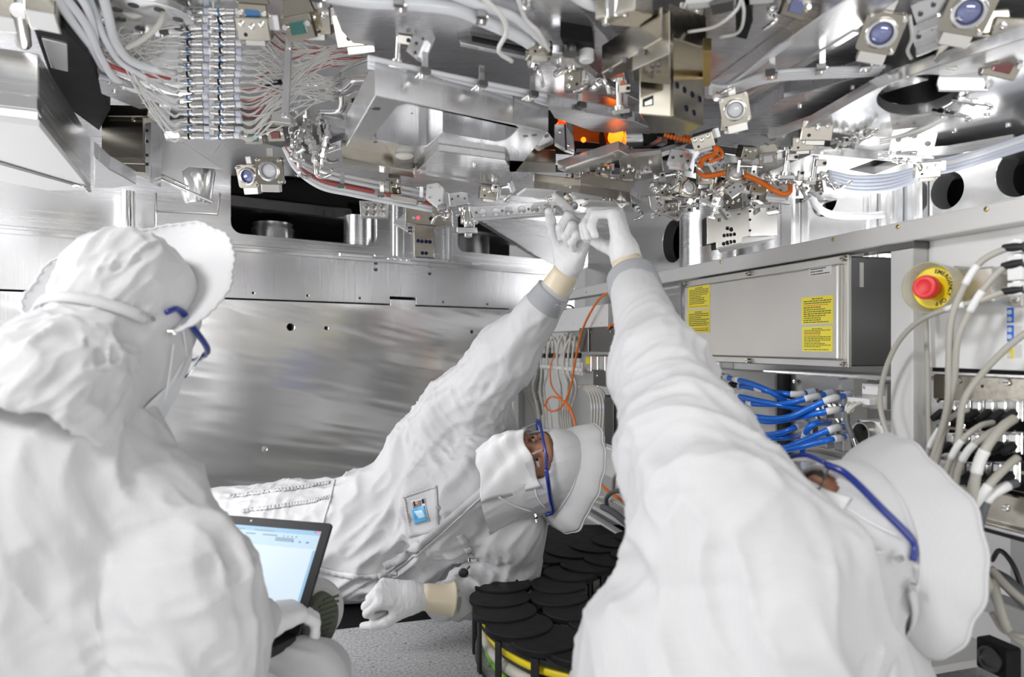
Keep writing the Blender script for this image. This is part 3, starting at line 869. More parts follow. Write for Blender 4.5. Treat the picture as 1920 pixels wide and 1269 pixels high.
# =========================== person 1: seated, seen from behind
p1 = thing('person', 'person in white coverall seated with a laptop, seen from behind', 'person', (-.55, .9, 0))
f = Field()
f.ell(P(85, 1020, .90), (.175, .15, .22), k=.07)
f.ell(P(25, 895, .88), (.155, .13, .145), k=.07)
f.ell(P(110, 1330, .95), (.22, .19, .26), k=.10)
f.cap(P(130, 800, .95), P(170, 735, .98), .085, .072, .04)
f.chain([(P(180, 925, .92), .088), (P(268, 960, .90), .076), (P(345, 1080, .87), .070), (P(362, 1150, .87), .064), (P(430, 1172, .95), .050), (P(478, 1176, 1.035), .039)], .025)
f.cap(P(345, 1110, .87), P(360, 1300, .87), .070, .085, .05)
f.chain([(P(200, 1420, 1.0), .12), (P(420, 1400, .98), .10), (P(560, 1292, 1.10), .072), (P(596, 1262, 1.16), .05)], .04)
f.chain([(P(150, 1250, 1.1), .12), (P(330, 1240, 1.3), .09), (P(430, 1230, 1.36), .075)], .05)
f.half((0, 0, .004), (0, 0, -1))
def p1f(v, n):
    m = ball(v, P(200, 1050, .86), .45)
    v = folds(v, n, (.45, 0, -.9), 3.5, 11, .018, 31, m, 1.0, 1.5); v = folds(v, n, (.3, .2, -.9), 5, 24, .0035, 36, m, 1.0, 1.5)
    m = ball(v, P(400, 1120, .86), .17); v = folds(v, n, (1, .2, .5), 5, 22, .010, 33, m, .9)
    m = ball(v, P(140, 730, .93), .14); v = folds(v, n, (.8, .3, -.5), 5, 30, .005, 34, m, .7)
    return v
body_mesh('coverall', f, .0052, M_SUIT, p1, p1f, lo=(-1.1, .5, .0))
M1 = head_frame(P(238, 606, 1.0), (.05, .79, -.61), (.10, .60, .79))
make_head(p1, M1, M_SKINP, 2, brim=(84, .068, .026, 125))
w = P(478, 1176, 1.05)
Mh = hand_frame(w, (.045, .085, -.004), (-.12, -.1, 1))
make_hand(p1, Mh, [(32, 52, 30), (30, 55, 30), (33, 55, 30), (36, 55, 30)], thumb=((.5, .4), .2, .2), mirror=True)

# =========================== person 3: reaching up, close to the camera
p3 = thing('person', 'person in white coverall leaning back by the cabinet, one arm stretched up', 'person', (.33, .85, 0))
f = Field()
f.chain([(P(1430, 1075, .84), .115), (P(1350, 970, .85), .095), (P(1288, 840, .92), .078), (P(1238, 695, 1.05), .064), (P(1188, 535, 1.28), .0445)], .05)
f.ell(P(1380, 1240, .86), (.165, .14, .16), k=.08)
f.cap(P(1470, 1040, .82), P(1490, 1060, .82), .062, .066, .03)
f.cap(P(1480, 1150, .86), P(1600, 1290, .90), .085, .095, .05)
f.cap(P(1540, 1150, .90), P(1580, 1110, .92), .060, .055, .03)
f.cap(P(1200, 1215, .84), P(1300, 1300, .84), .062, .10, .06)
f.ell(P(1360, 1420, .92), (.21, .20, .22), k=.10)
f.ell(P(1300, 1500, 1.0), (.25, .25, .20), k=.10)
f.half((0, 0, .004), (0, 0, -1))
def p3f(v, n):
    m = ball(v, P(1400, 1130, .8), .32); v = folds(v, n, (.55, .1, -.9), 4, 14, .019, 51, m, 1.0, 1.5)
    m = ball(v, P(1310, 850, .9), .20); v = folds(v, n, (1, -.2, .35), 4, 20, .012, 52, m, .9)
    m = ball(v, P(1230, 660, 1.08), .2); v = folds(v, n, (.7, .3, .6), 5, 24, .007, 53, m, .9)
    return v
body_mesh('coverall', f, .0052, M_SUIT, p3, p3f)
M3 = head_frame(P(1582, 1022, .93), (-.66, .25, .71), (.66, .50, .50))
make_head(p3, M3, M_SKIN, 3, brim=(42, .050, .062))
w = P(1172, 478, 1.335)
Mh = hand_frame(w, (-.022, .03, .10), (.95, -.25, .20))
make_hand(p3, Mh, [(62, 62, 38), (66, 66, 40), (70, 68, 40), (74, 70, 42)], thumb=((.10, 1.15), .1, .2), mirror=False, scale=1.12, cuff_dir=P(1188, 535, 1.28))
cuff_ring(p3, P(1192, 545, 1.27), P(1183, 518, 1.295), .050, .046)
# ------------------------------------------------------------------ equipment cabinet along the right
def rs(px, py=600, off=0.0): return rsz(px, py, off)[0]
def rz(px, py, off=0.0): return rsz(px, py, off)[1]
cab = thing('equipment_cabinet', 'long grey steel equipment cabinet with open bays along the machine', 'cabinet', rpt(.8, 0, 0))
ZT, ZR = CH + .224, CH + .186
rbox(MB(), -.06, 2.3, ZR, ZT, -.05, 0.0).build('top_rail', M_GREYP2, cab, bevel=.002)
rbox(MB(), -.06, 2.3, ZT - .004, ZT, -.30, -.05).build('top_plate', M_BRIGHT, cab)
def screw(mbname, c, n, r, h, parent, mat=M_CHROME, slot=True):
    n = Vector(n).normalized()
    o = MB().lathe(c, n, [(0, r), (h * .7, r), (h, r * .8)], 14).build(mbname, mat, parent, smooth=40)
    if slot:
        u = n.cross(V(0, 0, 1)).normalized(); w = n.cross(u)
        m = Matrix((u, w, n)).transposed()
        MB().box(Vector(c) + n * h, (r * 1.5, r * .25, h * .15), m).build('slot', M_INK, o)
    return o
for px, py in ((1100, 548), (1212, 521), (1352, 491), (1563, 449), (1684, 425), (1850, 392)):
    screw('rail_screw', R(px, py, 0), RW_N, .0042, .002, cab, M_BRASS)
sp0, sp1 = rs(1669, 600), rs(1711, 600)
rbox(MB(), sp0, sp1, 0.0, ZR, -.045, 0.0).build('post', M_GREYP2, cab, bevel=.002)
rbox(MB(), sp0 - .025, sp1 + .004, ZR - .014, ZR - .001, -.05, 0.002).build('post_bracket', M_DSTEEL, cab, bevel=.001)
rbox(MB(), sp1 + .001, 2.3, rz(1800, 692), ZR, -.05, -.035).build('back_panel', M_WHITEP, cab, bevel=.001)
rbox(MB(), sp1 + .001, 2.3, rz(1800, 701), rz(1800, 692) - .001, -.05, -.045).build('panel_gap', M_VOID, cab)
# bay behind the boxes
rbox(MB(), -.75, sp0, .02, ZR, -.32, -.30).build('back_panel', M_WHITEP, cab)
rbox(MB(), sp0, 2.3, .02, rz(1800, 701) - .001, -.32, -.30).build('back_panel', M_GREYP, cab)
rbox(MB(), -.75, sp0, .045, .06, -.30, 0.0).build('cable_tray', M_GREYP2, cab, bevel=.001)
zb = R(1100, 966).z
rbox(MB(), -.02, sp0, zb - .022, zb + .005, -.03, 0.0).build('base_rail', M_WHITEP, cab, bevel=.001)
rbox(MB(), -.02, sp0, zb - .075, zb - .024, -.30, -.006).build('base_recess', M_BLACKM, cab)
rbox(MB(), .20, .34, zb - .075, zb - .024, -.012, -.001).build('base_block', M_WHITEP, cab, bevel=.001)
rbox(MB(), rs(963, 780, -.05), rs(972, 780, -.05), .06, ZR, -.09, -.05).build('door_edge', M_WHITEP, cab)
rbox(MB(), rs(972, 780, -.08), rs(1000, 780, -.08), .06, .60, -.14, -.08).build('door_edge', M_GREYP, cab, bevel=.002)
MB().tube([R(962, 712, -.02), R(958, 722, -.0), R(955, 742, -.0), R(962, 750, -.02)], .006, 8).build('door_handle', M_BLACK, cab, smooth=True)
# vertical black seal and bay plate behind the blue hoses
a = rs(1455, 760, -.10); b = rs(1470, 760, -.10)
rbox(MB(), a, b, .35, rz(1460, 695, -.1), -.12, -.10).build('bay_seal', M_BLACK, cab, bevel=.004)
a = rs(1470, 720, -.12); b = rs(1600, 720, -.12)
rbox(MB(), a, b, .38, rz(1500, 700, -.12), -.16, -.12).build('bay_plate', M_STAIN, cab, bevel=.002)
rbox(MB(), rs(1340, 760, -.14), rs(1453, 760, -.14), .36, rz(1400, 695, -.14), -.20, -.14).build('bay_plate', M_GREYP2, cab, bevel=.002)
rbox(MB(), rs(1430, 690, -.01), sp0, rz(1500, 703, -.01), rz(1500, 696, -.01), -.12, -.01).build('bay_lip', M_BRIGHT, cab, bevel=.002)
for px, py in ((1491, 715), (1577, 707), (1646, 708), (1628, 707)):
    screw('bay_screw', R(px, py, -.115), RW_N, .006, .004, cab, M_CHROME)
# --- stainless junction box
s0_, s1_ = rs(1283, 600), rs(1587, 600)
zb_, zt_ = R(1587, 690).z, R(1587, 476).z
jb = thing('junction_box', 'stainless steel junction box with yellow warning stickers under the cabinet rail', 'box', rpt((s0_ + s1_) / 2, zb_, -.06))
rbox(MB(), s0_ + .006, s1_ - .002, zb_ + .003, zt_ - .003, -.125, -.012).build('body', M_DSTEEL, jb, bevel=.003)
rbox(MB(), s0_, s1_, zb_, zt_, -.014, -.004).build('flange', M_STAIN, jb, bevel=.002)
rbox(MB(), s0_ + .012, s1_ - .013, zb_ + .015, zt_ - .018, -.006, .008).build('lid', M_STAIN, jb, bevel=.005, seg=3)
for s_, z_ in ((s0_ + .006, zt_ - .008), ((s0_ + s1_) / 2 - .008, zt_ - .008), (s1_ - .007, zt_ - .008), ((s0_ + s1_) / 2 - .01, zb_ + .007), (s1_ - .007, zb_ + .007)):
    screw('lid_screw', rpt(s_, z_, -.004), RW_N, .0062, .010, jb, M_NICKEL)
def sticker(name, parent, px0, py0, px1, py1, off, mat, lines, label=None, ink=M_INK, seed=0, head=True):
    rs_ = random.Random(seed)
    a = R(px0, py0, off); b = R(px1, py1, off)
    sa, sb = (a - RW_O).dot(RW_D), (b - RW_O).dot(RW_D); zt, zb2 = a.z, b.z
    st = rbox(MB(), sa, sb, zb2, zt, off - .0006, off).build(name, mat, parent)
    if label: st['label'] = label
    hgt = zt - zb2; w = sb - sa; mb = MB(); mr = MB(); y = zt - hgt * .07; k = 0
    while y > zb2 + hgt * .08:
        lw = rs_.choice((.86, .8, .55, .88, .7)); x0 = sa + w * .07
        if k == 0 and head: lw = .34; x0 = sa + w * .34
        (mr if rs_.random() < .10 and k else mb)
        t = mr if (rs_.random() < .12 and k) else mb
        x = x0; end = sa + w * (.07 + lw) if not (k == 0 and head) else x0 + w * lw
        while x < end - w * .02:
            ww = min(w * rs_.uniform(.03, .10), end - x); rbox(t, x, x + ww, y - hgt / lines * .42, y, off, off + .0002); x += ww + w * .018
        y -= hgt / lines * (1.7 if rs_.random() < .12 else 1); k += 1
    if mb.v: mb.build('print', ink, st)
    if mr.v: mr.build('red_print', M_REDINK, st)
    return st
sticker('warning_sticker', jb, 1290, 539, 1331, 576, .0087, M_STICK, 13, seed=1)
sticker('warning_sticker', jb, 1289, 583, 1331, 623, .0087, M_STICK, 12, seed=2)
sticker('warning_sticker', jb, 1503, 558, 1562, 606, .0087, M_STICK, 13, seed=3)
sticker('warning_sticker', jb, 1504, 613, 1561, 659, .0087, M_STICK, 15, 'brown-stained yellow sticker', seed=4)
sticker('type_label', jb, 1517, 504, 1559, 513, .0087, M_WHITE, 3, 'small white type label', seed=5, head=False)
a = R(1600, 480, -.03)
rbox(MB(), s1_ - .0022, s1_ - .0008, zt_ - .066, zt_ - .016, -.044, -.034).build('side_label', M_STAIN, jb)

# --- emergency stop
base = R(1790, 541, .0)
eo = thing('emergency_button', 'round red EMERGENCY OFF button in a yellow frosted guard beside the grey post', 'emergency button', base)
rbox(MB(), rs(1752, 540), rs(1868, 540), base.z - .028, base.z + .030, -.035, .006).build('mount_box', M_STAIN, eo, bevel=.003)
sx_ = rs(1868, 540); rbox(MB(), sx_, sx_ + .020, base.z - .034, base.z + .036, -.035, -.028).build('mount_ear', M_STAIN, eo, bevel=.001)
for dz in (-.024, .026): screw('ear_screw', rpt(sx_ + .010, base.z + dz, -.028), RW_N, .005, .003, eo, M_CHROME)
EN = V(-.86, -.51, 0).normalized()
EC = R(1768, 541, .012)
MB().lathe(EC, EN, [(0, .036), (.024, .0362), (.028, .0355), (.030, .0335)], 40).build('yellow_base', M_YELLOW, eo, smooth=40)
gd = MB()
seg = 48; prof = [(0, .0385), (.048, .0425), (.050, .0425), (.050, .0408), (.048, .0403), (.002, .0368)]
gd.lathe(EC, EN, prof, seg, cap=False); gd.build('guard_ring', M_GUARD, eo, smooth=50)
MB().lathe(EC + EN * .028, EN, [(0, .0135), (.012, .0145), (.016, .0195), (.026, .020), (.031, .0185), (.0325, .014), (.0315, .012), (.0315, 0.001)], 36).build('red_button', M_RED, eo, smooth=50)
# lettering round the base
def ring_text(body, c, n, r, size, a0, step, mat, parent, name):
    n = Vector(n).normalized(); up = V(0, 0, 1); rt = up.cross(n).normalized()
    for i, ch in enumerate(body):
        if ch == ' ': continue
        a = math.radians(a0 - step * i)
        p = Vector(c) + (rt * math.cos(a) + up * math.sin(a)) * r
        yv = (rt * math.cos(a) + up * math.sin(a)); xv = yv.cross(n)
        m = Matrix((xv, yv, n)).transposed().to_4x4(); m.translation = p
        text(name, ch, size, m, mat, parent, bold=.0003)
ring_text('EMERGENCY OFF', EC + EN * .0302, EN, .0275, .0095, 80, 13.2, M_INK, eo, 'letter')
# print on the side of the guard
for i, ch in enumerate('EMERGENCY'):
    a = math.radians(-20 - i * 9); up = V(0, 0, 1); rt = up.cross(EN).normalized()
    rad = rt * math.cos(a) + up * math.sin(a); xv = rt * math.sin(a) - up * math.cos(a)
    m = Matrix((xv, EN, xv.cross(EN))).transposed().to_4x4(); m.translation = EC + EN * .016 + rad * .0402
    text('guard_letter', ch, .008, m, M_INK, eo, bold=.0002)

# --- instruction sheet on the panel
sh_ = R(1884, 575, -.034)
sheet = thing('instruction_sheet', 'printed sheet with blue and yellow blocks stuck to the cabinet panel', 'sheet', sh_)
def rrectbox(px0, py0, px1, py1, off0, off1):
    a = R(px0, py0, off1); b = R(px1, py1, off1)
    return rbox(MB(), (a - RW_O).dot(RW_D), (b - RW_O).dot(RW_D), b.z, a.z, off0, off1)
rrectbox(1882, 572, 1960, 682, -.035, -.0342).build('paper', M_WHITE, sheet)
for y0, y1, m in ((577, 605, M_BLUEHOSE), (610, 640, M_BLUEHOSE), (645, 672, M_YELLOW)):
    rrectbox(1888, y0, 1901, y1, -.0342, -.034).build('colour_block', m, sheet)
    rrectbox(1902, y0 + 1, 1916, y1 - 1, -.0342, -.034).build('diagram_cell', M_GREYP2, sheet)
    for k in range(2):
        c = R(1893, y0 + 8 + k * 13, -.0338); MB().lathe(c, RW_N, [(0, .004), (.0004, .004)], 10).build('dot', M_LAV, sheet)

# --- cables: thing with sheath, boots, label sleeves
def cable(label, pts, r, mat, group=None, boots=(), sleeves=(), name='cable', cat='cable', boot_mat=M_BLACK, seg=10, sleeve_mat=M_WHITE, boot_len=.03):
    pts = [Vector(p) for p in pts]
    t = thing(name, label, cat, pts[0], group)
    sp = spline(pts, 8) if len(pts) > 2 else pts
    MB().tube(sp, r, seg, 0).build('sheath', mat, t, smooth=True)
    n = len(sp)
    for e in boots:
        a, b = (sp[0], sp[min(3, n - 1)]) if e == 0 else (sp[-1], sp[max(n - 4, 0)])
        d = (b - a).normalized(); MB().lathe(a - d * .004, d, [(0, r * 1.55), (boot_len * .5, r * 1.5), (boot_len, r * 1.1)], 12).build('boot', boot_mat, t, smooth=40)
    for u, ln in sleeves:
        i = int(u * (n - 2)); a = sp[i]; acc = 0; q = [a]
        while acc < ln and i < n - 1: i += 1; acc += (sp[i] - sp[i - 1]).length; q.append(sp[i])
        if len(q) < 2: continue
        if len(q) > 2 or True: MB().tube(q, r * 1.14, seg, 0).build('label_sleeve', sleeve_mat, t, smooth=True)
    return t
def RR(*l): return [R(*p) for p in l]
cable('grey cable looping from the topmost connector down past the yellow guard', RR((1917, 463, .03), (1885, 467, .035), (1838, 492, .05), (1806, 540, .06), (1784, 600, .065), (1779, 680, .06), (1776, 760, .05), (1758, 830, .04), (1735, 900, .03)), .0050, M_GREYCABLE, boots=(0,), sleeves=((.27, .03),))
cable('grey cable from the second connector curving down beside the emergency button', RR((1915, 493, .03), (1880, 503, .035), (1842, 545, .05), (1815, 590, .055), (1795, 640, .06), (1788, 720, .05), (1770, 800, .04), (1748, 900, .03)), .0050, M_GREYCABLE, boots=(0,), sleeves=((.30, .035),))
cable('short grey cable from the third connector running behind the mount box', RR((1915, 513, .02), (1880, 512, .0), (1830, 507, -.02), (1790, 503, -.025)), .0046, M_GREYCABLE, boots=(0,))
cable('grey cable hanging in a wide loop in front of the grey post', RR((1915, 543, .03), (1880, 548, .035), (1835, 564, .05), (1780, 578, .06), (1722, 603, .055), (1682, 645, .05), (1657, 705, .045), (1651, 765, .04), (1672, 830, .04), (1712, 885, .03), (1740, 930, .02)), .0046, M_GREYCABLE, boots=(0,), sleeves=((.26, .03),))
cable('grey cable sweeping down across the instruction sheet to the connector rack', RR((1935, 615, .02), (1885, 655, .03), (1835, 708, .04), (1806, 755, .05), (1797, 820, .05), (1782, 900, .04), (1770, 980, .03)), .0052, M_GREYCABLE)
cable('straight grey cable running down along the shaded side of the post', RR((1735, 575, -.01), (1738, 660, -.01), (1741, 760, -.01), (1744, 900, -.01)), .0042, M_GREYCABLE)
# connectors at the edge
for k, (py, lb) in enumerate(((463, 'topmost white connector block at the panel edge above the others'), (492, 'second white connector block from the top at the panel edge'), (514, 'third white connector block from the top at the panel edge'), (542, 'lowest of the four white connector blocks at the panel edge'))):
    c = R(1925, py, .01); t = thing('connector', lb, 'connector', c, 'connectors at the panel edge')
    m = Matrix((RW_D, RW_N, V(0, 0, 1))).transposed()
    MB().box(c, (.022, .05, .019), m).build('housing', M_WHITE, t, bevel=.001)
    MB().box(c + RW_D * -.004 + V(0, 0, .011), (.012, .03, .003), m).build('latch', M_CHROME, t, bevel=.0005)

# --- connector rack at the lower right
rk = thing('connector_rack', 'nickel connector rack with rows of sockets at the cabinet end', 'connector rack', R(1830, 900, -.04))
ss0, ss1 = rs(1748, 730, -.06), 2.2
def rzz(s, py, off):   # height seen at row py at station s
    p = rpt(s, 0, off); return CH + (HZ - py) / F * p.y
ZA = R(1790, 702, -.06).z; ZB = R(1790, 752, -.06).z
rbox(MB(), ss0, ss1, ZB, ZA, -.10, -.06).build('face_plate', M_NICKEL, rk, bevel=.003)
rbox(MB(), ss0, ss1, ZA, ZA + .006, -.10, -.045).build('top_lip', M_BRIGHT, rk, bevel=.001)
ZC = R(1790, 800, -.06).z; ZD = R(1790, 860, -.06).z; ZE = R(1790, 905, -.06).z; ZF = R(1790, 960, -.06).z
rbox(MB(), ss0, ss1, ZE, ZB, -.12, -.10).build('socket_plate', M_BLACKM, rk)
for z in (ZB, ZC, ZD): rbox(MB(), ss0 + .01, ss1, z - .006, z, -.10, -.058).build('row_bar', M_NICKEL, rk, bevel=.001)
rbox(MB(), ss0, ss1, ZF, ZE, -.10, -.06).build('face_plate', M_NICKEL, rk, bevel=.003)
rbox(MB(), ss0, ss1, ZF - .008, ZF, -.10, -.04).build('bottom_lip', M_BRIGHT, rk, bevel=.002)
rbox(MB(), ss0, ss1, ZF - .016, ZF - .0085, -.10, -.045).build('bottom_seal', M_BLACK, rk, bevel=.002)
for px, py in ((1797, 713), (1889, 717)): screw('rack_screw', R(px, py, -.06), RW_N, .0065, .004, rk)
MB().lathe(R(1842, 724, -.0602), RW_N, [(0, .0028), (.0006, .0028)], 10).build('hole', M_HOLE, rk)
screw('rack_screw', R(1886, 952, -.06), RW_N, .006, .004, rk)
mR = Matrix((RW_D, RW_N, V(0, 0, 1))).transposed()
rows = ((768, (1786, 1804, 1825, 1850, 1875, 1899, 1922)), (829, (1777, 1800, 1823, 1847, 1872, 1897, 1921)), (884, (1790, 1814, 1839, 1864, 1890, 1917)))
nm = ('upper', 'middle', 'lowest')
cproto = None
for ri, (py, xs) in enumerate(rows):
    for k, px in enumerate(xs):
        c = R(px, py, -.055)
        if cproto is None:
            t = thing('plug', 'x', 'plug', c)
            MB().box(c, (.0145, .05, .030), mR).build('hood', M_BRIGHT, t, bevel=.002)
            MB().box(c + RW_N * .012 + V(0, 0, .0155), (.009, .02, .002), mR).build('label_flag', M_WHITE, t)
            MB().box(c + RW_N * .004 + RW_D * .0088, (.003, .03, .034), mR).build('latch', M_CHROME, t, bevel=.0005)
            MB().lathe(c + RW_N * .024 - V(0, 0, .004), RW_N + V(0, 0, -.5), [(0, .0075), (.012, .007), (.024, .0055)], 10).build('boot', M_BLACK, t, smooth=40)
            cproto = t
        else:
            t = copy_tree(cproto); t.location = c
        t['group'] = 'plugs in the connector rack'
        t['label'] = f"{('first', 'second', 'third', 'fourth', 'fifth', 'sixth', 'seventh')[k]} metal plug from the post in the {nm[ri]} rack row"
for z in (ZB, ZC, ZD):
    for k in range(9):
        s_ = ss0 + .03 + k * .030
        MB().cyl(rpt(s_, z, -.066), rpt(s_, z + .006, -.066), .0022, seg=8).build('jack_screw', M_CHROME, rk, smooth=40)
# cables from the rack, hanging down behind the hood of the near person
def rc(label, pts, r, mat=M_GREYCABLE, sl=(), b=()):
    return cable(label, RR(*pts), r, mat, 'cables from the connector rack', boots=b, sleeves=sl)
rc('thick grey cable from the upper rack row bending down with a white sleeve', ((1901, 785, .0), (1880, 800, .03), (1855, 830, .06), (1835, 870, .07), (1826, 920, .07), (1824, 980, .06), (1838, 1060, .04), (1872, 1130, .02)), .0072, sl=((.36, .035),))
rc('grey cable from the middle rack row drooping toward the near hood', ((1876, 800, .0), (1850, 815, .03), (1815, 845, .05), (1795, 890, .05), (1790, 960, .04)), .0050, sl=((.45, .03),))
rc('grey cable from the upper row beside the thick one', ((1862, 792, .0), (1835, 800, .03), (1800, 830, .05), (1775, 880, .05), (1765, 940, .04)), .0048, sl=((.5, .03),))
rc('grey cable arching from the first upper plug to the post', ((1815, 768, .0), (1790, 778, .02), (1765, 800, .03), (1742, 840, .03), (1728, 900, .02)), .0044, sl=((.55, .035),))
rc('grey cable from the last middle plug crossing two sleeves', ((1908, 858, .0), (1882, 880, .03), (1850, 915, .06), (1822, 960, .06), (1812, 1010, .05)), .0062, sl=((.5, .035),))
rc('grey cable from the middle row falling straight behind the thick cable', ((1852, 850, .0), (1835, 870, .02), (1818, 920, .03), (1812, 990, .02)), .0046)
rc('grey cable from the first middle plug with a pale sleeve', ((1802, 850, .0), (1788, 870, .02), (1778, 910, .03), (1772, 970, .02)), .0044, sl=((.4, .03),))
rc('dark grey plugged cable end with white sleeve low in the rack', ((1905, 905, .0), (1880, 915, .03), (1852, 935, .05), (1836, 985, .05)), .0068, M_DCABLE, sl=((.25, .04),))
rc('grey cable drooping below the rack toward the floor', ((1858, 1065, .02), (1890, 1100, .02), (1925, 1130, .01)), .0055)
rc('long grey cable below the rack ending near the floor block', ((1862, 1085, .02), (1872, 1130, .03), (1890, 1180, .03), (1925, 1210, .02)), .0068)
rc('thin grey cable bunched on the floor below the rack', ((1860, 1150, .02), (1880, 1180, .03), (1905, 1190, .03), (1930, 1195, .02)), .0045)
rc('black cable looped in the dark space below the rack', ((1860, 1050, -.1), (1875, 1032, -.08), (1900, 1060, -.08), (1918, 1110, -.08)), .0040, M_BLACKCABLE)
rc('dark blue-grey hose lying deep below the rack', ((1855, 1075, -.08), (1885, 1090, -.05), (1930, 1135, -.05)), .012, M_DCABLE)
b_ = R(1872, 1232, -.02)
fb = thing('floor_terminal', 'black terminal block with a round port on the cabinet sill', 'terminal', b_)
MB().box(b_, (.055, .03, .05), mR).build('housing', M_BLACKM, fb, bevel=.003)
MB().lathe(b_ + RW_N * .015, RW_N, [(0, .02), (.006, .02), (.006, .016), (.002, .016)], 20).build('port', M_DSTEEL, fb, smooth=40)
rbox(MB(), sp1 + .05, 2.3, R(1880, 1160, -.06).z, R(1880, 1130, -.06).z, -.10, -.06).build('sill', M_GREYP, cab, bevel=.002)

# --- manifold and blue hoses
mf = thing('hose_manifold', 'steel hose manifold with rows of fittings in the open bay', 'manifold', R(1540, 800, -.08))
for px in (1515, 1541, 1572):
    s_ = rs(px, 790, -.09); rbox(MB(), s_ - .014, s_ + .014, .44, R(px, 732, -.09).z, -.12, -.09).build('block', M_STAIN, mf, bevel=.002)
rbox(MB(), rs(1505, 880, -.08), rs(1585, 880, -.08), R(1540, 880, -.08).z, R(1540, 850, -.08).z, -.12, -.08).build('foot', M_STAIN, mf, bevel=.002)
def C4(x, y, off): return R(1340 + x * .2049, 680 + y * .2049, off)
hl = [
 ('blue hose with white bands, uppermost in the bay, dipping behind the others', [(110, 135, .0), (300, 180, .03), (480, 250, .03), (620, 330, .0), (720, 370, -.04)], (0,), (.12,)),
 ('dark blue hose second from the top reaching the near manifold block', [(220, 210, -.02), (380, 238, .0), (560, 272, .0), (740, 288, -.02), (890, 270, -.06)], (0, 1), (.28, .72)),
 ('blue hose third from the top sagging under the crossing hose', [(130, 285, .0), (300, 325, .03), (520, 372, .03), (760, 412, .0), (900, 425, -.05)], (0,), (.10,)),
 ('blue hose rising from the third row to the upper manifold port', [(220, 355, -.01), (400, 378, .02), (640, 375, .02), (850, 325, .0), (1050, 280, -.06)], (0, 1), (.15, .76)),
 ('blue hose crossing over the others up to the far manifold block', [(130, 435, .0), (300, 480, .03), (520, 510, .04), (700, 490, .04), (900, 400, .02), (1060, 330, .0), (1215, 295, -.06)], (0, 1), (.08, .80)),
 ('blue hose low in the upper bundle ending at the far block', [(230, 470, -.01), (400, 528, .02), (560, 535, .03), (800, 492, .02), (1050, 440, .0), (1210, 415, -.06)], (1,), (.14, .80)),
 ('dark blue hose rising out from behind the sleeve to the middle port', [(430, 662, .0), (600, 642, .02), (760, 580, .0), (885, 525, -.06)], (1,), (.66,)),
 ('dark blue hose almost level below the middle port', [(430, 690, .0), (640, 685, .0), (790, 668, -.06)], (1,), ()),
 ('blue hose sloping up to the far block in the lower bundle', [(480, 800, .0), (650, 775, .03), (850, 700, .02), (1060, 610, .0), (1205, 575, -.06)], (1,), (.76,)),
 ('blue hose lowest of the bundle above the goggles', [(480, 832, .0), (700, 790, .04), (900, 740, .03), (1080, 700, .0), (1215, 672, -.06)], (1,), (.80,)),
 ('short dark blue hose bent between two middle ports', [(820, 690, .0), (850, 610, .02), (930, 555, .01), (1070, 545, -.06)], (1,), (.02,)),
 ('short blue hose hanging down to a fitting on the bay floor', [(800, 760, .0), (812, 850, .01), (822, 935, .0)], (1,), ()),
]
for lb, pts, bo, sl in hl:
    cable(lb, [C4(*p) for p in pts], .0066, M_BLUEHOSE, 'blue hoses in the open bay', boots=bo, sleeves=[(u, .028) for u in sl], name='hose', cat='hose', boot_mat=M_LAV, boot_len=.02, sleeve_mat=M_WHITE, seg=12)
for k, (x, y) in enumerate(((900, 270), (1060, 280), (1215, 295), (900, 430), (1050, 400), (1215, 415), (890, 525), (1075, 545), (1205, 575), (800, 668), (1060, 650), (1215, 672), (1100, 700))):
    c = C4(x, y, -.075); MB().lathe(c - RW_N * .01, RW_N, [(0, .010), (.008, .010), (.008, .007), (.02, .007)], 6).build('fitting', M_CHROME, mf)
for k, (x, y) in enumerate(((110, 120), (210, 205), (130, 285), (215, 355))):
    c = C4(x - 20, y, -.01); MB().lathe(c + RW_D * -.02, RW_D, [(0, .0085), (.014, .0085), (.014, .006), (.026, .006)], 12).build('elbow_fitting', M_CHROME if k % 2 == 0 else M_BLACK, mf, smooth=40)
# relay and pipe blocks beside the post
rl = thing('relay_box', 'white relay box with a tag plate beside the post', 'relay', R(1632, 745, -.05))
rrectbox(1615, 716, 1662, 770, -.10, -.05).build('housing', M_STAIN, rl, bevel=.002)
rrectbox(1616, 718, 1655, 742, -.05, -.042).build('tag_plate', M_WHITEP, rl, bevel=.001)
for px in (1621, 1650): screw('tag_screw', R(px, 726, -.042), RW_N, .0035, .002, rl, M_CHROME)
rrectbox(1588, 744, 1630, 760, -.08, -.035).build('terminal_bar', M_WHITE, rl, bevel=.001)
for k in range(3):
    cable(('pale wire nearest the bay from the white terminal bar', 'middle pale wire from the white terminal bar', 'pale wire nearest the post from the white terminal bar')[k], RR((1592 + k * 11, 755, -.03), (1588 + k * 6, 762, -.015), (1586 + k * 2, 774, -.015)), .0036, M_PALECABLE, 'wires from the terminal bar')
cable('black sheathed lead with braided end below the terminal bar', RR((1587, 772, -.015), (1589, 795, -.01), (1597, 815, -.01), (1606, 843, -.02)), .0055, M_DCABLE, boots=(1,), boot_mat=M_CHROME)
pb = thing('pipe_flange', 'square steel flange with a wide black pipe mouth beside the post', 'pipe flange', R(1635, 825, -.06))
rrectbox(1608, 786, 1662, 856, -.11, -.06).build('plate', M_WHITEP, pb, bevel=.002)
c = R(1634, 812, -.06)
MB().lathe(c, RW_N, [(0, .024), (.028, .024), (.028, .0205), (.004, .0205)], 28, cap=False).build('pipe', M_STAIN, pb, smooth=50)
MB().lathe(c + RW_N * .002, RW_N, [(0, .0205), (.001, .0205)], 28).build('bore', M_VOID, pb)
for px, py in ((1612, 791), (1655, 795)): screw('flange_screw', R(px, py, -.06), RW_N, .004, .003, pb)
wlb = thing('hazard_label', 'white label with orange and yellow bars low on the flange by the post', 'label', R(1650, 850, -.055))
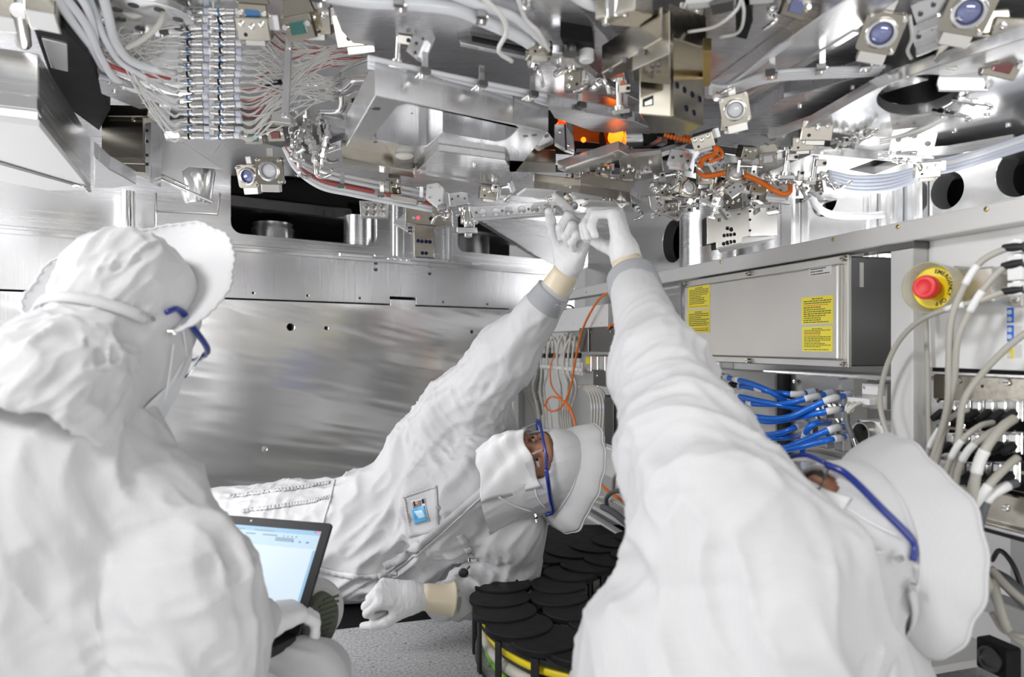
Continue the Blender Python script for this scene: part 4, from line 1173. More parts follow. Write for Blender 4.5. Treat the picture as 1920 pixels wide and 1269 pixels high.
rrectbox(1630, 826, 1668, 864, -.0585, -.057).build('card', M_WHITE, wlb)
rrectbox(1647, 845, 1668, 853, -.057, -.0566).build('orange_bar', M_ORANGE, wlb)
rrectbox(1652, 854, 1668, 861, -.057, -.0566).build('yellow_bar', M_YELLOW, wlb)

# --- middle bay
rail = thing('cable_rail', 'white perforated cable rail with black clips behind the raised sleeve', 'rail', R(1080, 605, .02))
rrectbox(1000, 588, 1140, 617, -.10, .02).build('channel', M_WHITEP, rail, bevel=.001)
for px in (1020, 1030, 1052, 1075, 1096, 1112, 1128):
    MB().lathe(R(px, 606, .0202), RW_N, [(0, .003), (.0004, .003)], 8).build('slot', M_GREYP, rail)
for px in (1045, 1062, 1078, 1097, 1112):
    c = R(px, 583, -.02); MB().box(c, (.022, .03, .022), mR).build('clip', M_BLACK, rail, bevel=.002)
cable('thin black lead looped on top of the white cable rail', RR((1042, 584, .0), (1056, 573, .01), (1072, 574, .01), (1080, 588, .0)), .004, M_BLACKCABLE)
def boxthing(name, label, cat, px0, py0, px1, py1, o0, o1, mat, extra=None, bev=.002):
    t = thing(name, label, cat, R((px0 + px1) / 2, py1, o1))
    rrectbox(px0, py0, px1, py1, o0, o1).build('housing', mat, t, bevel=bev)
    if extra: extra(t)
    return t
def ex1(t):
    rrectbox(1087, 617, 1103, 660, .03, .036).build('side_face', M_DSTEEL, t, bevel=.001)
    for px in (1108, 1145): screw('cover_screw', R(px, 622, .031), RW_N, .004, .002, t)
boxthing('power_box', 'dark grey steel box hanging directly under the white cable rail', 'box', 1086, 615, 1180, 661, -.10, .03, M_DSTEEL, ex1)
def ex2(t):
    for px in (1100, 1112, 1126): rrectbox(px, 668, px + 8, 696, .0, .012).build('terminal', M_BRIGHT, t, bevel=.001)
    rrectbox(1098, 670, 1106, 682, .012, .014).build('yellow_tag', M_YELLOW, t)
boxthing('relay_module', 'silver relay module between the two dark steel boxes', 'relay', 1092, 665, 1180, 700, -.10, .0, M_STAIN, ex2)
def ex3(t):
    for px, py in ((1120, 704), (1120, 724), (1160, 722)): screw('cover_screw', R(px, py, .03), RW_N, .005, .003, t)
boxthing('cover_plate', 'grey steel cover with three screws beside the cable bundle', 'cover', 1112, 693, 1190, 733, -.06, .03, M_DSTEEL, ex3)
def ex4(t):
    rrectbox(1134, 742, 1150, 836, .02, .026).build('front_edge', M_DSTEEL, t, bevel=.001)
    rrectbox(1136, 837, 1172, 853, .02, .024).build('paper_strip', M_WHITE, t)
boxthing('tall_steel_box', 'tall dark steel box low in the middle bay with a paper strip', 'box', 1133, 740, 1195, 838, -.10, .02, M_DSTEEL, ex4)
for k in range(2):
    MB()
# grey-white cable bundle: plugs in two groups, arching over and hanging down behind a tie bar
rng = random.Random(5)
strip = thing('plug_strip', 'white plug strip that the pale cables arch out of', 'plug strip', R(1040, 670, -.03))
rrectbox(990, 662, 1088, 700, -.08, -.03).build('strip', M_WHITEP, strip, bevel=.001)
rrectbox(1050, 676, 1092, 704, -.03, -.012).build('tie_bar', M_WHITE, strip, bevel=.001)
rrectbox(985, 686, 1090, 690, .02, .028).build('cable_tie', M_WHITE, strip, bevel=.001)
xs = [1004, 1010, 1017, 1026, 1032, 1039, 1052, 1058, 1064, 1070, 1076, 1082]
words_ = ('first', 'second', 'third', 'fourth', 'fifth', 'sixth', 'seventh', 'eighth', 'ninth', 'tenth', 'eleventh', 'last')
for k, x in enumerate(xs):
    top = 628 + rng.uniform(-4, 7); dx = rng.uniform(-1.5, 1.5); lx = x - 16 + rng.uniform(-4, 4)
    if k >= 6: lx = x - 10 + rng.uniform(-6, 3)
    lo = 985 + (k - 0) * 7.0
    pts = RR((x + 5, 668, -.02), (x + 5, 645, .0), (x - 2 + dx, top, .02), (lx + 3, top + 18, .03), (lx, 670, .03), (lx + 1, 700, .025), (lo if k < 6 else lx + 8, 730 + rng.uniform(-4, 8), .01), (1000 + k * 5 if k < 6 else 1020 + k * 4.5, 775, -.02), (1006 + k * 4 if k < 6 else 1030 + k * 4, 830, -.06))
    cable(f'{words_[k]} pale cable counted from the wall in the arched bundle', pts, .0052, M_PALECABLE if k not in (3,) else M_DCABLE, 'pale cables arching from the plug strip', boots=(0,), sleeves=((.10, .03),), boot_mat=M_BLACK)
for k in range(6):
    x = 1108 + k * 5.5
    cable(f'{words_[k]} pale cable of the bundle dropping beside the tall steel box', RR((x - 25, 722, -.02), (x - 5, 735, .0), (x + 2, 760, .0), (x + 1, 800, .0), (x - 2, 850, -.02)), .0046, M_PALECABLE, 'pale cables beside the tall box', sleeves=((.5, .02),))
for k in range(4):
    x = 968 + k * 8
    cable(f'{words_[k]} pale cable of those slanting down behind the raised arm', RR((x, 700 + k * 3, -.02), (x + 8, 722, -.01), (x + 22, 742, -.01), (x + 38, 765, -.02), (x + 45, 830, -.04)), .005, M_PALECABLE, 'pale cables slanting behind the arm')
cable('orange cable curving over the power box and looping down the bay', RR((1180, 566, .03), (1150, 551, .04), (1128, 556, .05), (1106, 588, .055), (1090, 625, .05), (1078, 680, .05), (1070, 725, .05), (1055, 760, .05), (1035, 771, .05), (1023, 760, .05), (1033, 744, .05), (1056, 752, .05), (1072, 775, .04), (1082, 812, .03)), .0042, M_ORANGE)
cable('orange cable hanging from the plug strip in a narrow bow', RR((1041, 662, .02), (1032, 690, .04), (1034, 722, .045), (1050, 745, .05), (1068, 762, .045), (1078, 790, .04), (1083, 815, .03)), .0036, M_ORANGE)
cable('short orange cable end over the power box lid', RR((1140, 616, .034), (1150, 606, .04), (1165, 600, .04), (1180, 590, .03)), .0042, M_ORANGE)
cable('orange cable in the tray beside the near sleeve', RR((1118, 900, -.05), (1140, 920, -.04), (1170, 940, -.06)), .006, M_ORANGE)
for k, (pts, r, m, lb) in enumerate((
    (((1130, 950, .0), (1150, 960, .01), (1180, 985, .01)), .012, M_DCABLE, 'ribbed dark grey conduit lying in the floor tray'),
    (((1140, 955, -.02), (1137, 935, .0), (1150, 922, .01), (1175, 920, .0), (1200, 925, -.01)), .008, M_DCABLE, 'dark grey hose bent up out of the floor tray'),
    (((1150, 915, -.02), (1152, 895, .0), (1165, 885, .01), (1180, 890, .0), (1198, 905, -.01)), .007, M_GREYCABLE, 'grey hose arching in the tray under the tall box'),
    (((1110, 930, -.05), (1140, 935, -.03), (1190, 960, -.03)), .006, M_PALECABLE, 'pale cable lying along the tray behind the conduit'),
    (((1105, 938, -.03), (1130, 945, -.01), (1160, 968, .0)), .005, M_PALECABLE, 'pale cable lying along the tray edge by the conduit'),
    (((1160, 860, -.05), (1168, 890, -.03), (1172, 925, -.03)), .0035, M_PALECABLE, 'thin pale wire hanging into the tray'))):
    cable(lb, RR(*pts), r, m)
sw = MB().lathe(R(1168, 880, .0), (0, 0, 1), [(0, .012), (.008, .012), (.008, .016), (.016, .016)], 12).build('tray_fitting', M_CHROME, None, smooth=40)
tag(sw, 'small chrome fitting on the grey hose in the floor tray', 'fitting')
M_DKRED = plain('coated_mirror_red', (.22, .05, .05), .08, .5, coat=1.0)
# ------------------------------------------------------------------ the optical bench overhead, seen from below
def HH(l, h): return [H(x, y, h) for x, y in l]
def blk(name, label, cat, poly, h, th, mat, bevel=.0015, group=None, part='body', bolts=(), br=.005, bmat=None):
    """machined block: outline of its underside given on the plane h above eye height, th thick"""
    pts = HH(poly, h); c = sum(pts, V(0, 0, 0)) / len(pts)
    t = thing(name, label, cat, c, group)
    MB().prism(pts, (0, 0, th)).build(part, mat, t, bevel=bevel)
    for px, py in bolts: bolt(t, H(px, py, h), (0, 0, -1), br, bmat)
    return t
def bolt(t, p, d, r=.005, mat=None, h=None):
    h = h or r * .8; d = Vector(d).normalized()
    o = MB().lathe(p, d, [(0, r), (h * .8, r), (h, r * .85), (h, r * .5), (h * .5, r * .45)], 10).build('bolt', mat or M_CHROME, t, smooth=40)
    return o
def sub(t, name, poly, h, th, mat, bevel=.001, label=None):
    o = MB().prism(HH(poly, h), (0, 0, th)).build(name, mat, t, bevel=bevel)
    if label: o['label'] = label
    return o
def vface(poly, Y):      # polygon standing upright, given as (px, py) at depth Y (or px, py, Y)
    return [P(*p) if len(p) == 3 else P(p[0], p[1], Y) for p in poly]
def vplate(name, label, cat, poly, Y, th, mat, bevel=.001, group=None, part='plate', bolts=(), br=.004):
    pts = vface(poly, Y); c = sum(pts, V(0, 0, 0)) / len(pts); t = thing(name, label, cat, c, group)
    MB().prism(pts, (0, th, 0)).build(part, mat, t, bevel=bevel)
    for px, py in bolts: bolt(t, P(px, py, Y), (0, -1, 0), br)
    return t
def vsub(t, name, poly, Y, th, mat, bevel=.001, label=None):
    o = MB().prism(vface(poly, Y), (0, th, 0)).build(name, mat, t, bevel=bevel)
    if label: o['label'] = label
    return o
def vslab(t, name, poly, holes, Y, th, mat, bevel=0.0005):   # upright plate with real holes
    def c2(px, py): return ((px - 960) / F * Y, CH + (HZ - py) / F * Y)
    M = frame(V(0, Y + th, 0), (1, 0, 0), (0, 0, 1))
    return slab(name, M, [c2(*p) for p in poly], [circ(*c2(x, y), r / F * Y, 14) for x, y, r in holes], th, mat, t, bevel)
def hslab(t, name, poly, holes, h, th, mat, bevel=.001):      # level plate with real holes; holes are lists of px points
    M = Matrix.Translation((0, 0, CH + h))
    f2 = lambda l: [(p.x, p.y) for p in HH(l, h)]
    return slab(name, M, f2(poly), [f2(l) for l in holes], th, mat, t, bevel)

# --- base plates that close the view upward
blk('bench_plate', 'large satin aluminium plate over the milled frame with a long slot', 'plate', [(560, -160), (1010, -80), (1160, 100), (1190, 215), (700, 122), (640, 60)], .50, .03, M_SATIN, bolts=((610, 25), (850, 20), (1100, 165)))
t = blk('bench_slot', 'long slot with bright milled lip in the satin plate overhead', 'slot', [(858, 72), (880, 66), (1012, 92), (1016, 104), (990, 110), (866, 84)], .493, .01, M_DSTEEL)
sub(t, 'lip', [(862, 80), (990, 108), (992, 114), (862, 87)], .488, .008, M_BRIGHT)
sub(t, 'insert', [(885, 72), (990, 93), (988, 99), (884, 78)], .489, .006, M_BLACKM)
blk('bench_plate', 'grey ceiling plate above the connector bank and white wires', 'plate', [(180, -120), (560, -120), (640, 60), (700, 122), (640, 250), (520, 300), (300, 200), (120, 60)], .62, .03, M_ALU)
blk('bench_plate', 'diagonal satin plate carrying the lens mounts', 'plate', [(1320, -60), (1940, -160), (1990, 60), (1745, 128), (1480, 140), (1330, 175)], .50, .03, M_SATIN, bolts=((1560, 40), (1470, 90), (1720, 100)))
t = blk('bench_beam', 'long diagonal aluminium beam between the brass block and the lens mounts', 'beam', [(1320, 185), (1385, 190), (1600, 60), (1700, -10), (1630, -30), (1540, 30)], .475, .025, M_ALUX)
sub(t, 'edge_strip', [(1385, 190), (1400, 193), (1612, 62), (1600, 60)], .472, .01, M_BRIGHT)
t = blk('bench_plate', 'swirl-brushed plate in front of the oval cutout', 'plate', [(1380, 245), (1470, 185), (1660, 130), (1742, 150), (1640, 180), (1500, 245), (1440, 258)], .455, .03, M_SATIN, bolts=((1500, 200), (1600, 165)))
bp = thing('cutout_plate', 'bright polished plate with a big oval cutout over the cabinet', 'plate', H(1700, 220, .42))
oval = [(1722 + 78 * math.cos(a), 178 + 37 * math.sin(a) - 10 * math.cos(a)) for a in [2 * math.pi * k / 48 for k in range(48)]]
hslab(bp, 'body', [(1440, 262), (1520, 235), (1640, 168), (1740, 130), (1960, 60), (2080, 130), (2000, 245), (1800, 300), (1620, 318), (1500, 300)], [oval], .42, .02, M_BRIGHT)
ring = [H(x, y, .42) for x, y in oval]
mbx = MB(); rt = [p + V(0, 0, .02) for p in ring] ; rt2 = [p + V(0, 0, .16) for p in ring]
mbx.strip(rt + rt[:1], rt2 + rt2[:1]); mbx.build('bore_wall', M_DSTEEL, bp, smooth=True)
MB().prism(rt2, (0, 0, .003)).build('bore_end', M_BLACKM, bp)
for x, y in ((1600, 262), (1560, 290), (1790, 245), (1850, 215), (1890, 235)): bolt(bp, H(x, y, .42), (0, 0, -1), .005)
t = thing('rear_plate', 'low plate with a milled pocket beyond the polished plate', 'plate', H(1640, 330, .40))
hslab(t, 'body', [(1420, 330), (1520, 290), (1660, 300), (1780, 290), (1900, 270), (1960, 300), (1780, 340), (1600, 372), (1480, 372)], [[(1590, 318), (1640, 300), (1700, 305), (1640, 328)]], .385, .02, M_ALU)
blk('bench_plate', 'low satin plate beyond the milled frame over the windows', 'plate', [(590, 296), (640, 278), (780, 312), (945, 347), (1010, 322), (1200, 330), (1180, 365), (980, 368), (850, 362), (600, 318)], .44, .02, M_SATIN)
blk('bench_plate', 'grey rear plate over the vessel wall behind the glass fittings', 'plate', [(250, 262), (440, 255), (620, 300), (640, 330), (440, 330), (300, 300)], .56, .02, M_ALU)
blk('bench_plate', 'steel rear plate over the hanging mirror mounts by the raised hands', 'plate', [(1000, 330), (1230, 270), (1440, 300), (1500, 372), (1330, 395), (1200, 400), (1000, 372)], .47, .02, M_BRIGHT)

# --- milled frame in the centre
mf_ = thing('milled_frame', 'big milled aluminium frame with a deep rectangular pocket, overhead in the middle', 'frame', H(840, 250, .40))
po = [(703, 180), (1028, 247), (948, 346), (648, 275)]
pk = [(752, 202), (772, 197), (960, 233), (972, 240), (945, 268), (925, 275), (825, 252), (800, 270), (786, 272), (700, 262), (700, 255)]
pk = [(745, 200), (765, 195), (962, 232), (972, 241), (948, 263), (930, 265), (830, 248), (800, 274), (785, 276), (706, 263), (700, 256)]
hslab(mf_, 'body', po, [pk], .40, .062, M_ALUX, .0015)
tp = [p + V(0, 0, .058) for p in HH(pk, .40)]
MB().prism(tp, (0, 0, .004)).build('pocket_floor', M_BRIGHT, mf_)
for x, y, r in ((705, 203, .0075), (703, 266, .004), (985, 255, .005), (1002, 253, .005)):
    MB().lathe(H(x, y, .40), (0, 0, -1), [(0, r), (.0008, r), (.0008, r * .6)], 14).build('bore', M_DSTEEL, mf_, smooth=40)
for x, y in ((772, 212), (752, 222)): MB().lathe(H(x, y, .4585), (0, 0, -1), [(0, .0022), (.001, .0022)], 8).build('screw_hole', M_HOLE, mf_)
# stepped lower bracket under the frame
st = blk('stepped_bracket', 'grey L-shaped bracket stepping down from the milled frame', 'bracket', [(781, 321), (821, 283), (948, 300), (956, 314), (928, 346)], .385, .015, M_SATIN, bolts=((890, 310), (790, 322)))
sub(st, 'foot', [(781, 321), (928, 346), (924, 350), (780, 325)], .382, .004, M_ALU)
t = blk('rail_block', 'long nickel rail block under the front edge of the milled frame', 'block', [(640, 296), (775, 322), (778, 334), (642, 310)], .375, .032, M_NICKEL, bolts=())
sub(t, 'insert', [(722, 286), (772, 294), (775, 306), (720, 298)], .402, .012, M_NICKELD)
MB().sphere(H(758, 292, .395), (.02, .012, .008), 14, 8).build('cap', M_PALECABLE, t, smooth=True)

# --- cable run along the front of the frame with its clamps
def hp(l, dh=0.0): return [H(x, y, hh + dh) for x, y, hh in l]
run = [(690, 116, .455), (800, 141, .455), (905, 163, .455), (1000, 182, .452), (1090, 200, .45), (1180, 219, .45), (1225, 228, .45)]
wd = ('nearest', 'second', 'third', 'fourth', 'fifth', 'sixth')
for k in range(5):
    o = (k - 2) * 4.2
    MBt = MB().tube([H(x, y + o, hh - .0 + .004 * (k % 2)) for x, y, hh in run], .0042, 8, 5)
    tag(MBt.build('hose', M_CLEARTUBE if k != 3 else M_WIRE, None, smooth=True), f'{wd[k]} milky hose of the clamped run along the milled frame', 'hose', 'milky hoses along the milled frame')
tr = blk('hose_tray', 'thin dark tray under the run of milky hoses', 'tray', [(690, 127), (1000, 191), (1200, 232), (1200, 236), (1000, 196), (690, 132)], .452, .004, M_DSTEEL)
def clampthing(label, px, py, h, sc=1.0, rot=0.0, group='hose clamps on the bench'):
    t = thing('hose_clamp', label, 'clamp', H(px, py, h), group)
    m = Matrix.Rotation(rot, 3, 'Z'); c = H(px, py, h)
    MB().box(c + V(0, 0, .012) * sc, V(.010, .004, .036) * sc, m).build('tab', M_BRIGHT, t, bevel=.0006)
    MB().box(c + m @ V(0, .010, -.004) * sc, V(.018, .028, .004) * sc, m).build('saddle', M_CHROME, t, bevel=.0006)
    MB().box(c + m @ V(-.004, -.012, -.006) * sc, V(.016, .010, .010) * sc, m)  .build('grip', M_DSTEEL, t, bevel=.0008)
    bolt(t, c + m @ V(0, .014, -.006) * sc, (0, 0, -1), .0042 * sc)
    return t
for (x, y), w_ in zip(((797, 132), (903, 156), (998, 175), (1087, 195), (1172, 212)), ('first hose clamp on the milled frame run, above its corner', 'second hose clamp on the milled frame run from its corner', 'third hose clamp on the milled frame run, mid way', 'fourth hose clamp on the run, above the brushed curved plate', 'last hose clamp on the run, beside the nickel block')):
    clampthing(w_, x, y, .445, 1.0, .5)

# --- curved plate and amber module
t = thing('curved_plate', 'swirl-brushed plate with a curved edge above the amber glow', 'plate', H(1130, 225, .43))
MB().prism(HH([(1025, 197), (1190, 228), (1235, 246), (1215, 252), (1175, 245), (1150, 250), (1110, 246), (1070, 232), (1040, 222)], .43), (0, 0, .02)).build('body', M_SATIN, t, bevel=.001)
am = thing('amber_module', 'dark beam module glowing orange through amber windows overhead', 'beam module', H(1130, 265, .44))
vsub(am, 'back_wall', [(1020, 205), (1265, 235), (1265, 300), (1020, 285)], 1.62, .01, M_BLACKM, 0)
vsub(am, 'amber_window', [(1046, 222), (1062, 230), (1064, 258), (1048, 252)], 1.50, .006, M_AMBER, .001)
vsub(am, 'amber_window', [(1072, 234), (1126, 244), (1126, 268), (1072, 262)], 1.55, .006, M_AMBER, .001)
vsub(am, 'amber_window', [(1128, 246), (1172, 250), (1172, 274), (1128, 272)], 1.54, .006, M_AMBER, .001)
vsub(am, 'amber_window', [(1178, 272), (1206, 276), (1204, 290), (1180, 288)], 1.50, .006, M_AMBER, .001)
vsub(am, 'partition', [(1062, 228), (1074, 234), (1078, 282), (1064, 280)], 1.46, .012, M_DSTEEL)
vsub(am, 'partition', [(1126, 246), (1132, 247), (1138, 272), (1128, 274)], 1.50, .03, M_BLACKM)
MB().lathe(P(1153, 259, 1.50), (0, -1, .2), [(0, .016), (.02, .016), (.028, .012), (.030, .002)], 20).build('lamp', M_AMBERLAMP, am, smooth=True)
MB().sphere(P(1053, 236, 1.53), .012, 12, 8).build('lamp', M_AMBERLAMP, am, smooth=True)
MB().sphere(P(1094, 262, 1.54), .006, 12, 8).build('lamp', M_AMBERLAMP, am, smooth=True)
MB().lathe(P(1168, 262, 1.5), (1, .15, .06), [(0, .024), (.05, .024), (.05, .02), (.06, .02)], 24).build('barrel', M_ALU, am, smooth=40)
vsub(am, 'end_block', [(1205, 247), (1232, 250), (1232, 274), (1208, 270)], 1.48, .04, M_BLACKM)
vsub(am, 'sill', [(1080, 278), (1232, 278), (1290, 262), (1292, 268), (1234, 288), (1080, 286)], 1.46, .05, M_DSTEEL)
t = vplate('steel_cube', 'small steel cube turned on edge beside the amber glow', 'block', [(992, 262), (1022, 240), (1040, 262), (1010, 277)], 1.46, .03, M_ALU, .002, part='body')
vsub(t, 'face_cut', [(1020, 253), (1028, 250), (1030, 256), (1022, 259)], 1.459, .002, M_DSTEEL, 0)
t = vplate('mirror_holder', 'bright upright holder standing in front of the amber windows', 'holder', [(1040, 232), (1058, 232), (1076, 256), (1078, 286), (1060, 280), (1040, 268)], 1.44, .02, M_BRIGHT, .0015, part='body', bolts=((1050, 245), (1066, 270)))
vsub(t, 'gap', [(1058, 232), (1061, 233), (1063, 281), (1060, 280)], 1.438, .004, M_INK, 0)

# --- large nickel block with screw bores
nb = thing('nickel_block', 'large stepped nickel block with dark bores hanging overhead', 'block', H(1260, 225, .36))
bt = HH([(1199, 214), (1257, 219), (1313, 237), (1290, 250), (1222, 250)], .36)
MB().prism(bt, (0, 0, .13)).build('body', M_NICKEL, nb, bevel=.0015)
a, b = bt[1], bt[2]; dr = (b - a).normalized(); nrm_ = V(dr.y, -dr.x, 0)
if nrm_.y > 0: nrm_ = -nrm_
fm = frame(a + nrm_ * .0002, dr, (0, 0, 1)); w_ = (b - a).length
hl2 = [circ(w_ * q, .0505 - .003 * i, .0055, 12) for i, q in enumerate((.12, .36, .62, .88))] + [circ(w_ * q, .019 - .003 * i, .0055, 12) for i, q in enumerate((.42, .68))]
slab('bored_face', frame(a, dr, (0, 0, 1)) if frame(a, dr, (0, 0, 1)).to_3x3().col[2].dot(nrm_) > 0 else frame(a + nrm_ * .006, dr, (0, 0, 1)), [(.0, .0), (w_, .0), (w_, .125), (0, .125)], hl2, .006, M_NICKELD, nb)
MB().prism([a + dr * .002 + nrm_ * .0008 + V(0, 0, .003), a + dr * (w_ - .002) + nrm_ * .0008 + V(0, 0, .003), a + dr * (w_ - .002) + nrm_ * .0008 + V(0, 0, .07), a + dr * .002 + nrm_ * .0008 + V(0, 0, .07)], nrm_ * .0008).build('bore_floor', M_BLUEHOLE, nb)
p_ = bt[0] + (bt[1] - bt[0]) * .22 + V(0, -.0006, .012)
m_ = frame(p_, bt[1] - bt[0], (0, 0, 1)).to_3x3()
MB().prism([p_ + m_ @ V(-.006, 0, 0), p_ + m_ @ V(.012, .004, 0), p_ + m_ @ V(.012, .020, 0), p_ + m_ @ V(-.006, .012, 0)], (0, .002, 0)).build('square_port', M_INK, nb)
MB().prism([p_ + m_ @ V(-.003, .002, .001), p_ + m_ @ V(.009, .005, .001), p_ + m_ @ V(.009, .013, .001), p_ + m_ @ V(-.003, .007, .001)], (0, .0012, 0)).build('port_glint', M_BRIGHT, nb)
sub(nb, 'shoulder', [(1185, 132), (1256, 100), (1258, 160), (1186, 152)], .405, .06, M_NICKEL, .0015)
sub(nb, 'upper_beam', [(1128, 138), (1240, 72), (1262, 84), (1260, 100), (1136, 150)], .425, .045, M_NICKEL, .0015)
sub(nb, 'rear_plate', [(1255, 70), (1325, 92), (1318, 165), (1257, 160)], .445, .05, M_NICKELD, .0015)
sub(nb, 'yellow_reflection', [(1318, 96), (1334, 96), (1332, 160), (1317, 166)], .44, .02, M_BRASS, .0005)  # brass-coloured strip stands in for a yellowish reflection
for x, y in ((1225, 122), (1236, 120), (1222, 134), (1234, 132)): bolt(nb, H(x, y, .402), (0, 0, -1), .003, M_DSTEEL)
for x, y in ((1200, 95), (1170, 112), (1145, 130)): bolt(nb, H(x, y, .425), (0, -.6, -.4), .004, M_DSTEEL)
t = blk('nickel_block', 'smaller nickel block with twin cylinders at the upper frame edge', 'block', [(1115, 36), (1190, 18), (1225, 30), (1195, 52), (1130, 46)], .46, .05, M_NICKEL, bolts=((1135, 42),))
for x in (1148, 1165): MB().lathe(H(x, 34, .46), (0, -.2, 1), [(0, .011), (.05, .011), (.05, .008), (.065, .008)], 16).build('cylinder', M_CHROME, t, smooth=40)
t = blk('motor_unit', 'dark motor with a white cap under the satin plate edge', 'motor', [(1050, 70), (1110, 80), (1115, 108), (1060, 95)], .475, .03, M_BLACKM)
MB().lathe(H(1100, 95, .475), (0, 0, -1), [(0, .012), (.016, .012), (.018, .010)], 16).build('white_cap', M_WHITE, t, smooth=40)
MB().lathe(H(1070, 88, .475), (0, 0, -1), [(0, .014), (.012, .014)], 16).build('rotor', M_DSTEEL, t, smooth=40)
blk('bench_bracket', 'long slanted bracket between the satin plate and the nickel block', 'bracket', [(1010, 100), (1060, 100), (1120, 150), (1200, 190), (1190, 202), (1080, 160)], .47, .015, M_SATIN, bolts=((1050, 115), (1075, 128), (1120, 160), (1150, 175)))
t = blk('dark_housing', 'black housing at the top edge beside the nickel block', 'housing', [(1378, -20), (1405, -20), (1412, 40), (1400, 75), (1380, 70)], .47, .06, M_BLACKM)
sub(t, 'cover', [(1330, 10), (1376, 0), (1376, 20), (1336, 30)], .465, .01, M_DSTEEL)
blk('channel_rail', 'pale channel rail across the top edge over the black housing', 'rail', [(1285, 6), (1450, -8), (1450, 6), (1290, 18)], .47, .012, M_GREYP2)

# --- machined bracket at the far left
mb_ = thing('machined_bracket', 'huge machined aluminium bracket with a lit underside painted white at the frame edge', 'bracket', H(60, 290, .36))
po = [(-120, 215), (74, 238), (170, 357), (90, 357), (-120, 318)]
MB().prism(HH(po, .36), (0, 0, .012)).build('lit_underside', M_WHITEP, mb_, bevel=.001)  # white sheet paints in the bright floor reflection under the bracket
pts = HH([(-120, 206), (73, 229), (170, 350), (90, 352), (-120, 310)], .372)
MB().prism(pts, (0, 0, .115)).build('body', M_ALU, mb_, bevel=.002)
sub(mb_, 'step_band', [(-120, 184), (70, 206), (78, 222), (-120, 208)], .383, .022, M_BRIGHT, .001)
gp = [H(-60, 284, .3595), H(160, 349, .3595), H(166, 354, .3595), H(-60, 290, .3595)]
MB().prism(gp, (0, 0, -.002)).build('groove', M_DSTEEL, mb_)
MB().tube([H(138, 348, .358), H(156, 350, .355), H(168, 358, .35)], .004, 8).build('hinge_pin', M_CHROME, mb_, smooth=True)
t = blk('black_cover', 'black cover plate wedged behind the huge machined bracket', 'cover', [(60, 45), (122, 55), (165, 100), (207, 205), (186, 245), (110, 190)], .50, .08, M_BLACKM)
sub(t, 'grey_insert', [(78, 72), (126, 84), (128, 135), (96, 128)], .496, .03, M_ALU)
t = blk('clamp_block', 'nickel clamp block with a bright underside above the machined bracket', 'block', [(44, 18), (104, 28), (116, 66), (56, 54)], .49, .05, M_NICKEL)
sub(t, 'underside', [(46, 20), (102, 29), (113, 64), (58, 52)], .487, .003, M_WHITEP)
t = blk('clamp_block', 'nickel block cut by the frame edge beside the pale clamp block', 'block', [(-60, 20), (28, 36), (34, 64), (-60, 52)], .49, .05, M_NICKEL)
sub(t, 'underside', [(-60, 22), (26, 37), (32, 62), (-60, 50)], .487, .003, M_WHITEP)
MB().cyl(H(36, 20, .50), H(44, 80, .50), .012, seg=14).build('pivot', M_CHROME, t, smooth=40)
t = thing('guard_plate', 'half-round ribbed guard plate under the machined bracket tip', 'guard', H(205, 340, .36))
MB().prism(HH([(176, 352), (176, 292), (206, 318), (232, 332), (256, 346), (215, 353)], .35), (0, 0, .03)).build('body', M_ALUX, t, bevel=.002)
sub(t, 'lip', [(180, 288), (196, 292), (232, 322), (210, 322)], .375, .01, M_WHITEP)
# nickel box and white plates
t = vplate('nickel_box', 'nickel sheet box with a pale interior hanging beside the black cover', 'box', [(190, 214), (268, 212), (270, 322), (236, 318), (190, 288)], 1.58, .10, M_NICKELD, .0015, part='body', bolts=((228, 205), (255, 207), (250, 225)))
vsub(t, 'front_panel', [(196, 196), (280, 198), (276, 218), (190, 218)], 1.56, .012, M_NICKEL)
vsub(t, 'lower_lip', [(210, 292), (268, 296), (272, 308), (215, 306)], 1.56, .02, M_NICKEL)
vsub(t, 'base_block', [(222, 306), (272, 309), (272, 324), (238, 322)], 1.565, .03, M_NICKELD)
t = blk('angle_plate', 'grey angle plate with screws over the nickel box', 'plate', [(184, 148), (250, 166), (300, 200), (262, 205), (190, 176)], .49, .012, M_SATIN, bolts=((205, 155), (232, 165), (215, 172), (270, 192)))
t = vplate('black_edged_plate', 'narrow grey plate with dark slots beside the nickel box', 'plate', [(272, 230), (284, 228), (284, 262), (280, 342), (272, 325)], 1.50, .05, M_SATIN)
for y in (242, 262, 288, 305): vsub(t, 'slot', [(273, y), (277, y), (277, y + 5), (273, y + 5)], 1.498, .004, M_INK, 0)
t = vplate('white_plate', 'white angled sheet plate hanging over the vessel wall', 'plate', [(284, 230), (302, 233), (311, 264), (345, 268), (418, 317), (352, 312), (341, 320), (350, 362), (330, 352), (284, 326)], 1.62, .004, M_WHITEP, part='sheet', bolts=((300, 300),))
t = blk('sloped_housing', 'grey sloped housing with a dark band above the white plate', 'housing', [(318, 226), (360, 222), (420, 262), (400, 290), (345, 268)], .50, .06, M_ALU)
sub(t, 'band', [(352, 224), (362, 222), (392, 240), (384, 246)], .497, .01, M_DSTEEL)
t = thing('steel_cone', 'tapered steel collar hanging beneath the white plate', 'collar', P(372, 350, 1.66))
MB().lathe(P(366, 315, 1.70), (.08, 0, -1), [(0, .044), (.01, .046), (.03, .042), (.085, .030), (.09, .026)], 28).build('body', M_BRIGHT, t, smooth=40)
for x0, y0, x1, y1, lb in ((281, 318, 352, 350, 'upper thin steel rod slanting under the white plate'), (281, 326, 400, 378, 'lower thin steel rod slanting under the white plate')):
    o = MB().cyl(P(x0, y0, 1.56), P(x1, y1, 1.56), .0035, seg=10).build('rod', M_CHROME, None, smooth=40); tag(o, lb, 'rod')
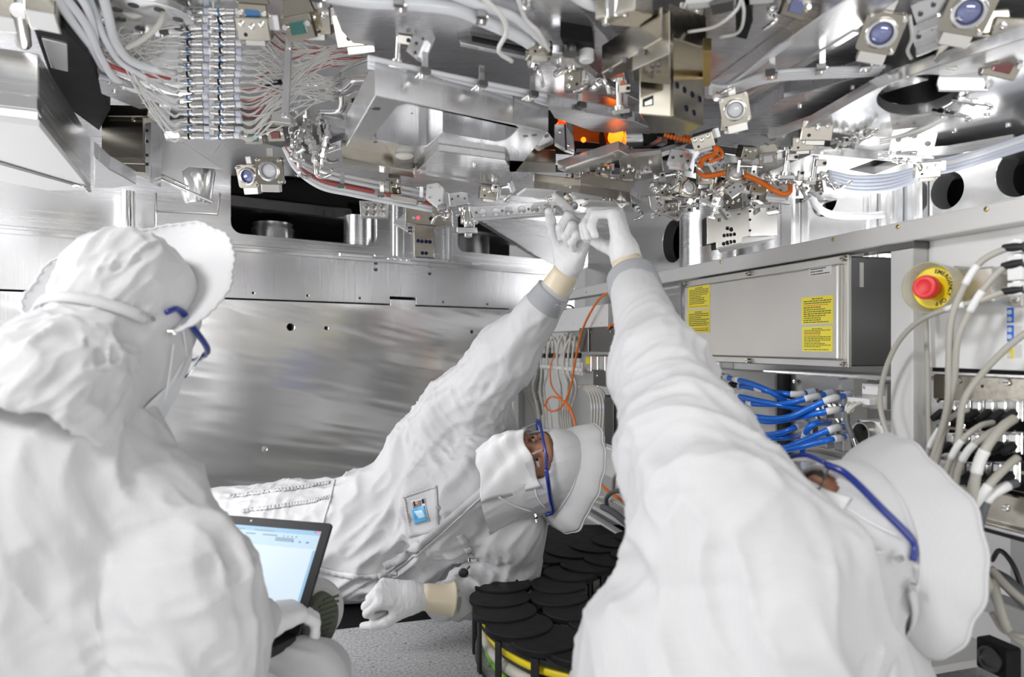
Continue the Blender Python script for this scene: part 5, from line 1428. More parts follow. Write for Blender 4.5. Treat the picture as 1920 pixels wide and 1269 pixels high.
o = MB().tube([P(292, 362, 2.2), P(292, 428, 2.2), P(292, 395, 2.2), P(408, 402, 2.2), P(412, 362, 2.2)], .004, 8, 0)
tag(o.build('pipe', M_CHROME, None, smooth=True), 'thin square-bent steel pipe on the vessel wall beneath the white plate', 'pipe')

# --- connector bank with two columns
bank = thing('connector_bar', 'upright steel bar carrying two columns of chrome connectors', 'bar', P(398, 250, 1.36))
MB().prism([P(392, 12, 1.26), P(402, 12, 1.26), P(402, 262, 1.36), P(392, 262, 1.36)], (0, .004, 0)).build('bar', M_BRIGHT, bank, bevel=.0005)
for k in range(5):
    MB().prism([P(336 + k * 2, 60 + k * 46, 1.30 + k * .016), P(448, 60 + k * 46, 1.30 + k * .016), P(448, 66 + k * 46, 1.30 + k * .016), P(336 + k * 2, 66 + k * 46, 1.30 + k * .016)], (0, .004, 0)).build('cross_strip', M_CHROME, bank)
cp = {}
ordn = ('1st', '2nd', '3rd', '4th', '5th', '6th', '7th', '8th', '9th', '10th', '11th', '12th', '13th', '14th', '15th', '16th', '17th')
def mk_conn(kind):
    t = thing('cable_connector', 'x', 'connector', (0, 0, 0))
    MB().lathe((-.030, 0, 0), (1, 0, 0), [(0, .0040), (.008, .0040), (.008, .0058), (.020, .0058), (.021, .0066), (.030, .0066), (.031, .0056), (.046, .0056)], 12).build('barrel', M_CHROME, t, smooth=40)
    MB().lathe((.018, 0, 0), (1, 0, 0), [(0, .0062), (.010, .0062)], 12).build('collar', (M_LAV, M_CLEARTUBE)[kind], t, smooth=40)
    MB().lathe((-.014, 0, 0), (1, 0, 0), [(0, .0062), (.004, .0062)], 12).build('ring', (M_BLACKM, M_BLUELENS)[kind], t, smooth=40)
    return t
for c in range(2):
    for r in range(17):
        y = 22 + r * 14.6; Y = 1.26 + r * .006
        x = (366 if c == 0 else 425) + random.uniform(-2, 2)
        k = (r + c) % 2
        if k not in cp: t = mk_conn(k); cp[k] = t
        else: t = copy_tree(cp[k])
        t.location = P(x, y, Y - .008 * c); t.rotation_euler = (0, random.uniform(-.06, .06), random.uniform(-.08, .08)); t.scale = (1.0, 1, 1)
        t['group'] = 'chrome connectors on the bar'; t['label'] = f"chrome connector, {ordn[r]} from the top in the {'column nearest the machined bracket' if c == 0 else 'column nearest the fanned wires'}"
# thick white hoses sweeping in from the top
thick = [
 ([(95, -20, 1.0), (135, 40, 1.1), (175, 95, 1.2), (205, 140, 1.3), (270, 170, 1.35), (335, 190, 1.36)], .0075),
 ([(110, -20, 1.02), (160, 45, 1.12), (190, 110, 1.22), (225, 155, 1.3), (290, 178, 1.34), (336, 186, 1.36)], .0070),
 ([(140, -20, 1.05), (165, 20, 1.1), (178, 70, 1.18), (182, 108, 1.24), (240, 140, 1.3), (332, 152, 1.33)], .0066),
 ([(190, -20, 1.05), (203, 30, 1.12), (215, 75, 1.2), (240, 110, 1.26), (280, 128, 1.3), (332, 140, 1.32)], .0080),
 ([(160, -20, 1.08), (180, 30, 1.14), (200, 80, 1.2), (230, 120, 1.27), (300, 160, 1.33), (334, 172, 1.34)], .0062),
 ([(125, 20, 1.08), (130, 60, 1.15), (150, 95, 1.22), (190, 140, 1.3), (260, 175, 1.36), (340, 200, 1.38)], .0060),
 ([(215, 5, 1.2), (250, 30, 1.22), (300, 10, 1.22), (302, 40, 1.2), (270, 72, 1.22), (235, 90, 1.24)], .0050),
]
lbs = ('outermost white hose sweeping from the top edge to the connectors', 'second white hose inside the outer sweep', 'white hose bending sharply above the nickel box', 'thickest milky hose, innermost of the sweep', 'milky hose crossing under the thickest one', 'white hose lying lowest in the sweep', 'single looped grey hose above the sweep')
for (pts, r), lb in zip(thick, lbs):
    tag(MB().tube([P(*p) for p in pts], r, 10, 7).build('hose', M_CLEARTUBE if 'grey' not in lb else M_PALECABLE, None, smooth=True), lb, 'hose', 'white hoses sweeping to the connectors')
tag(MB().tube([P(158, 20, 1.12), P(172, 50, 1.16), P(178, 85, 1.2), P(200, 118, 1.25), P(250, 138, 1.3), P(320, 146, 1.32)], .0042, 8, 6).build('tube', M_REDTUBE, None, smooth=True), 'dark red tube running among the white hoses', 'tube')
rw = random.Random(11)
def wire(label, pts, r, mat, group, name='wire'):
    tag(MB().tube(pts, r, 5, 5).build(name, mat, None, smooth=True), label, name, group)
for k in range(34):
    y1 = 24 + (k % 17) * 14.6 + rw.uniform(-3, 3); Y1 = 1.25 + (k % 17) * .006
    x0 = 205 + rw.uniform(-20, 30); y0 = 85 + rw.uniform(-25, 25)
    wire('fine white wire fanning into the near column of chrome connectors', [P(x0 - 40, y0 - 30, 1.2), P(x0, y0, 1.26), P(.5 * x0 + .5 * 300, .55 * y0 + .45 * y1 + rw.uniform(-8, 8), 1.30), P(318, y1 + rw.uniform(-2, 2), Y1), P(338, y1, Y1)], .0013, M_WIRE, 'fine wires into the connectors')
for k in range(86):
    y1 = 22 + (k % 17) * 14.6 + rw.uniform(-3, 3); Y1 = 1.25 + (k % 17) * .006
    ye = 96 + rw.uniform(-14, 18); xe = 690 + rw.uniform(-25, 10)
    mat = M_WIRE if k % 9 else M_REDTUBE
    if k % 3 == 2: xe, ye = 640 + rw.uniform(-30, 10), 150 + rw.uniform(-15, 30)
    wire('fine white wire fanning out from the connectors toward the milled frame' if k % 9 else 'fine red wire among the white ones fanning toward the milled frame', [P(450, y1, Y1), P(478, y1 + rw.uniform(-3, 5), Y1 + .02), P(540, .5 * y1 + .5 * ye + rw.uniform(-14, 22), 1.36), P(620, ye + 6 + rw.uniform(-6, 8), 1.40), P(xe, ye, 1.44)], .0014, mat, 'fine wires from the connectors')
for k in range(10):
    x = 262 + rw.uniform(-25, 40)
    wire('loose white wire curling above the white hoses', [P(x - 60, 60 + rw.uniform(-30, 20), 1.3), P(x - 20, 20 + rw.uniform(-20, 20), 1.3), P(x + 20, 50 + rw.uniform(-20, 30), 1.3), P(x + 10, 95 + rw.uniform(-10, 10), 1.32), P(x - 40, 110 + rw.uniform(-15, 10), 1.34)], .0014, M_WIRE, 'loose wires above the hoses')
dp = thing('round_flange', 'round steel flange with oval bores above the looped hose', 'flange', H(280, 25, .60))
MB().lathe(H(280, 22, .60), (0, 0, -1), [(0, .075), (.012, .075), (.014, .072)], 36).build('disc', M_ALU, dp, smooth=40)
for k in range(8):
    a_ = 2 * math.pi * k / 8; c = H(280, 22, .60) + V(math.cos(a_) * .052, math.sin(a_) * .052, -.0142)
    MB().lathe(c, (0, 0, -1), [(0, .009), (.0006, .009)], 14).build('bore', M_DSTEEL, dp)

# --- optical mounts: prototypes in their own frame (z = optical axis, towards the viewer)
_OP = {}
def mount_proto(kind):
    if kind in _OP: return copy_tree(_OP[kind])
    t = thing('optic_mount', 'x', 'optic mount', (0, 0, 0))
    if kind == 'lens':
        o = slab('front_plate', Matrix.Translation((0, 0, .0)), rrect(-.026, -.026, .026, .026, .006), [circ(0, 0, .0165, 24)], .007, M_NICKELD, t, 0, world=False)
        MB().box((0, 0, -.012), (.050, .050, .006)).build('back_plate', M_NICKELD, t, bevel=.001, world=False)
        MB().lathe((0, 0, .004), (0, 0, 1), [(0, .0205), (.006, .0205), (.007, .019), (.007, .0155), (.003, .0145)], 24, cap=False).build('retaining_ring', M_CHROME, t, smooth=40, world=False)
        MB().sphere((0, 0, .002), (.0160, .0160, .006), 20, 8).build('lens', M_LENS, t, smooth=True, world=False)
        for x, y in ((-.021, .021), (.021, .021), (.021, -.021)):
            MB().lathe((x, y, -.018), (0, 0, 1), [(0, .0055), (.010, .0055), (.010, .003), (.032, .003), (.033, .002)], 10).build('adjuster', M_CHROME, t, smooth=40, world=False)
        MB().box((0, -.034, -.006), (.036, .016, .022)).build('foot', M_STAIN, t, bevel=.001, world=False)
        MB().box((0, .034, -.012), (.014, .02, .006)).build('hanger', M_STAIN, t, bevel=.001, world=False)
    elif kind == 'mirror':
        MB().box((0, 0, 0), (.046, .034, .010)).build('cell', M_NICKELD, t, bevel=.001, world=False)
        MB().box((0, 0, .0065), (.024, .018, .004)).build('mirror', M_GREENLENS, t, bevel=.001, world=False)
        MB().prism([(-.028, .017, -.012), (.028, .017, -.012), (.020, .040, -.02), (-.020, .040, -.02)], (0, 0, .009)).build('hanger', M_NICKEL, t, bevel=.001, world=False)
        for x in (-.019, .019):
            MB().lathe((x, .004, .004), (0, 0, 1), [(0, .004), (.006, .004), (.006, .002)], 10).build('clip_screw', M_CHROME, t, smooth=40, world=False)
        MB().lathe((.018, -.010, -.02), (0, 0, 1), [(0, .005), (.014, .005)], 10).build('adjuster', M_CHROME, t, smooth=40, world=False)
    elif kind == 'block':
        MB().box((0, 0, 0), (.050, .034, .030)).build('body', M_NICKEL, t, bevel=.0015, world=False)
        MB().box((0, -.020, .004), (.030, .010, .018)).build('lower_step', M_STAIN, t, bevel=.001, world=False)
        for x, y in ((-.015, .008), (.0, .004), (.015, .008)):
            MB().lathe((x, y, .015), (0, 0, 1), [(0, .0042), (.003, .0042), (.0035, .0035), (.0035, .002), (.001, .002)], 10).build('screw', M_CHROME, t, smooth=40, world=False)
        MB().lathe((-.012, -.008, .0152), (0, 0, 1), [(0, .003), (.0005, .003)], 10).build('bore', M_HOLE, t, world=False)
        MB().box((.030, .006, -.004), (.014, .022, .004)).build('ear', M_BRIGHT, t, bevel=.0006, world=False)
    elif kind == 'fitting':
        MB().lathe((0, 0, -.03), (0, 0, 1), [(0, .006), (.012, .006), (.012, .010), (.022, .010), (.022, .0065), (.036, .0065), (.036, .0085), (.046, .0085), (.047, .005), (.060, .005)], 6).build('body', M_CHROME, t, bevel=.0004, world=False)
        MB().tube([(0, 0, .028), (0, -.002, .042), (.008, -.014, .046), (.016, -.026, .040)], .0042, 8).build('elbow', M_CHROME, t, smooth=True, world=False)
        MB().lathe((0, 0, -.006), (0, 0, 1), [(0, .011), (.003, .011)], 14).build('nut', M_BRIGHT, t, smooth=40, world=False)
    elif kind == 'post':
        MB().lathe((0, 0, 0), (0, 1, 0), [(-.03, .010), (-.024, .010), (-.024, .0055), (.02, .0055), (.02, .013), (.026, .013)], 16).build('stem', M_CHROME, t, smooth=40, world=False)
        MB().box((0, -.034, 0), (.034, .008, .024)).build('foot', M_BRIGHT, t, bevel=.001, world=False)
        MB().box((.006, .006, .012), (.022, .014, .010)).build('clamp', M_STAIN, t, bevel=.001, world=False)
        MB().lathe((.012, .006, .017), (0, 0, 1), [(0, .0035), (.003, .0035)], 8).build('screw', M_INK, t, world=False)
    elif kind == 'angle':
        MB().prism([(-.03, -.02, 0), (.03, -.02, 0), (.03, .012, 0), (.012, .02, 0), (-.03, .02, 0)], (0, 0, .004)).build('web', M_BRIGHT, t, bevel=.0006, world=False)
        MB().box((0, -.022, .012), (.06, .004, .026)).build('flange', M_BRIGHT, t, bevel=.0006, world=False)
        for x, y in ((-.02, .0), (.0, .006), (.02, -.004)):
            MB().lathe((x, y, .004), (0, 0, 1), [(0, .0038), (.003, .0038), (.003, .002), (.001, .002)], 10).build('screw', M_DSTEEL, t, smooth=40, world=False)
    _OP[kind] = t
    t['_new'] = 1
    return t
def put(kind, label, px, py, Y, yaw=0, pitch=0, roll=0, sc=1.0, group=None, lens=None, cat=None, nm=None):
    """the optical axis points at the viewer, then turns by yaw / pitch / roll (degrees)"""
    t = mount_proto(kind)
    if '_new' in t: del t['_new']
    base = Matrix.Rotation(math.pi / 2, 4, 'X')
    m = Matrix.Translation(P(px, py, Y)) @ Matrix.Rotation(math.radians(yaw), 4, 'Z') @ Matrix.Rotation(math.radians(pitch), 4, 'X') @ base @ Matrix.Rotation(math.radians(roll), 4, 'Z') @ Matrix.Scale(sc, 4)
    t.matrix_world = m
    t['label'] = label
    cats = {'lens': ('lens_mount', 'lens mount'), 'mirror': ('mirror_mount', 'mirror mount'), 'block': ('screw_block', 'block'), 'fitting': ('tube_fitting', 'fitting'), 'post': ('clamp_post', 'post'), 'angle': ('angle_bracket', 'bracket')}
    t.name = nm or cats[kind][0]; t['category'] = cat or cats[kind][1]
    if group: t['group'] = group
    elif 'group' in t: del t['group']
    if lens is not None:
        for c in t.children:
            if c.name.split('.')[0] in ('lens', 'mirror'):
                c.data = c.data.copy(); c.data.materials.clear(); c.data.materials.append(lens)
    return t
for a in (
 ('mirror', 'nickel mirror mount with a small blue mirror at the top edge', 475, 28, 1.16, 10, 35, 0, 1.0, None, M_BLUELENS),
 ('block', 'grey wedge block under the blue mirror mount', 478, 50, 1.17, 5, 40, 0, 1.1),
 ('mirror', 'nickel mirror mount with a green and red mirror beside the upright bar', 562, 52, 1.18, -10, 30, 5, 1.15, None, M_GREENLENS),
 ('block', 'broad nickel block with dark screws behind the green mirror', 590, 38, 1.22, 5, 30, 0, 1.25),
 ('block', 'nickel cross-shaped block with a chrome cylinder at the top', 672, 55, 1.15, 12, 25, 10, 1.5),
 ('post', 'bracket post hanging from the satin plate beside the white sail plate', 748, 82, 1.12, 20, 20, 0, 1.0),
 ('angle', 'small white sail-shaped bracket next to the bracket post', 782, 85, 1.12, 40, 10, 70, .7),
 ('lens', 'lens mount with a clear round lens above the vessel window, near the white plate', 467, 330, 1.60, -10, 20, 0, 1.0, None, M_LENS),
 ('lens', 'lens mount with a large clear lens, second above the vessel window', 506, 320, 1.58, 5, 15, 0, 1.15, None, M_CLEARTUBE),
 ('mirror', 'small mirror mount with a reddish mirror under the upright bar', 476, 258, 1.50, 5, 30, 0, .85, None, M_GREENLENS),
 ('mirror', 'small nickel mirror mount between upright bar and bent tubes', 518, 252, 1.50, -5, 30, 0, .85, None, M_DKRED),
 ('lens', 'big lens mount with a blue lens on the diagonal satin plate', 1652, 60, 1.00, -25, 35, -20, 1.05, None, M_LENS),
 ('lens', 'big lens mount with a blue lens at the top edge over the corner', 1815, 20, .98, -25, 35, -20, 1.15, None, M_LENS),
 ('mirror', 'mirror mount with a dark green mirror in the corner cluster', 1838, 92, 1.02, -30, 40, -10, 1.25, None, M_GREENLENS),
 ('mirror', 'mirror mount with a pink-lit mirror in the corner cluster', 1880, 122, 1.04, -20, 30, -20, 1.05, None, M_DKRED),
 ('block', 'nickel block with chrome screws in the corner cluster', 1900, 60, 1.0, -30, 30, -15, 1.2),
 ('block', 'steel block with a black gap under the corner lens', 1785, 95, 1.04, -15, 30, -15, 1.0),
 ('angle', 'pale angle bracket hanging below the corner cluster', 1810, 128, 1.06, -25, 40, -10, 1.1),
 ('angle', 'thin pale bracket frame above the oval cutout', 1748, 55, 1.02, -30, 50, 15, .9),
 ('angle', 'second pale bracket frame beneath the first one near the corner lens', 1752, 12, 1.0, -30, 50, 15, .9),
 ('fitting', 'small chrome fitting at the frame edge of the corner cluster', 1908, 100, 1.02, 30, 20, 0, .9),
 ('lens', 'lens mount under the nickel block corner with a clear ring', 1378, 205, 1.22, -15, 25, 10, .95, None, M_CLEARTUBE),
 ('block', 'grey triangular block under the lens mount beside the nickel block', 1372, 228, 1.26, -10, 30, 0, .8),
 ('block', 'nickel block with three screws on the polished plate', 1530, 242, 1.34, -15, 25, -5, 1.15),
 ('block', 'small nickel block with a violet bore on the polished plate', 1505, 268, 1.36, -15, 25, 0, .8),
 ('angle', 'steel angle bracket standing off the polished plate past the oval cutout', 1712, 262, 1.34, -25, 20, -10, 1.3),
 ('fitting', 'chrome fitting pinned to the steel angle bracket past the oval cutout', 1675, 290, 1.36, 60, 0, 80, .9),
 ('block', 'steel block where the lavender tubes end', 1738, 318, 1.36, -20, 15, 0, .9),
 ('post', 'round chrome post beside the lavender tubes', 1528, 310, 1.42, 0, 20, 0, 1.0),
 ('post', 'chrome post with a flange nearest the orange conduit end', 1475, 300, 1.42, 0, 15, 0, 1.0),
 ('fitting', 'chrome fitting at the tubes over the cabinet rail', 1690, 300, 1.36, 40, 20, 30, .8),
 ('fitting', 'chrome fitting on the wire strand near the oval cutout', 1815, 190, 1.16, 60, 20, 60, .8),
 ('fitting', 'chrome fitting below the oval cutout on the wire strand', 1775, 212, 1.2, 60, 20, 60, .8)):
    put(*a)
# upright bar and bent tubes
t = vplate('upright_bar', 'narrow upright steel bar in front of the fanned wires', 'bar', [(535, 62), (548, 62), (541, 222), (527, 220)], 1.30, .006, M_SATIN, part='bar', bolts=((541, 88), (533, 216)), br=.0045)
vsub(t, 'foot', [(510, 210), (545, 214), (546, 232), (508, 228)], 1.302, .02, M_STAIN)
t = vplate('tube_clip', 'small dark clip floating among the wires beside the upright bar', 'clip', [(486, 156), (526, 148), (528, 155), (488, 164)], 1.34, .008, M_BLACKM, part='body')
vsub(t, 'face', [(490, 157), (520, 151), (521, 154), (491, 160)], 1.338, .003, M_CHROME)
for lb, pts, r in (
  ('bent steel tube arching from the fittings to the milled frame', [(553, 214, 1.44), (562, 178, 1.44), (575, 162, 1.44), (610, 163, 1.42), (640, 168, 1.41), (662, 152, 1.40), (692, 150, 1.38)], .0058),
  ('short bent steel tube under the long arching one', [(592, 218, 1.44), (602, 211, 1.43), (630, 210, 1.42), (640, 200, 1.41), (640, 180, 1.40)], .0056),
  ('thin pale tube looping behind the steel tubes', [(575, 178, 1.46), (600, 188, 1.46), (628, 182, 1.45), (632, 150, 1.45), (650, 128, 1.44), (690, 112, 1.43)], .0034)):
    tag(MB().tube([P(*p) for p in pts], r, 10, 7).build('steel_tube', M_BRIGHT if 'steel' in lb else M_WIRE, None, smooth=True), lb, 'tube')
fx = [(548, 236), (556, 262), (578, 232), (582, 268), (600, 236), (612, 260), (568, 250), (606, 284), (560, 288), (590, 290)]
fl_ = ('highest fitting under the arching steel tube', 'elbow fitting second in the cluster near the upright bar', 'fitting below the short bent tube', 'elbow fitting in the middle of the cluster', 'tall fitting nearest the milled frame', 'fitting with a wide nut nearest the milled frame', 'fitting behind the two front elbows', 'lowest fitting of the cluster by the milled frame', 'lowest fitting of the cluster by the lens mounts', 'fitting at the foot of the cluster over the red tubes')
for k, (x, y) in enumerate(fx):
    put('fitting', 'chrome ' + fl_[k], x, y, 1.42 + .01 * (k % 3), rw.uniform(-60, 60), rw.uniform(50, 110), rw.uniform(0, 60), 1.0, 'tube fittings beside the milled frame')
t = vplate('valve_block', 'pale valve block with a dark port between tubes and milled frame', 'block', [(640, 150), (690, 140), (690, 200), (676, 214), (640, 214)], 1.42, .06, M_ALU, part='body')
vsub(t, 'port_frame', [(655, 180), (677, 180), (677, 194), (655, 194)], 1.416, .006, M_CHROME); vsub(t, 'port', [(659, 184), (673, 184), (673, 192), (659, 192)], 1.414, .004, M_INK, 0)
vsub(t, 'top_cap', [(658, 138), (688, 136), (688, 148), (660, 150)], 1.41, .02, M_STAIN)
vsub(t, 'base', [(590, 205), (650, 215), (650, 240), (600, 236)], 1.44, .04, M_SATIN)
# red and white tubes sweeping under the frame
for k, (m_, lb) in enumerate(((M_CLEARTUBE, 'white tube nearest the milled frame in the sweeping pair'), (M_REDTUBE, 'red tube sweeping under the milled frame'), (M_CLEARTUBE, 'white tube outside the red one'), (M_CLEARTUBE, 'outermost white tube of the sweep'), (M_WIRE, 'inner white tube dipping under the rail block'))):
    o = (-10, 0, 7, 13, -20)[k]
    tag(MB().tube([P(536 - o * .3, 275, 1.5), P(560 - o * .4, 312 + o * .4, 1.52), P(600, 338 + o, 1.55), P(660, 352 + o, 1.58), P(730, 366 + o, 1.62), P(810, 382 + o, 1.66)], .0052, 9, 6).build('tube', m_, None, smooth=True), lb, 'tube', 'tubes sweeping under the frame')
for x, y, lb in ((642, 346, 'first wire bracket on the sweeping tubes from the fittings'), (716, 362, 'second wire bracket on the sweeping tubes, mid way'), (560, 322, 'wire bracket where the tubes leave the fittings'), (790, 372, 'last wire bracket near the white hinge bracket')):
    clampthing(lb, x, y, F and (HZ - y) / F * 1.56, .9, .3, 'brackets on the sweeping tubes')
for k in range(3):
    t = vplate('tube_sleeve', ('first', 'middle', 'last')[k] + ' dark steel sleeve between the brackets of the sweeping tubes', 'sleeve', [(600 + k * 66, 336 + k * 13), (650 + k * 66, 345 + k * 13), (650 + k * 66, 358 + k * 13), (600 + k * 66, 350 + k * 13)], 1.60, .02, M_STAIN, .003, part='body')
t = vplate('hinge_bracket', 'white screwed hinge bracket at the end of the sweeping tubes', 'bracket', [(800, 346), (820, 342), (832, 352), (830, 380), (818, 388), (798, 372)], 1.60, .02, M_WHITEP, part='plate', bolts=((806, 352), (822, 350), (824, 376), (806, 370)), br=.003)
vsub(t, 'leaf', [(818, 386), (836, 380), (838, 392), (822, 396)], 1.59, .02, M_CHROME)
t = vplate('screw_plate', 'small steel plate with six chrome screws above the blue-dotted block', 'plate', [(674, 376), (726, 378), (724, 408), (676, 406)], 2.1, .03, M_STAIN, part='plate')
for x in (687, 701, 716):
    for y in (387, 400): bolt(t, P(x, y, 2.1), (0, -1, 0), .009)
t = vplate('beam_block', 'nickel block with a red light spot over the blue-dotted block', 'block', [(760, 386), (846, 392), (848, 420), (822, 424), (760, 418)], 1.98, .05, M_NICKEL, part='body', bolts=((776, 408), (812, 402), (834, 412), (842, 400)))
MB().lathe(P(784, 408, 1.978), (0, -1, 0), [(0, .005), (.003, .004)], 10).build('indicator', M_REDDOT, t, smooth=True)
MB().lathe(P(808, 410, 1.978), (0, -1, 0), [(0, .006), (.001, .006)], 10).build('bore', M_HOLE, t)
vsub(t, 'side_wing', [(736, 418), (762, 396), (762, 424), (770, 436)], 2.0, .05, M_ALU)
t = thing('dotted_block', 'nickel block with four blue-black screw heads and two below', 'block', P(795, 450, 1.98))
vslab(t, 'front_plate', [(776, 424), (814, 426), (813, 482), (777, 480)], [(784, 451, 3.6), (791, 452, 3.6), (799, 452.5, 3.6), (806, 453, 3.6), (792, 474, 3.4), (799, 474.5, 3.4)], 1.97, .01, M_NICKEL)
vsub(t, 'body', [(776.5, 424.5), (813.5, 426.5), (812.5, 481.5), (777.5, 479.5)], 1.978, .05, M_BLUEHOLE, .0005)
for x in (767, 771, 777): 
    for y in (427, 434): bolt(t, P(x, y, 1.975), (0, -1, 0), .003, M_INK)
t = thing('perforated_bar', 'long perforated steel bar just beyond the raised fingers', 'bar', P(990, 395, 1.62))
vslab(t, 'bar', [(880, 388), (1104, 372), (1106, 394), (890, 412)], [(905 + k * 24.5, 398.5 - k * 1.75, 7.6) for k in range(8)], 1.62, .012, M_BRIGHT)
vsub(t, 'rear_plate', [(882, 387), (1103, 373), (1104, 392), (890, 410)], 1.66, .004, M_SATIN)
vsub(t, 'lower_rail', [(884, 408), (1130, 392), (1130, 397), (886, 413)], 1.61, .02, M_BRIGHT)
for k in range(9):
    if k % 2 == 0: bolt(t, P(893 + k * 24.5, 399 - k * 1.75, 1.62), (0, -1, 0), .003, M_DSTEEL)
t = thing('flanged_adapter', 'round chrome adapter with flange hanging over the dark window', 'adapter', P(880, 410, 1.70))
MB().lathe(P(880, 392, 1.70), (0, 0, -1), [(0, .030), (.008, .030), (.008, .022), (.036, .022), (.036, .014), (.046, .014)], 24).build('body', M_CHROME, t, smooth=40)
for x in (858, 902): bolt(t, P(x, 402, 1.68), (0, -.3, -1), .005)
MB().box(P(876, 432, 1.70), (.05, .02, .012)).build('cross_bar', M_BRIGHT, t, bevel=.001)
MB().lathe(P(878, 438, 1.70), (0, 0, -1), [(0, .01), (.008, .01), (.010, .006)], 12).build('screw', M_CHROME, t, smooth=40)

# --- dense rail of small optics beyond the hands and over the cabinet
t = blk('nickel_bar', 'long nickel bar slanting over the raised hands', 'bar', [(1088, 345), (1182, 362), (1186, 380), (1085, 362)], .30, .022, M_NICKELD)
sub(t, 'end_tip', [(1180, 362), (1206, 378), (1190, 382)], .30, .01, M_SATIN)
blk('nickel_bar', 'pale gold bar behind the slanting nickel bar', 'bar', [(1000, 340), (1088, 350), (1086, 362), (1000, 352)], .32, .016, M_NICKEL)
blk('white_strip', 'bright strip plate over the knuckles of the raised hands', 'strip', [(985, 356), (1040, 360), (1020, 372), (968, 368)], .33, .006, M_WHITEP)
blk('white_strip', 'bright strip plate between the two raised hands and the hose end', 'strip', [(1105, 378), (1180, 384), (1150, 392), (1090, 388)], .30, .006, M_WHITEP)
blk('grey_block', 'dark nickel block hanging from the stepped bracket', 'block', [(950, 300), (1042, 306), (1042, 324), (955, 322)], .40, .03, M_NICKELD)
t = blk('steel_stage', 'bright steel stage with a slanting dovetail under the amber glow', 'stage', [(1045, 318), (1160, 282), (1180, 292), (1080, 332)], .385, .02, M_BRIGHT, bolts=((1080, 318), (1120, 304)))
sub(t, 'dovetail', [(1060, 320), (1150, 290), (1155, 295), (1070, 326)], .38, .006, M_STAIN)
t = blk('steel_stage', 'dark steel plate carrying the stage knobs', 'stage', [(1160, 300), (1240, 290), (1245, 330), (1170, 345)], .39, .012, M_STAIN, bolts=((1180, 312), (1220, 305), (1200, 332)))
blk('slot_rail', 'black slotted rail behind the orange conduit', 'rail', [(1185, 296), (1240, 266), (1252, 270), (1200, 302)], .42, .012, M_DSTEEL)
t = blk('optic_base', 'perforated base plate under the rows of small mounts', 'plate', [(1200, 372), (1420, 345), (1480, 372), (1330, 402), (1225, 396)], .345, .006, M_BRIGHT)
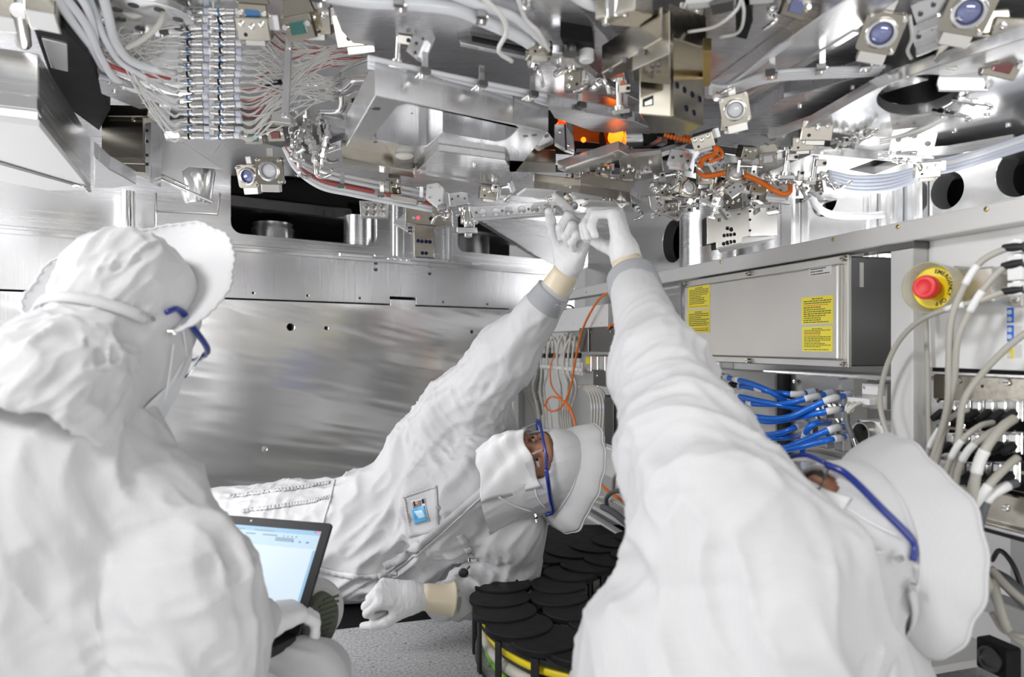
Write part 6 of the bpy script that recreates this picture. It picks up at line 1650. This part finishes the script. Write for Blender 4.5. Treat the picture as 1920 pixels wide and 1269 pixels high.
zone = [
 ('lens', 1290, 352, 1.52, 'dark lens mount above the perforated base plate'), ('lens', 1380, 325, 1.48, 'lens mount where the orange conduit ends'),
 ('mirror', 1118, 352, 1.58, 'mirror mount behind the slanting nickel bar'), ('block', 1130, 318, 1.56, 'steel block on the stage under the amber glow'),
 ('block', 1178, 322, 1.54, 'block with screws on the stage plate by the conduit'), ('post', 1210, 300, 1.52, 'clamp post on the stage plate by the conduit'),
 ('post', 1245, 330, 1.52, 'tall clamp post between conduit and base plate'), ('block', 1250, 358, 1.56, 'steel block at the near edge of the base plate'),
 ('fitting', 1275, 330, 1.50, 'fitting above the dark lens mount'), ('mirror', 1320, 335, 1.50, 'mirror mount beside the dark lens mount'),
 ('block', 1345, 350, 1.52, 'steel block between the two lens mounts'), ('angle', 1330, 372, 1.54, 'angle bracket under the two lens mounts'),
 ('angle', 1235, 385, 1.56, 'angle bracket at the tip of the slanting bar'), ('post', 1290, 385, 1.55, 'low clamp post under the dark lens mount'),
 ('fitting', 1225, 352, 1.52, 'fitting beside the base plate tip'), ('block', 1420, 348, 1.50, 'steel block past the conduit end lens'),
 ('post', 1410, 312, 1.46, 'clamp post above the conduit end lens'), ('fitting', 1440, 330, 1.46, 'fitting past the conduit end lens'),
 ('mirror', 1440, 298, 1.42, 'mirror mount under the polished plate corner'), ('block', 1400, 285, 1.42, 'block under the polished plate corner'),
 ('angle', 1460, 360, 1.5, 'angle bracket over the bored steel block'), ('post', 1500, 335, 1.46, 'clamp post among the lavender tube ends'),
 ('fitting', 1545, 330, 1.44, 'fitting at the upper lavender tube end'), ('fitting', 1560, 345, 1.46, 'fitting at the lower lavender tube end'),
 ('fitting', 1470, 342, 1.46, 'fitting behind the orange conduit tail'), ('block', 1375, 378, 1.55, 'low steel block over the bored steel block'),
 ('fitting', 1310, 300, 1.44, 'fitting inside the bend of the orange conduit'), ('angle', 1275, 295, 1.46, 'angle bracket behind the orange conduit'),
 ('mirror', 1170, 288, 1.50, 'mirror mount under the amber sill'), ('fitting', 1148, 340, 1.55, 'fitting between stage and slanting bar'),
 ('post', 1080, 338, 1.58, 'clamp post at the stage end near the gold bar'), ('angle', 1060, 375, 1.62, 'angle bracket over the pointing finger'),
 ('block', 1155, 375, 1.58, 'small block right above the gripping hand'), ('fitting', 1195, 392, 1.56, 'fitting beyond the wrist of the gripping hand'),
 ('post', 940, 352, 1.64, 'clamp post at the stepped bracket end'), ('block', 915, 362, 1.66, 'steel block over the flanged adapter'),
 ('fitting', 950, 374, 1.64, 'fitting on top of the perforated bar'), ('angle', 860, 372, 1.68, 'angle bracket between hinge bracket and adapter'),
 ('block', 740, 345, 1.62, 'steel block above the middle dark sleeve'), ('fitting', 835, 402, 1.7, 'fitting beside the beam block'),
 ('post', 1580, 268, 1.38, 'clamp post beside the nickel block on the polished plate'), ('fitting', 1620, 250, 1.34, 'fitting on the polished plate near the pocket'),
 ('block', 1320, 262, 1.34, 'block where the orange conduit starts'), ('fitting', 1345, 180, 1.18, 'fitting at the wire run beside the nickel block'),
 ('block', 1300, 25, 1.05, 'steel block at the top edge over the nickel block'), ('post', 1240, 30, 1.05, 'clamp post at the top edge by the twin cylinders'),
 ('fitting', 1450, 25, 1.02, 'fitting on the channel rail at the top edge'), ('mirror', 1490, 12, 1.0, 'mirror mount at the top edge over the diagonal beam'),
 ('block', 1010, 95, 1.10, 'dark little block on the satin plate by the slot'), ('fitting', 1000, 118, 1.14, 'fitting hanging at the slot end'),
 ('fitting', 1050, 135, 1.16, 'fitting on the slanted bracket near the slot'), ('fitting', 1095, 150, 1.18, 'fitting mid way on the slanted bracket'),
 ('fitting', 1118, 158, 1.18, 'fitting beside the one mid way on the slanted bracket'), ('block', 1075, 148, 1.18, 'small screw block on the slanted bracket'),
 ('post', 1160, 172, 1.18, 'clamp post at the slanted bracket end'), ('fitting', 985, 8, 1.0, 'fitting at the top edge by the white cables')]
def _sgn(): return -1 if rw.random() < .5 else 1
for kind, x, y, Y, lb in zone:
    put(kind, 'chrome ' + lb if kind == 'fitting' else 'small ' + lb if 'mount' in lb and 'lens' not in lb else lb, x, y, Y, rw.uniform(-35, 20), rw.uniform(0, 40), rw.choice((0, 0, 90, -90)) + rw.uniform(-12, 12), rw.uniform(.72, .95), 'small optics under the bench', M_CLEARTUBE if kind == 'lens' else (rw.choice((M_CHROME, M_LENS, M_BRIGHT)) if kind == 'mirror' else None))
# small pieces between the mounts, each named by what it stands beside
marks = [('the conduit bend', 1335, 300), ('the dark lens mount', 1275, 365), ('the conduit-end lens mount', 1368, 345), ('the bored block', 1350, 385), ('the slanting nickel bar', 1150, 372),
         ('the amber sill', 1200, 290), ('the lavender tube ends', 1520, 352), ('the polished plate corner', 1450, 282), ('the base plate tip', 1245, 392), ('the steel stage', 1110, 330), ('the copper-lit plate', 1425, 380), ('the raised finger', 1045, 380)]
kinds_ = [('fitting', 'tiny chrome fitting'), ('block', 'tiny nickel block'), ('post', 'short clamp post'), ('angle', 'little bright angle bracket')]
for (mk_, mx_, my_) in marks:
    for ki, (kd, nm_) in enumerate(kinds_):
        put(kd, nm_ + ' close to ' + mk_, mx_ + (-1, 1, -1, 1)[ki] * rw.uniform(9, 24), my_ + (-1, -1, 1, 1)[ki] * rw.uniform(3, 11), 1.46 + rw.uniform(-.04, .14), rw.uniform(-40, 40), rw.uniform(-10, 60), rw.uniform(-90, 90), rw.uniform(.42, .6), 'small optics under the bench')
# orange conduit
t = thing('conduit', 'orange corrugated conduit snaking from the amber module to the lens mount', 'conduit', P(1330, 280, 1.42))
cpnts = [P(*p) for p in ((1246, 254, 1.46), (1285, 262, 1.44), (1320, 268, 1.42), (1342, 278, 1.41), (1338, 290, 1.41), (1322, 296, 1.42), (1314, 308, 1.43), (1312, 322, 1.43), (1324, 330, 1.43), (1358, 324, 1.45))]
sp_ = spline(cpnts, 26); mbc = MB(); n_ = len(sp_)
mbc.tube(sp_, lambda u: .0050 + .0012 * (1 if int(u * n_) % 4 < 2 else -1), 10, 0).build('sheath', M_ORANGE, t, smooth=True)
tag(MB().tube([P(1282, 255, 1.45), P(1320, 262, 1.43), P(1350, 280, 1.42), P(1352, 294, 1.42), P(1330, 304, 1.42)], .0035, 8).build('cable', M_ORANGE, None, smooth=True), 'thin orange cable inside the bend of the conduit', 'cable')
tag(MB().tube([P(1395, 328, 1.46), P(1425, 340, 1.45), P(1450, 356, 1.44), P(1468, 364, 1.44), P(1480, 360, 1.44), P(1482, 348, 1.45)], .0056, 10).build('cable', M_ORANGE, None, smooth=True), 'orange cable tail drooping past the lens mount toward the cabinet rail', 'cable')
# dark copper-lit plates low behind the conduit tail
t = vplate('copper_plate', 'dark plate with black slots catching orange light by the conduit tail', 'plate', [(1385, 348), (1460, 352), (1462, 378), (1388, 372)], 1.60, .02, M_NICKELD, part='plate')
for k in range(4): vsub(t, 'slot', [(1390 + k * 15, 360), (1393 + k * 15, 360), (1393 + k * 15, 374), (1390 + k * 15, 373)], 1.598, .006, M_INK, 0)
# bored steel block over the rail
t = thing('bored_block', 'steel block with a cluster of black bores above the cabinet rail', 'block', P(1390, 430, 1.70))
hs = [(1364, 428, 3.4), (1371, 430, 4), (1358, 441.5, 3.2), (1364, 440.5, 3.2), (1370, 440, 3.2), (1377, 439, 3.2), (1357, 457, 3.4), (1364, 455, 4), (1370, 453.5, 3.4), (1377, 452.5, 3.2), (1347, 410.5, 1.4), (1350, 410, 1.4), (1347, 414, 1.4), (1350, 413.6, 1.4), (1384, 401.6, 1.3), (1387, 401, 1.3)]
vslab(t, 'front_plate', [(1326, 404), (1404, 391), (1406, 442), (1392, 445), (1391, 456), (1344, 466), (1343, 454), (1326, 458)], hs, 1.66, .008, M_STAIN)
vsub(t, 'body', [(1327, 405), (1403, 392), (1405, 441), (1391, 444), (1390, 455), (1345, 465), (1344, 453), (1327, 457)], 1.667, .05, M_INK, .0005)
MB().prism([P(1404, 391, 1.66), P(1455, 388, 1.80), P(1456, 440, 1.80), P(1406, 442, 1.66)], (.004, 0.004, 0)).build('side_plate', M_STAIN, t, bevel=.0005)
MB().prism([P(1345, 467, 1.66), P(1391, 457, 1.66), P(1392, 446, 1.66), P(1455, 446, 1.80), P(1420, 460, 1.80), P(1350, 474, 1.72)], (0, 0, .003)).build('underside', M_WHITEP, t)
for y in (396, 412, 432): bolt(t, P(1406, y, 1.66), (0, -1, 0), .003, M_INK)
# lavender tubes
for k in range(5):
    oy = k * 6.5
    tag(MB().tube([P(1552, 322 + oy * .9, 1.45), P(1600, 332 + oy, 1.46), P(1660, 330 + oy, 1.46), P(1712, 318 + oy * .8, 1.45), P(1742, 305 + oy * .7, 1.42)], .0052, 9, 6).build('tube', M_LAV, None, smooth=True), f'{("uppermost", "second", "third", "fourth", "lowest")[k]} lavender tube sagging under the polished plate', 'tube', 'lavender tubes sagging')
for k in range(4):
    oy = k * 7
    tag(MB().tube([P(1736, 306 + oy, 1.40), P(1790, 296 + oy, 1.36), P(1850, 280 + oy * .9, 1.3), P(1940, 250 + oy, 1.22)], .0050, 9, 6).build('tube', M_LAV if k != 1 else M_CLEARTUBE, None, smooth=True), f'{("uppermost", "second", "third", "lowest")[k]} lavender tube running out over the cabinet rail', 'tube', 'lavender tubes over the rail')
tag(MB().tube([P(1520, 358, 1.62), P(1530, 385, 1.62), P(1560, 402, 1.62), P(1620, 405, 1.64), P(1655, 402, 1.66)], .0085, 10, 6).build('hose', M_CLEARTUBE, None, smooth=True), 'thick braided clear hose hanging behind the cabinet rail', 'hose')
# wire harness with clamps along the diagonal plate
for k in range(4):
    o = k * 4.5
    tag(MB().tube([H(1330, 160 + o, .46), H(1365, 162 + o, .46), H(1440, 138 + o, .455), H(1540, 130 + o, .455), H(1640, 126 + o, .455), H(1745, 118 + o * .6, .455)], .0040, 8, 5).build('hose', M_CLEARTUBE, None, smooth=True), f'{("first", "second", "third", "last")[k]} clear hose of the clamped run before the oval cutout', 'hose', 'clear hoses before the cutout')
for (x, y), lb in zip(((1448, 134), (1542, 124), (1625, 120), (1732, 122)), ('first clamp on the clear hoses from the nickel block', 'second clamp on the clear hoses from the nickel block', 'third clamp on the clear hoses, mid plate', 'last clamp on the clear hoses, by the oval cutout')):
    clampthing(lb, x, y, .45, .95, -.3)
for k in range(3):
    tag(MB().tube([H(1350, 175 + k * 4, .46), H(1395, 140 + k * 3, .47), H(1450, 95 + k * 4, .475), H(1500, 60 + k * 3, .48)], .0040, 8, 5).build('hose', M_CLEARTUBE, None, smooth=True), f'{("outer", "middle", "inner")[k]} clear hose climbing beside the diagonal beam', 'hose', 'clear hoses beside the beam')
tag(MB().tube([P(1705, 30, 1.0), P(1710, 70, 1.03), P(1702, 95, 1.06), P(1712, 115, 1.08)], .0030, 8, 6).build('cable', M_WIRE, None, smooth=True), 'thin white lead hanging above the oval cutout', 'cable')
for k in range(3):
    tag(MB().tube([H(1650, 262 + k * 4, .405), H(1700, 252 + k * 3, .405), H(1760, 225 + k * 3, .41), H(1800, 195 + k * 2, .412)], .0024, 7, 5).build('wire', M_WIRE, None, smooth=True), f'{("upper", "middle", "lower")[k]} wire of the strand skirting the oval cutout', 'wire', 'wires skirting the cutout')
# white braided cables crossing the top
for k, (pts, r, lb) in enumerate((
  ([(590, -12, .49), (680, 2, .49), (760, 6, .49), (850, 16, .488), (910, 40, .485), (975, 70, .48), (1010, 95, .478)], .010, 'thick white braided cable crossing the satin plate at the top'),
  ([(820, -20, .49), (900, 10, .488), (960, 30, .485), (1000, 60, .48), (1030, 90, .478)], .007, 'second white braided cable curving beside the thick one'),
  ([(900, -10, .48), (940, 30, .47), (950, 60, .465), (935, 95, .46), (960, 115, .46)], .0036, 'grey-white lead looping down over the slot'),
  ([(970, -10, .48), (985, 35, .475), (1010, 60, .47), (1030, 95, .468)], .0032, 'thin pale lead beside the looping one'),
  ([(1060, -20, .49), (1100, 6, .488), (1130, 12, .486), (1170, 2, .485)], .008, 'white braided cable passing the twin cylinders'),
  ([(1290, 60, .46), (1340, 50, .455), (1380, 20, .455), (1392, -10, .455)], .0022, 'thin white wire beside the black housing'),
  ([(1350, 70, .46), (1385, 60, .455), (1395, 25, .455), (1388, -10, .455)], .0022, 'thin white wire looping past the black housing'))):
    tag(MB().tube([H(*p) for p in pts], r, 9, 6).build('cable', M_CLEARTUBE if r > .004 else M_WIRE, None, smooth=True), lb, 'cable')
for (x, y), lb in zip(((752, 6), (905, 28), (600, -4)), ('black clip on the thick white cable near the slot', 'chrome clip where the white cables bend', 'chrome clip on the thick white cable at the top edge')):
    clampthing(lb, x, y, .48, .9, .2, 'clips on the white cables')
# ------------------------------------------------------------------ laptop
from mathutils.bvhtree import BVHTree
lt = thing('laptop', 'open black laptop with a pale blue glowing screen on the knees of the seated person', 'laptop', P(500, 1195, 1.13))
br_ = P(560, 1192, 1.10); tr_ = P(621, 981, 1.20); al = V(-.963, .27, 0).normalized(); upv = (tr_ - br_); wdt = .325
nrm = al.cross(upv).normalized()
if nrm.y > 0: nrm = -nrm
sm = frame(br_ + al * wdt, -al, upv); SX, SY = wdt, upv.length
if sm.to_3x3().col[2].dot(nrm) < 0: nrm = -nrm
slab('lid', sm @ Matrix.Translation((0, 0, -.006)), rrect(0, 0, SX, SY, .006), [], .006, M_BLACK, lt, .0008)
M_SCREEN = plain('screen_white', (.05, .06, .07), .3, emit=(.76, .89, 1.0), es=.82)
M_SCRB = plain('screen_blue', (.03, .05, .08), .3, emit=(.42, .70, .94), es=.7)
M_SCRD = plain('screen_dark', (.1, .2, .5), .3, emit=(.10, .25, .60), es=.5)
M_SCRG = plain('screen_grey', (.03, .04, .05), .3, emit=(.36, .52, .68), es=.7)
M_SCRR = plain('screen_red', (.8, .1, .1), .3, emit=(.9, .12, .2), es=.8)
def scr(name, x0, y0, x1, y1, z, mat, par):
    mb = MB(); mb.prism([sm @ V(x, y, z) for x, y in ((x0, y0), (x1, y0), (x1, y1), (x0, y1))], nrm * .0002); return mb.build(name, mat, par)
x0, x1, y0, y1 = .016, SX - .016, .030, SY - .016
ds = scr('display', x0, y0, x1, y1, .0002, M_SCREEN, lt)
scr('title_bar', x0, y1 - .008, x1, y1, .0005, M_SCRB, ds); scr('task_bar', x0, y0, x1, y0 + .006, .0005, M_SCRB, ds)
scr('tool_bar', x0, y1 - .032, x1, y1 - .008, .0004, plain('screen_pale', (.05, .06, .07), .3, emit=(.62, .82, .95), es=.78), ds)
scr('scroll_bar', x1 - .005, y0 + .006, x1, y1 - .034, .0005, M_SCRB, ds)
scr('search_field', x1 - .085, y1 - .023, x1 - .048, y1 - .016, .0007, M_SCRG, ds)
for k in range(3): scr('window_button', x1 - .012 + k * .004, y1 - .004, x1 - .009 + k * .004, y1 - .001, .0007, M_SCRR if k > 0 else M_SCRD, ds)
for k, (u, w, v_) in enumerate(((.11, .035, .012), (.155, .02, .012), (.19, .03, .012), (.06, .03, .005), (.10, .05, .005), (.17, .04, .005), (.13, .005, .027), (.15, .005, .027), (.232, .003, .012), (.24, .003, .012), (.248, .003, .012), (.256, .004, .012), (.266, .004, .020), (.252, .004, .020), (.28, .006, .020))):
    scr('menu_item', x0 + u - .01, y1 - v_ - .003, x0 + u - .01 + w, y1 - v_, .0007, M_SCRG if k < 12 else M_SCRD, ds)
for k in range(5): scr('task_icon', x0 + .12 + k * .011, y0 + .0015, x0 + .126 + k * .011, y0 + .0045, .0007, M_SCRD if k > 2 else M_SCRG, ds)
c = sm @ V(SX * .5, SY - .007, .0003); MB().lathe(c, nrm, [(0, .0022), (.0004, .0022)], 10).build('webcam', M_DSTEEL, lt)
bd = V(-.25, -.96, .10).normalized()
slab('base', frame(br_ + al * wdt + V(0, 0, -.012), -al, bd) @ Matrix.Translation((0, 0, -.014)), rrect(0, .002, SX, .225, .008), [], .014, M_BLACK, lt, .001)
kb = frame(br_ + al * wdt + V(0, 0, -.012), -al, bd)
sg = 1 if kb.to_3x3().col[2].z > 0 else -1
km = MB()
for r in range(5):
    for c_ in range(13):
        km.prism([kb @ V(x, y, .0005 * sg) for x, y in ((.022 + c_ * .0217, .03 + r * .019), (.040 + c_ * .0217, .03 + r * .019), (.040 + c_ * .0217, .046 + r * .019), (.022 + c_ * .0217, .046 + r * .019))], V(0, 0, .0015))
kk = km.build('keyboard', M_BLACKM, lt); kk['kind'] = 'stuff'
MB().cyl(br_ + al * .03 + V(0, 0, -.008), br_ + al * .09 + V(0, 0, -.008), .006).build('hinge', M_BLACKM, lt, smooth=40)

# ------------------------------------------------------------------ trim that lies on the garments
def body_of(p): return next(o for o in p.children if o.name.startswith('coverall'))
def bvh_of(p):
    o = body_of(p); me = o.data; off = wmat(o).translation
    return BVHTree.FromPolygons([v.co + off for v in me.vertices], [tuple(f.vertices) for f in me.polygons])
def hit(bv, px, py, up=.002):
    d = V((px - 960) / F, 1, (HZ - py) / F).normalized(); r = bv.ray_cast(V(0, 0, CH), d, 6)
    if r[0] is None: return None
    n = r[1] if r[1].dot(d) < 0 else -r[1]
    return r[0] + n * up, n
def drape(name, p, bv, pts, width, mat, up=.0022, wav=0.0, thick=.002, n=40, parent=None):
    """band that follows the garment under a row of points"""
    pl = [V(x, y, 0) for x, y in pts]; sp = spline(pl, max(2, n // max(1, len(pl) - 1)))
    hs = [hit(bv, q.x, q.y, up) for q in sp]; hs = [h for h in hs if h]
    if len(hs) < 3: return None
    A = []; B = []
    for i, (q, nn) in enumerate(hs):
        T = (hs[min(i + 1, len(hs) - 1)][0] - hs[max(i - 1, 0)][0]).normalized(); s_ = nn.cross(T).normalized()
        w = width * .5; u_ = nn * (wav * math.sin(i * 1.9))
        A.append(q + s_ * w + u_); B.append(q - s_ * w + u_)
    o = MB().strip(A, B).build(name, mat, parent or p, True)
    sd = o.modifiers.new('thick', 'SOLIDIFY'); sd.thickness = thick; sd.offset = 0
    return o
def patch(name, p, bv, q4, mat, up=.002, n=10, parent=None):
    """sheet over the garment between four corner points (in order)"""
    rows = []
    for j in range(n + 1):
        row = []
        for i in range(n + 1):
            u, v = i / n, j / n
            x = (1 - v) * ((1 - u) * q4[0][0] + u * q4[1][0]) + v * ((1 - u) * q4[3][0] + u * q4[2][0])
            y = (1 - v) * ((1 - u) * q4[0][1] + u * q4[1][1]) + v * ((1 - u) * q4[3][1] + u * q4[2][1])
            h = hit(bv, x, y, 0)
            if h is None: return None
            row.append(h)
        rows.append(row)
    av = sum((h[1] for r_ in rows for h in r_), V(0, 0, 0)).normalized()
    rows = [[h[0] + av * up for h in r_] for r_ in rows]
    for _ in range(2):
        rows = [[rows[j][i] if i in (0, n) or j in (0, n) else (rows[j][i] * 2 + rows[j - 1][i] + rows[j + 1][i] + rows[j][i - 1] + rows[j][i + 1]) / 6 for i in range(n + 1)] for j in range(n + 1)]
    mb = MB()
    for a_, b_ in zip(rows[:-1], rows[1:]): mb.strip(a_, b_)
    o = mb.build(name, mat, parent or p, True); merge(o)
    sd = o.modifiers.new('thick', 'SOLIDIFY'); sd.thickness = .0012; sd.offset = 0
    return o
b2 = bvh_of(p2); b1 = bvh_of(p1); b3 = bvh_of(p3)
drape('placket', p2, b2, [(925, 905), (860, 960), (800, 1010), (760, 1040), (720, 1062)], .022, M_SUIT, .003)
drape('placket_seam', p2, b2, [(918, 918), (862, 968), (806, 1018), (766, 1050), (735, 1070)], .004, M_SUIT, .004)
drape('waist_seam', p2, b2, [(596, 1066), (650, 1078), (710, 1080), (745, 1072)], .016, M_SUIT, .003, .001)
drape('gathered_seam', p2, b2, [(430, 932), (500, 922), (560, 915), (618, 905)], .010, M_SUIT, .003, .0026, n=90)
drape('gathered_seam', p2, b2, [(455, 958), (520, 950), (575, 942), (622, 932)], .010, M_SUIT, .003, .0026, n=90)
drape('leg_seam', p2, b2, [(628, 900), (618, 940), (606, 980), (600, 1010)], .005, M_SUIT, .002)
pk_ = patch('badge_pocket', p2, b2, [(757, 932), (820, 912), (824, 992), (767, 1008)], M_SUIT, .003)
if pk_:
    bg = patch('name_badge', p2, b2, [(773, 938), (798, 932), (806, 976), (781, 983)], M_WHITE, .0055); bg['label'] = 'name badge with a portrait and a blue picture'
    patch('badge_picture', p2, b2, [(775, 952), (799, 946), (805, 974), (781, 981)], plain('badge_blue', (.10, .42, .78), .3), .0072)
    patch('badge_picture_glow', p2, b2, [(780, 957), (796, 953), (802, 968), (790, 972)], plain('badge_pale', (.50, .75, .92), .3), .008, 5)
    patch('badge_portrait', p2, b2, [(774, 940), (790, 936), (792, 946), (776, 951)], plain('portrait_grey', (.35, .30, .30), .5), .0072, 5)
    patch('portrait_face', p2, b2, [(779, 939.5), (786, 937.8), (787, 943), (781, 945)], M_SKINP, .008, 4)
    patch('portrait_hair', p2, b2, [(777, 938.5), (780, 938), (782, 946), (779, 947)], M_INK, .0082, 4)
    for k in range(3): patch('badge_print', p2, b2, [(793 + k * 1.6, 935 - k * .4), (794 + k * 1.6, 934.7 - k * .4), (796 + k * 1.6, 943 - k * .4), (795 + k * 1.6, 943.3 - k * .4)], M_INK, .0074, 3)
    drape('pocket_edge', p2, b2, [(760, 934), (764, 960), (770, 985), (776, 1004)], .005, M_SUIT, .004, .001)
    drape('pocket_edge', p2, b2, [(757, 932), (780, 924), (800, 918), (820, 912)], .005, M_SUIT, .004, .001)
drape('strap', p2, b2, [(862, 1002), (872, 1018), (882, 1038), (888, 1050)], .017, M_SUIT, .003)
h = hit(b2, 889, 1050, .006)
if h:
    t = MB().box(h[0], (.022, .008, .018)).build('strap_buckle', M_CHROME, p2, bevel=.002)
for px, py in ((822, 950), (912, 913), (924, 930)):
    h = hit(b2, px, py, .002)
    if h: MB().lathe(h[0], h[1], [(0, .005), (.003, .004)], 12).build('snap', M_CHROME, p2, smooth=40)
h = hit(b2, 868, 1076, .008)
if h:
    ky = thing('key', 'black-headed key hanging from the strap of the person on the floor', 'key', h[0])
    a_ = h[0]; d_ = (P(848, 1098, 1.6) - P(872, 1072, 1.6)).normalized()
    MB().sphere(a_, (.012, .005, .011), 14, 8).build('head', M_BLACK, ky, smooth=True)
    MB().tube([a_ - d_ * .010, a_ - d_ * .022], .003, 8, 0).build('ring', M_CHROME, ky)
    MB().prism([a_ + d_ * .008 + V(.003, 0, .003), a_ + d_ * .008 - V(.003, 0, .003), a_ + d_ * .034 - V(.002, 0, .002), a_ + d_ * .034 + V(.003, 0, .003)], (0, .003, 0)).build('blade', M_BRASS, ky)
    for k in range(3): MB().box(a_ + d_ * (.018 + k * .005) + V(.004, 0, .003), (.004, .003, .003)).build('tooth', M_BRASS, ky)
# seams on the two near garments
for px, py in ((1740, 1205),):
    h = hit(b3, px, py, .004)
    if h: MB().lathe(h[0], h[1], [(0, .006), (.004, .005)], 12).build('snap', M_CHROME, p3, smooth=40)

# shoe of the seated person: sole turned to the camera
def solepts(sc=1.0):
    return [(-.5, -.9), (-.2, -1.0), (.25, -.9), (.5, -.5), (.52, .0), (.40, .5), (.1, .85), (-.25, .95), (-.48, .7), (-.55, .2), (-.5, -.3)]
so = P(598, 1160, 1.22); sxv = V(.45, -.85, .15).normalized(); syv = V(.30, .25, .95).normalized()
son = V(.62, -.76, .18).normalized()
smt = frame(so, syv.cross(son), syv)
ol = rpoly([(x * .060, y * .052) for x, y in solepts()], .012)
M_OLIVE = plain('olive_rubber', (.085, .095, .065), .7)
shoe = slab('shoe_sole', smt, ol, [], .018, M_OLIVE, p1, .003); shoe['label'] = 'olive green rubber shoe sole'
slab('shoe_welt', smt @ Matrix.Translation((0, 0, -.010)), [(x * .97, y * .97) for x, y in ol], [], .009, plain('yellow_edge', (.72, .66, .36), .5), p1, .001)
rw2 = random.Random(4)
for k in range(9):
    yy = -.042 + k * .0105
    half = .026 * max(.3, math.sqrt(max(0, 1 - (yy / .055) ** 2)))
    m_ = smt @ Matrix.Translation((0, yy, .0195)) @ Matrix.Rotation(.5, 4, 'Z')
    MB().box(m_.translation, (half * 1.7, .0045, .004), m_).build('tread', M_OLIVE, shoe, bevel=.0008)
sb = Field(); sb.ell(smt @ V(0, 0, -.045), (.055, .055, .055), k=.02).cap(smt @ V(0, .01, -.04), smt @ V(-.02, -.02, -.12), .045, .05, .03)
v_, q_ = surf(sb.ev, *sb.bounds(.02), .006, 2); obj('shoe_cover', v_, q_, M_SUIT, p1, True)

# ------------------------------------------------------------------ energy chain on the floor
def chain_path(pts, step):
    w = [H(px, py, -.565) for px, py in pts]; sp = spline(w, 12); out = [sp[0]]; acc = 0
    for a, b in zip(sp[:-1], sp[1:]):
        acc += (b - a).length
        if acc >= step: out.append(b); acc = 0
    return out
c6 = lambda l: [(820 + x / 2.4, 740 + y / 2.4) for x, y in l]
ec = thing('cable_chain', 'black drag chain of overlapping round plates curled on the floor', 'cable chain', V(.1, 1.6, 0))
outer = chain_path(c6([(1010, 640), (880, 652), (760, 675), (620, 705), (480, 735), (350, 780), (295, 850), (285, 940), (350, 1030), (480, 1100), (620, 1140), (760, 1160)]), .076)
inner = chain_path(c6([(1010, 715), (880, 728), (760, 745), (640, 780), (560, 835), (540, 900), (600, 960), (700, 1010), (800, 1030)]), .076)
def plates(path, r, nm, z0):
    for k, c in enumerate(path):
        T = (path[min(k + 1, len(path) - 1)] - path[max(k - 1, 0)]); T.z = 0; T.normalize()
        ax = (V(0, 0, 1) + T * -.048).normalized(); c = V(c.x, c.y, z0)
        MB().lathe(c - ax * .006, ax, [(0, r * .985), (.003, r), (.010, r), (.012, r * .97)], 36).build(nm, M_BLACKM, ec, smooth=30)
plates(outer, .068, 'round_plate', .115); plates(inner, .066, 'round_plate', .113)
def wall(path, off, z0, z1, w, nm):
    n = len(path)
    for k in range(0, n - 1):
        a, b = path[k], path[k + 1]; T = b - a; T.z = 0; T.normalize(); S = V(-T.y, T.x, 0) * off
        A = V(a.x, a.y, 0) + S; B = V(b.x, b.y, 0) + S; th = S.normalized() * .006
        mb = MB(); mb.prism([A + V(0, 0, z0), A + T * w + V(0, 0, z0), A + T * w + V(0, 0, z1), A + V(0, 0, z1)], th); mb.build(nm, M_BLACK, ec, bevel=.001)
    L0 = [V(p.x, p.y, 0) + V(-(path[min(i + 1, n - 1)] - path[max(i - 1, 0)]).y, (path[min(i + 1, n - 1)] - path[max(i - 1, 0)]).x, 0).normalized() * off for i, p in enumerate(path)]
    for za, zb in ((0.002, .014), (z1 - .010, z1)):
        MB().strip(spline([p + V(0, 0, za) for p in L0], 5), spline([p + V(0, 0, zb) for p in L0], 5)).build('side_rim', M_BLACK, ec)
    return L0
# side away from the curl's centre
cen = V(.30, 1.55, 0)
for pth, nm in ((outer, 'side_post'), (inner, 'side_post')):
    a, b = pth[len(pth) // 2], pth[len(pth) // 2 + 1]; T = b - a; S = V(-T.y, T.x, 0)
    sg_ = 1 if S.dot(a - cen) > 0 else -1
    wall(pth, sg_ * .056, .002, .106, .016, nm)
    wall(pth, -sg_ * .050, .002, .106, .016, nm)
    if pth is outer: SG = sg_
def inside(path, off, z):
    n = len(path)
    return [V(p.x, p.y, z) + V(-(path[min(i + 1, n - 1)] - path[max(i - 1, 0)]).y, (path[min(i + 1, n - 1)] - path[max(i - 1, 0)]).x, 0).normalized() * off for i, p in enumerate(path)]
for off, z, r, m, lb in ((.036, .078, .009, M_YELLOW, 'yellow cable running inside the black drag chain, uppermost'), (.034, .046, .011, M_PALECABLE, 'thick pale cable inside the black drag chain'), (.030, .018, .006, plain('green_cable', (.25, .65, .05), .4), 'green cable at the bottom of the black drag chain')):
    tag(MB().tube(inside(outer, SG * off, z), r, 9, 6).build('cable', m, None, smooth=True), lb, 'cable')
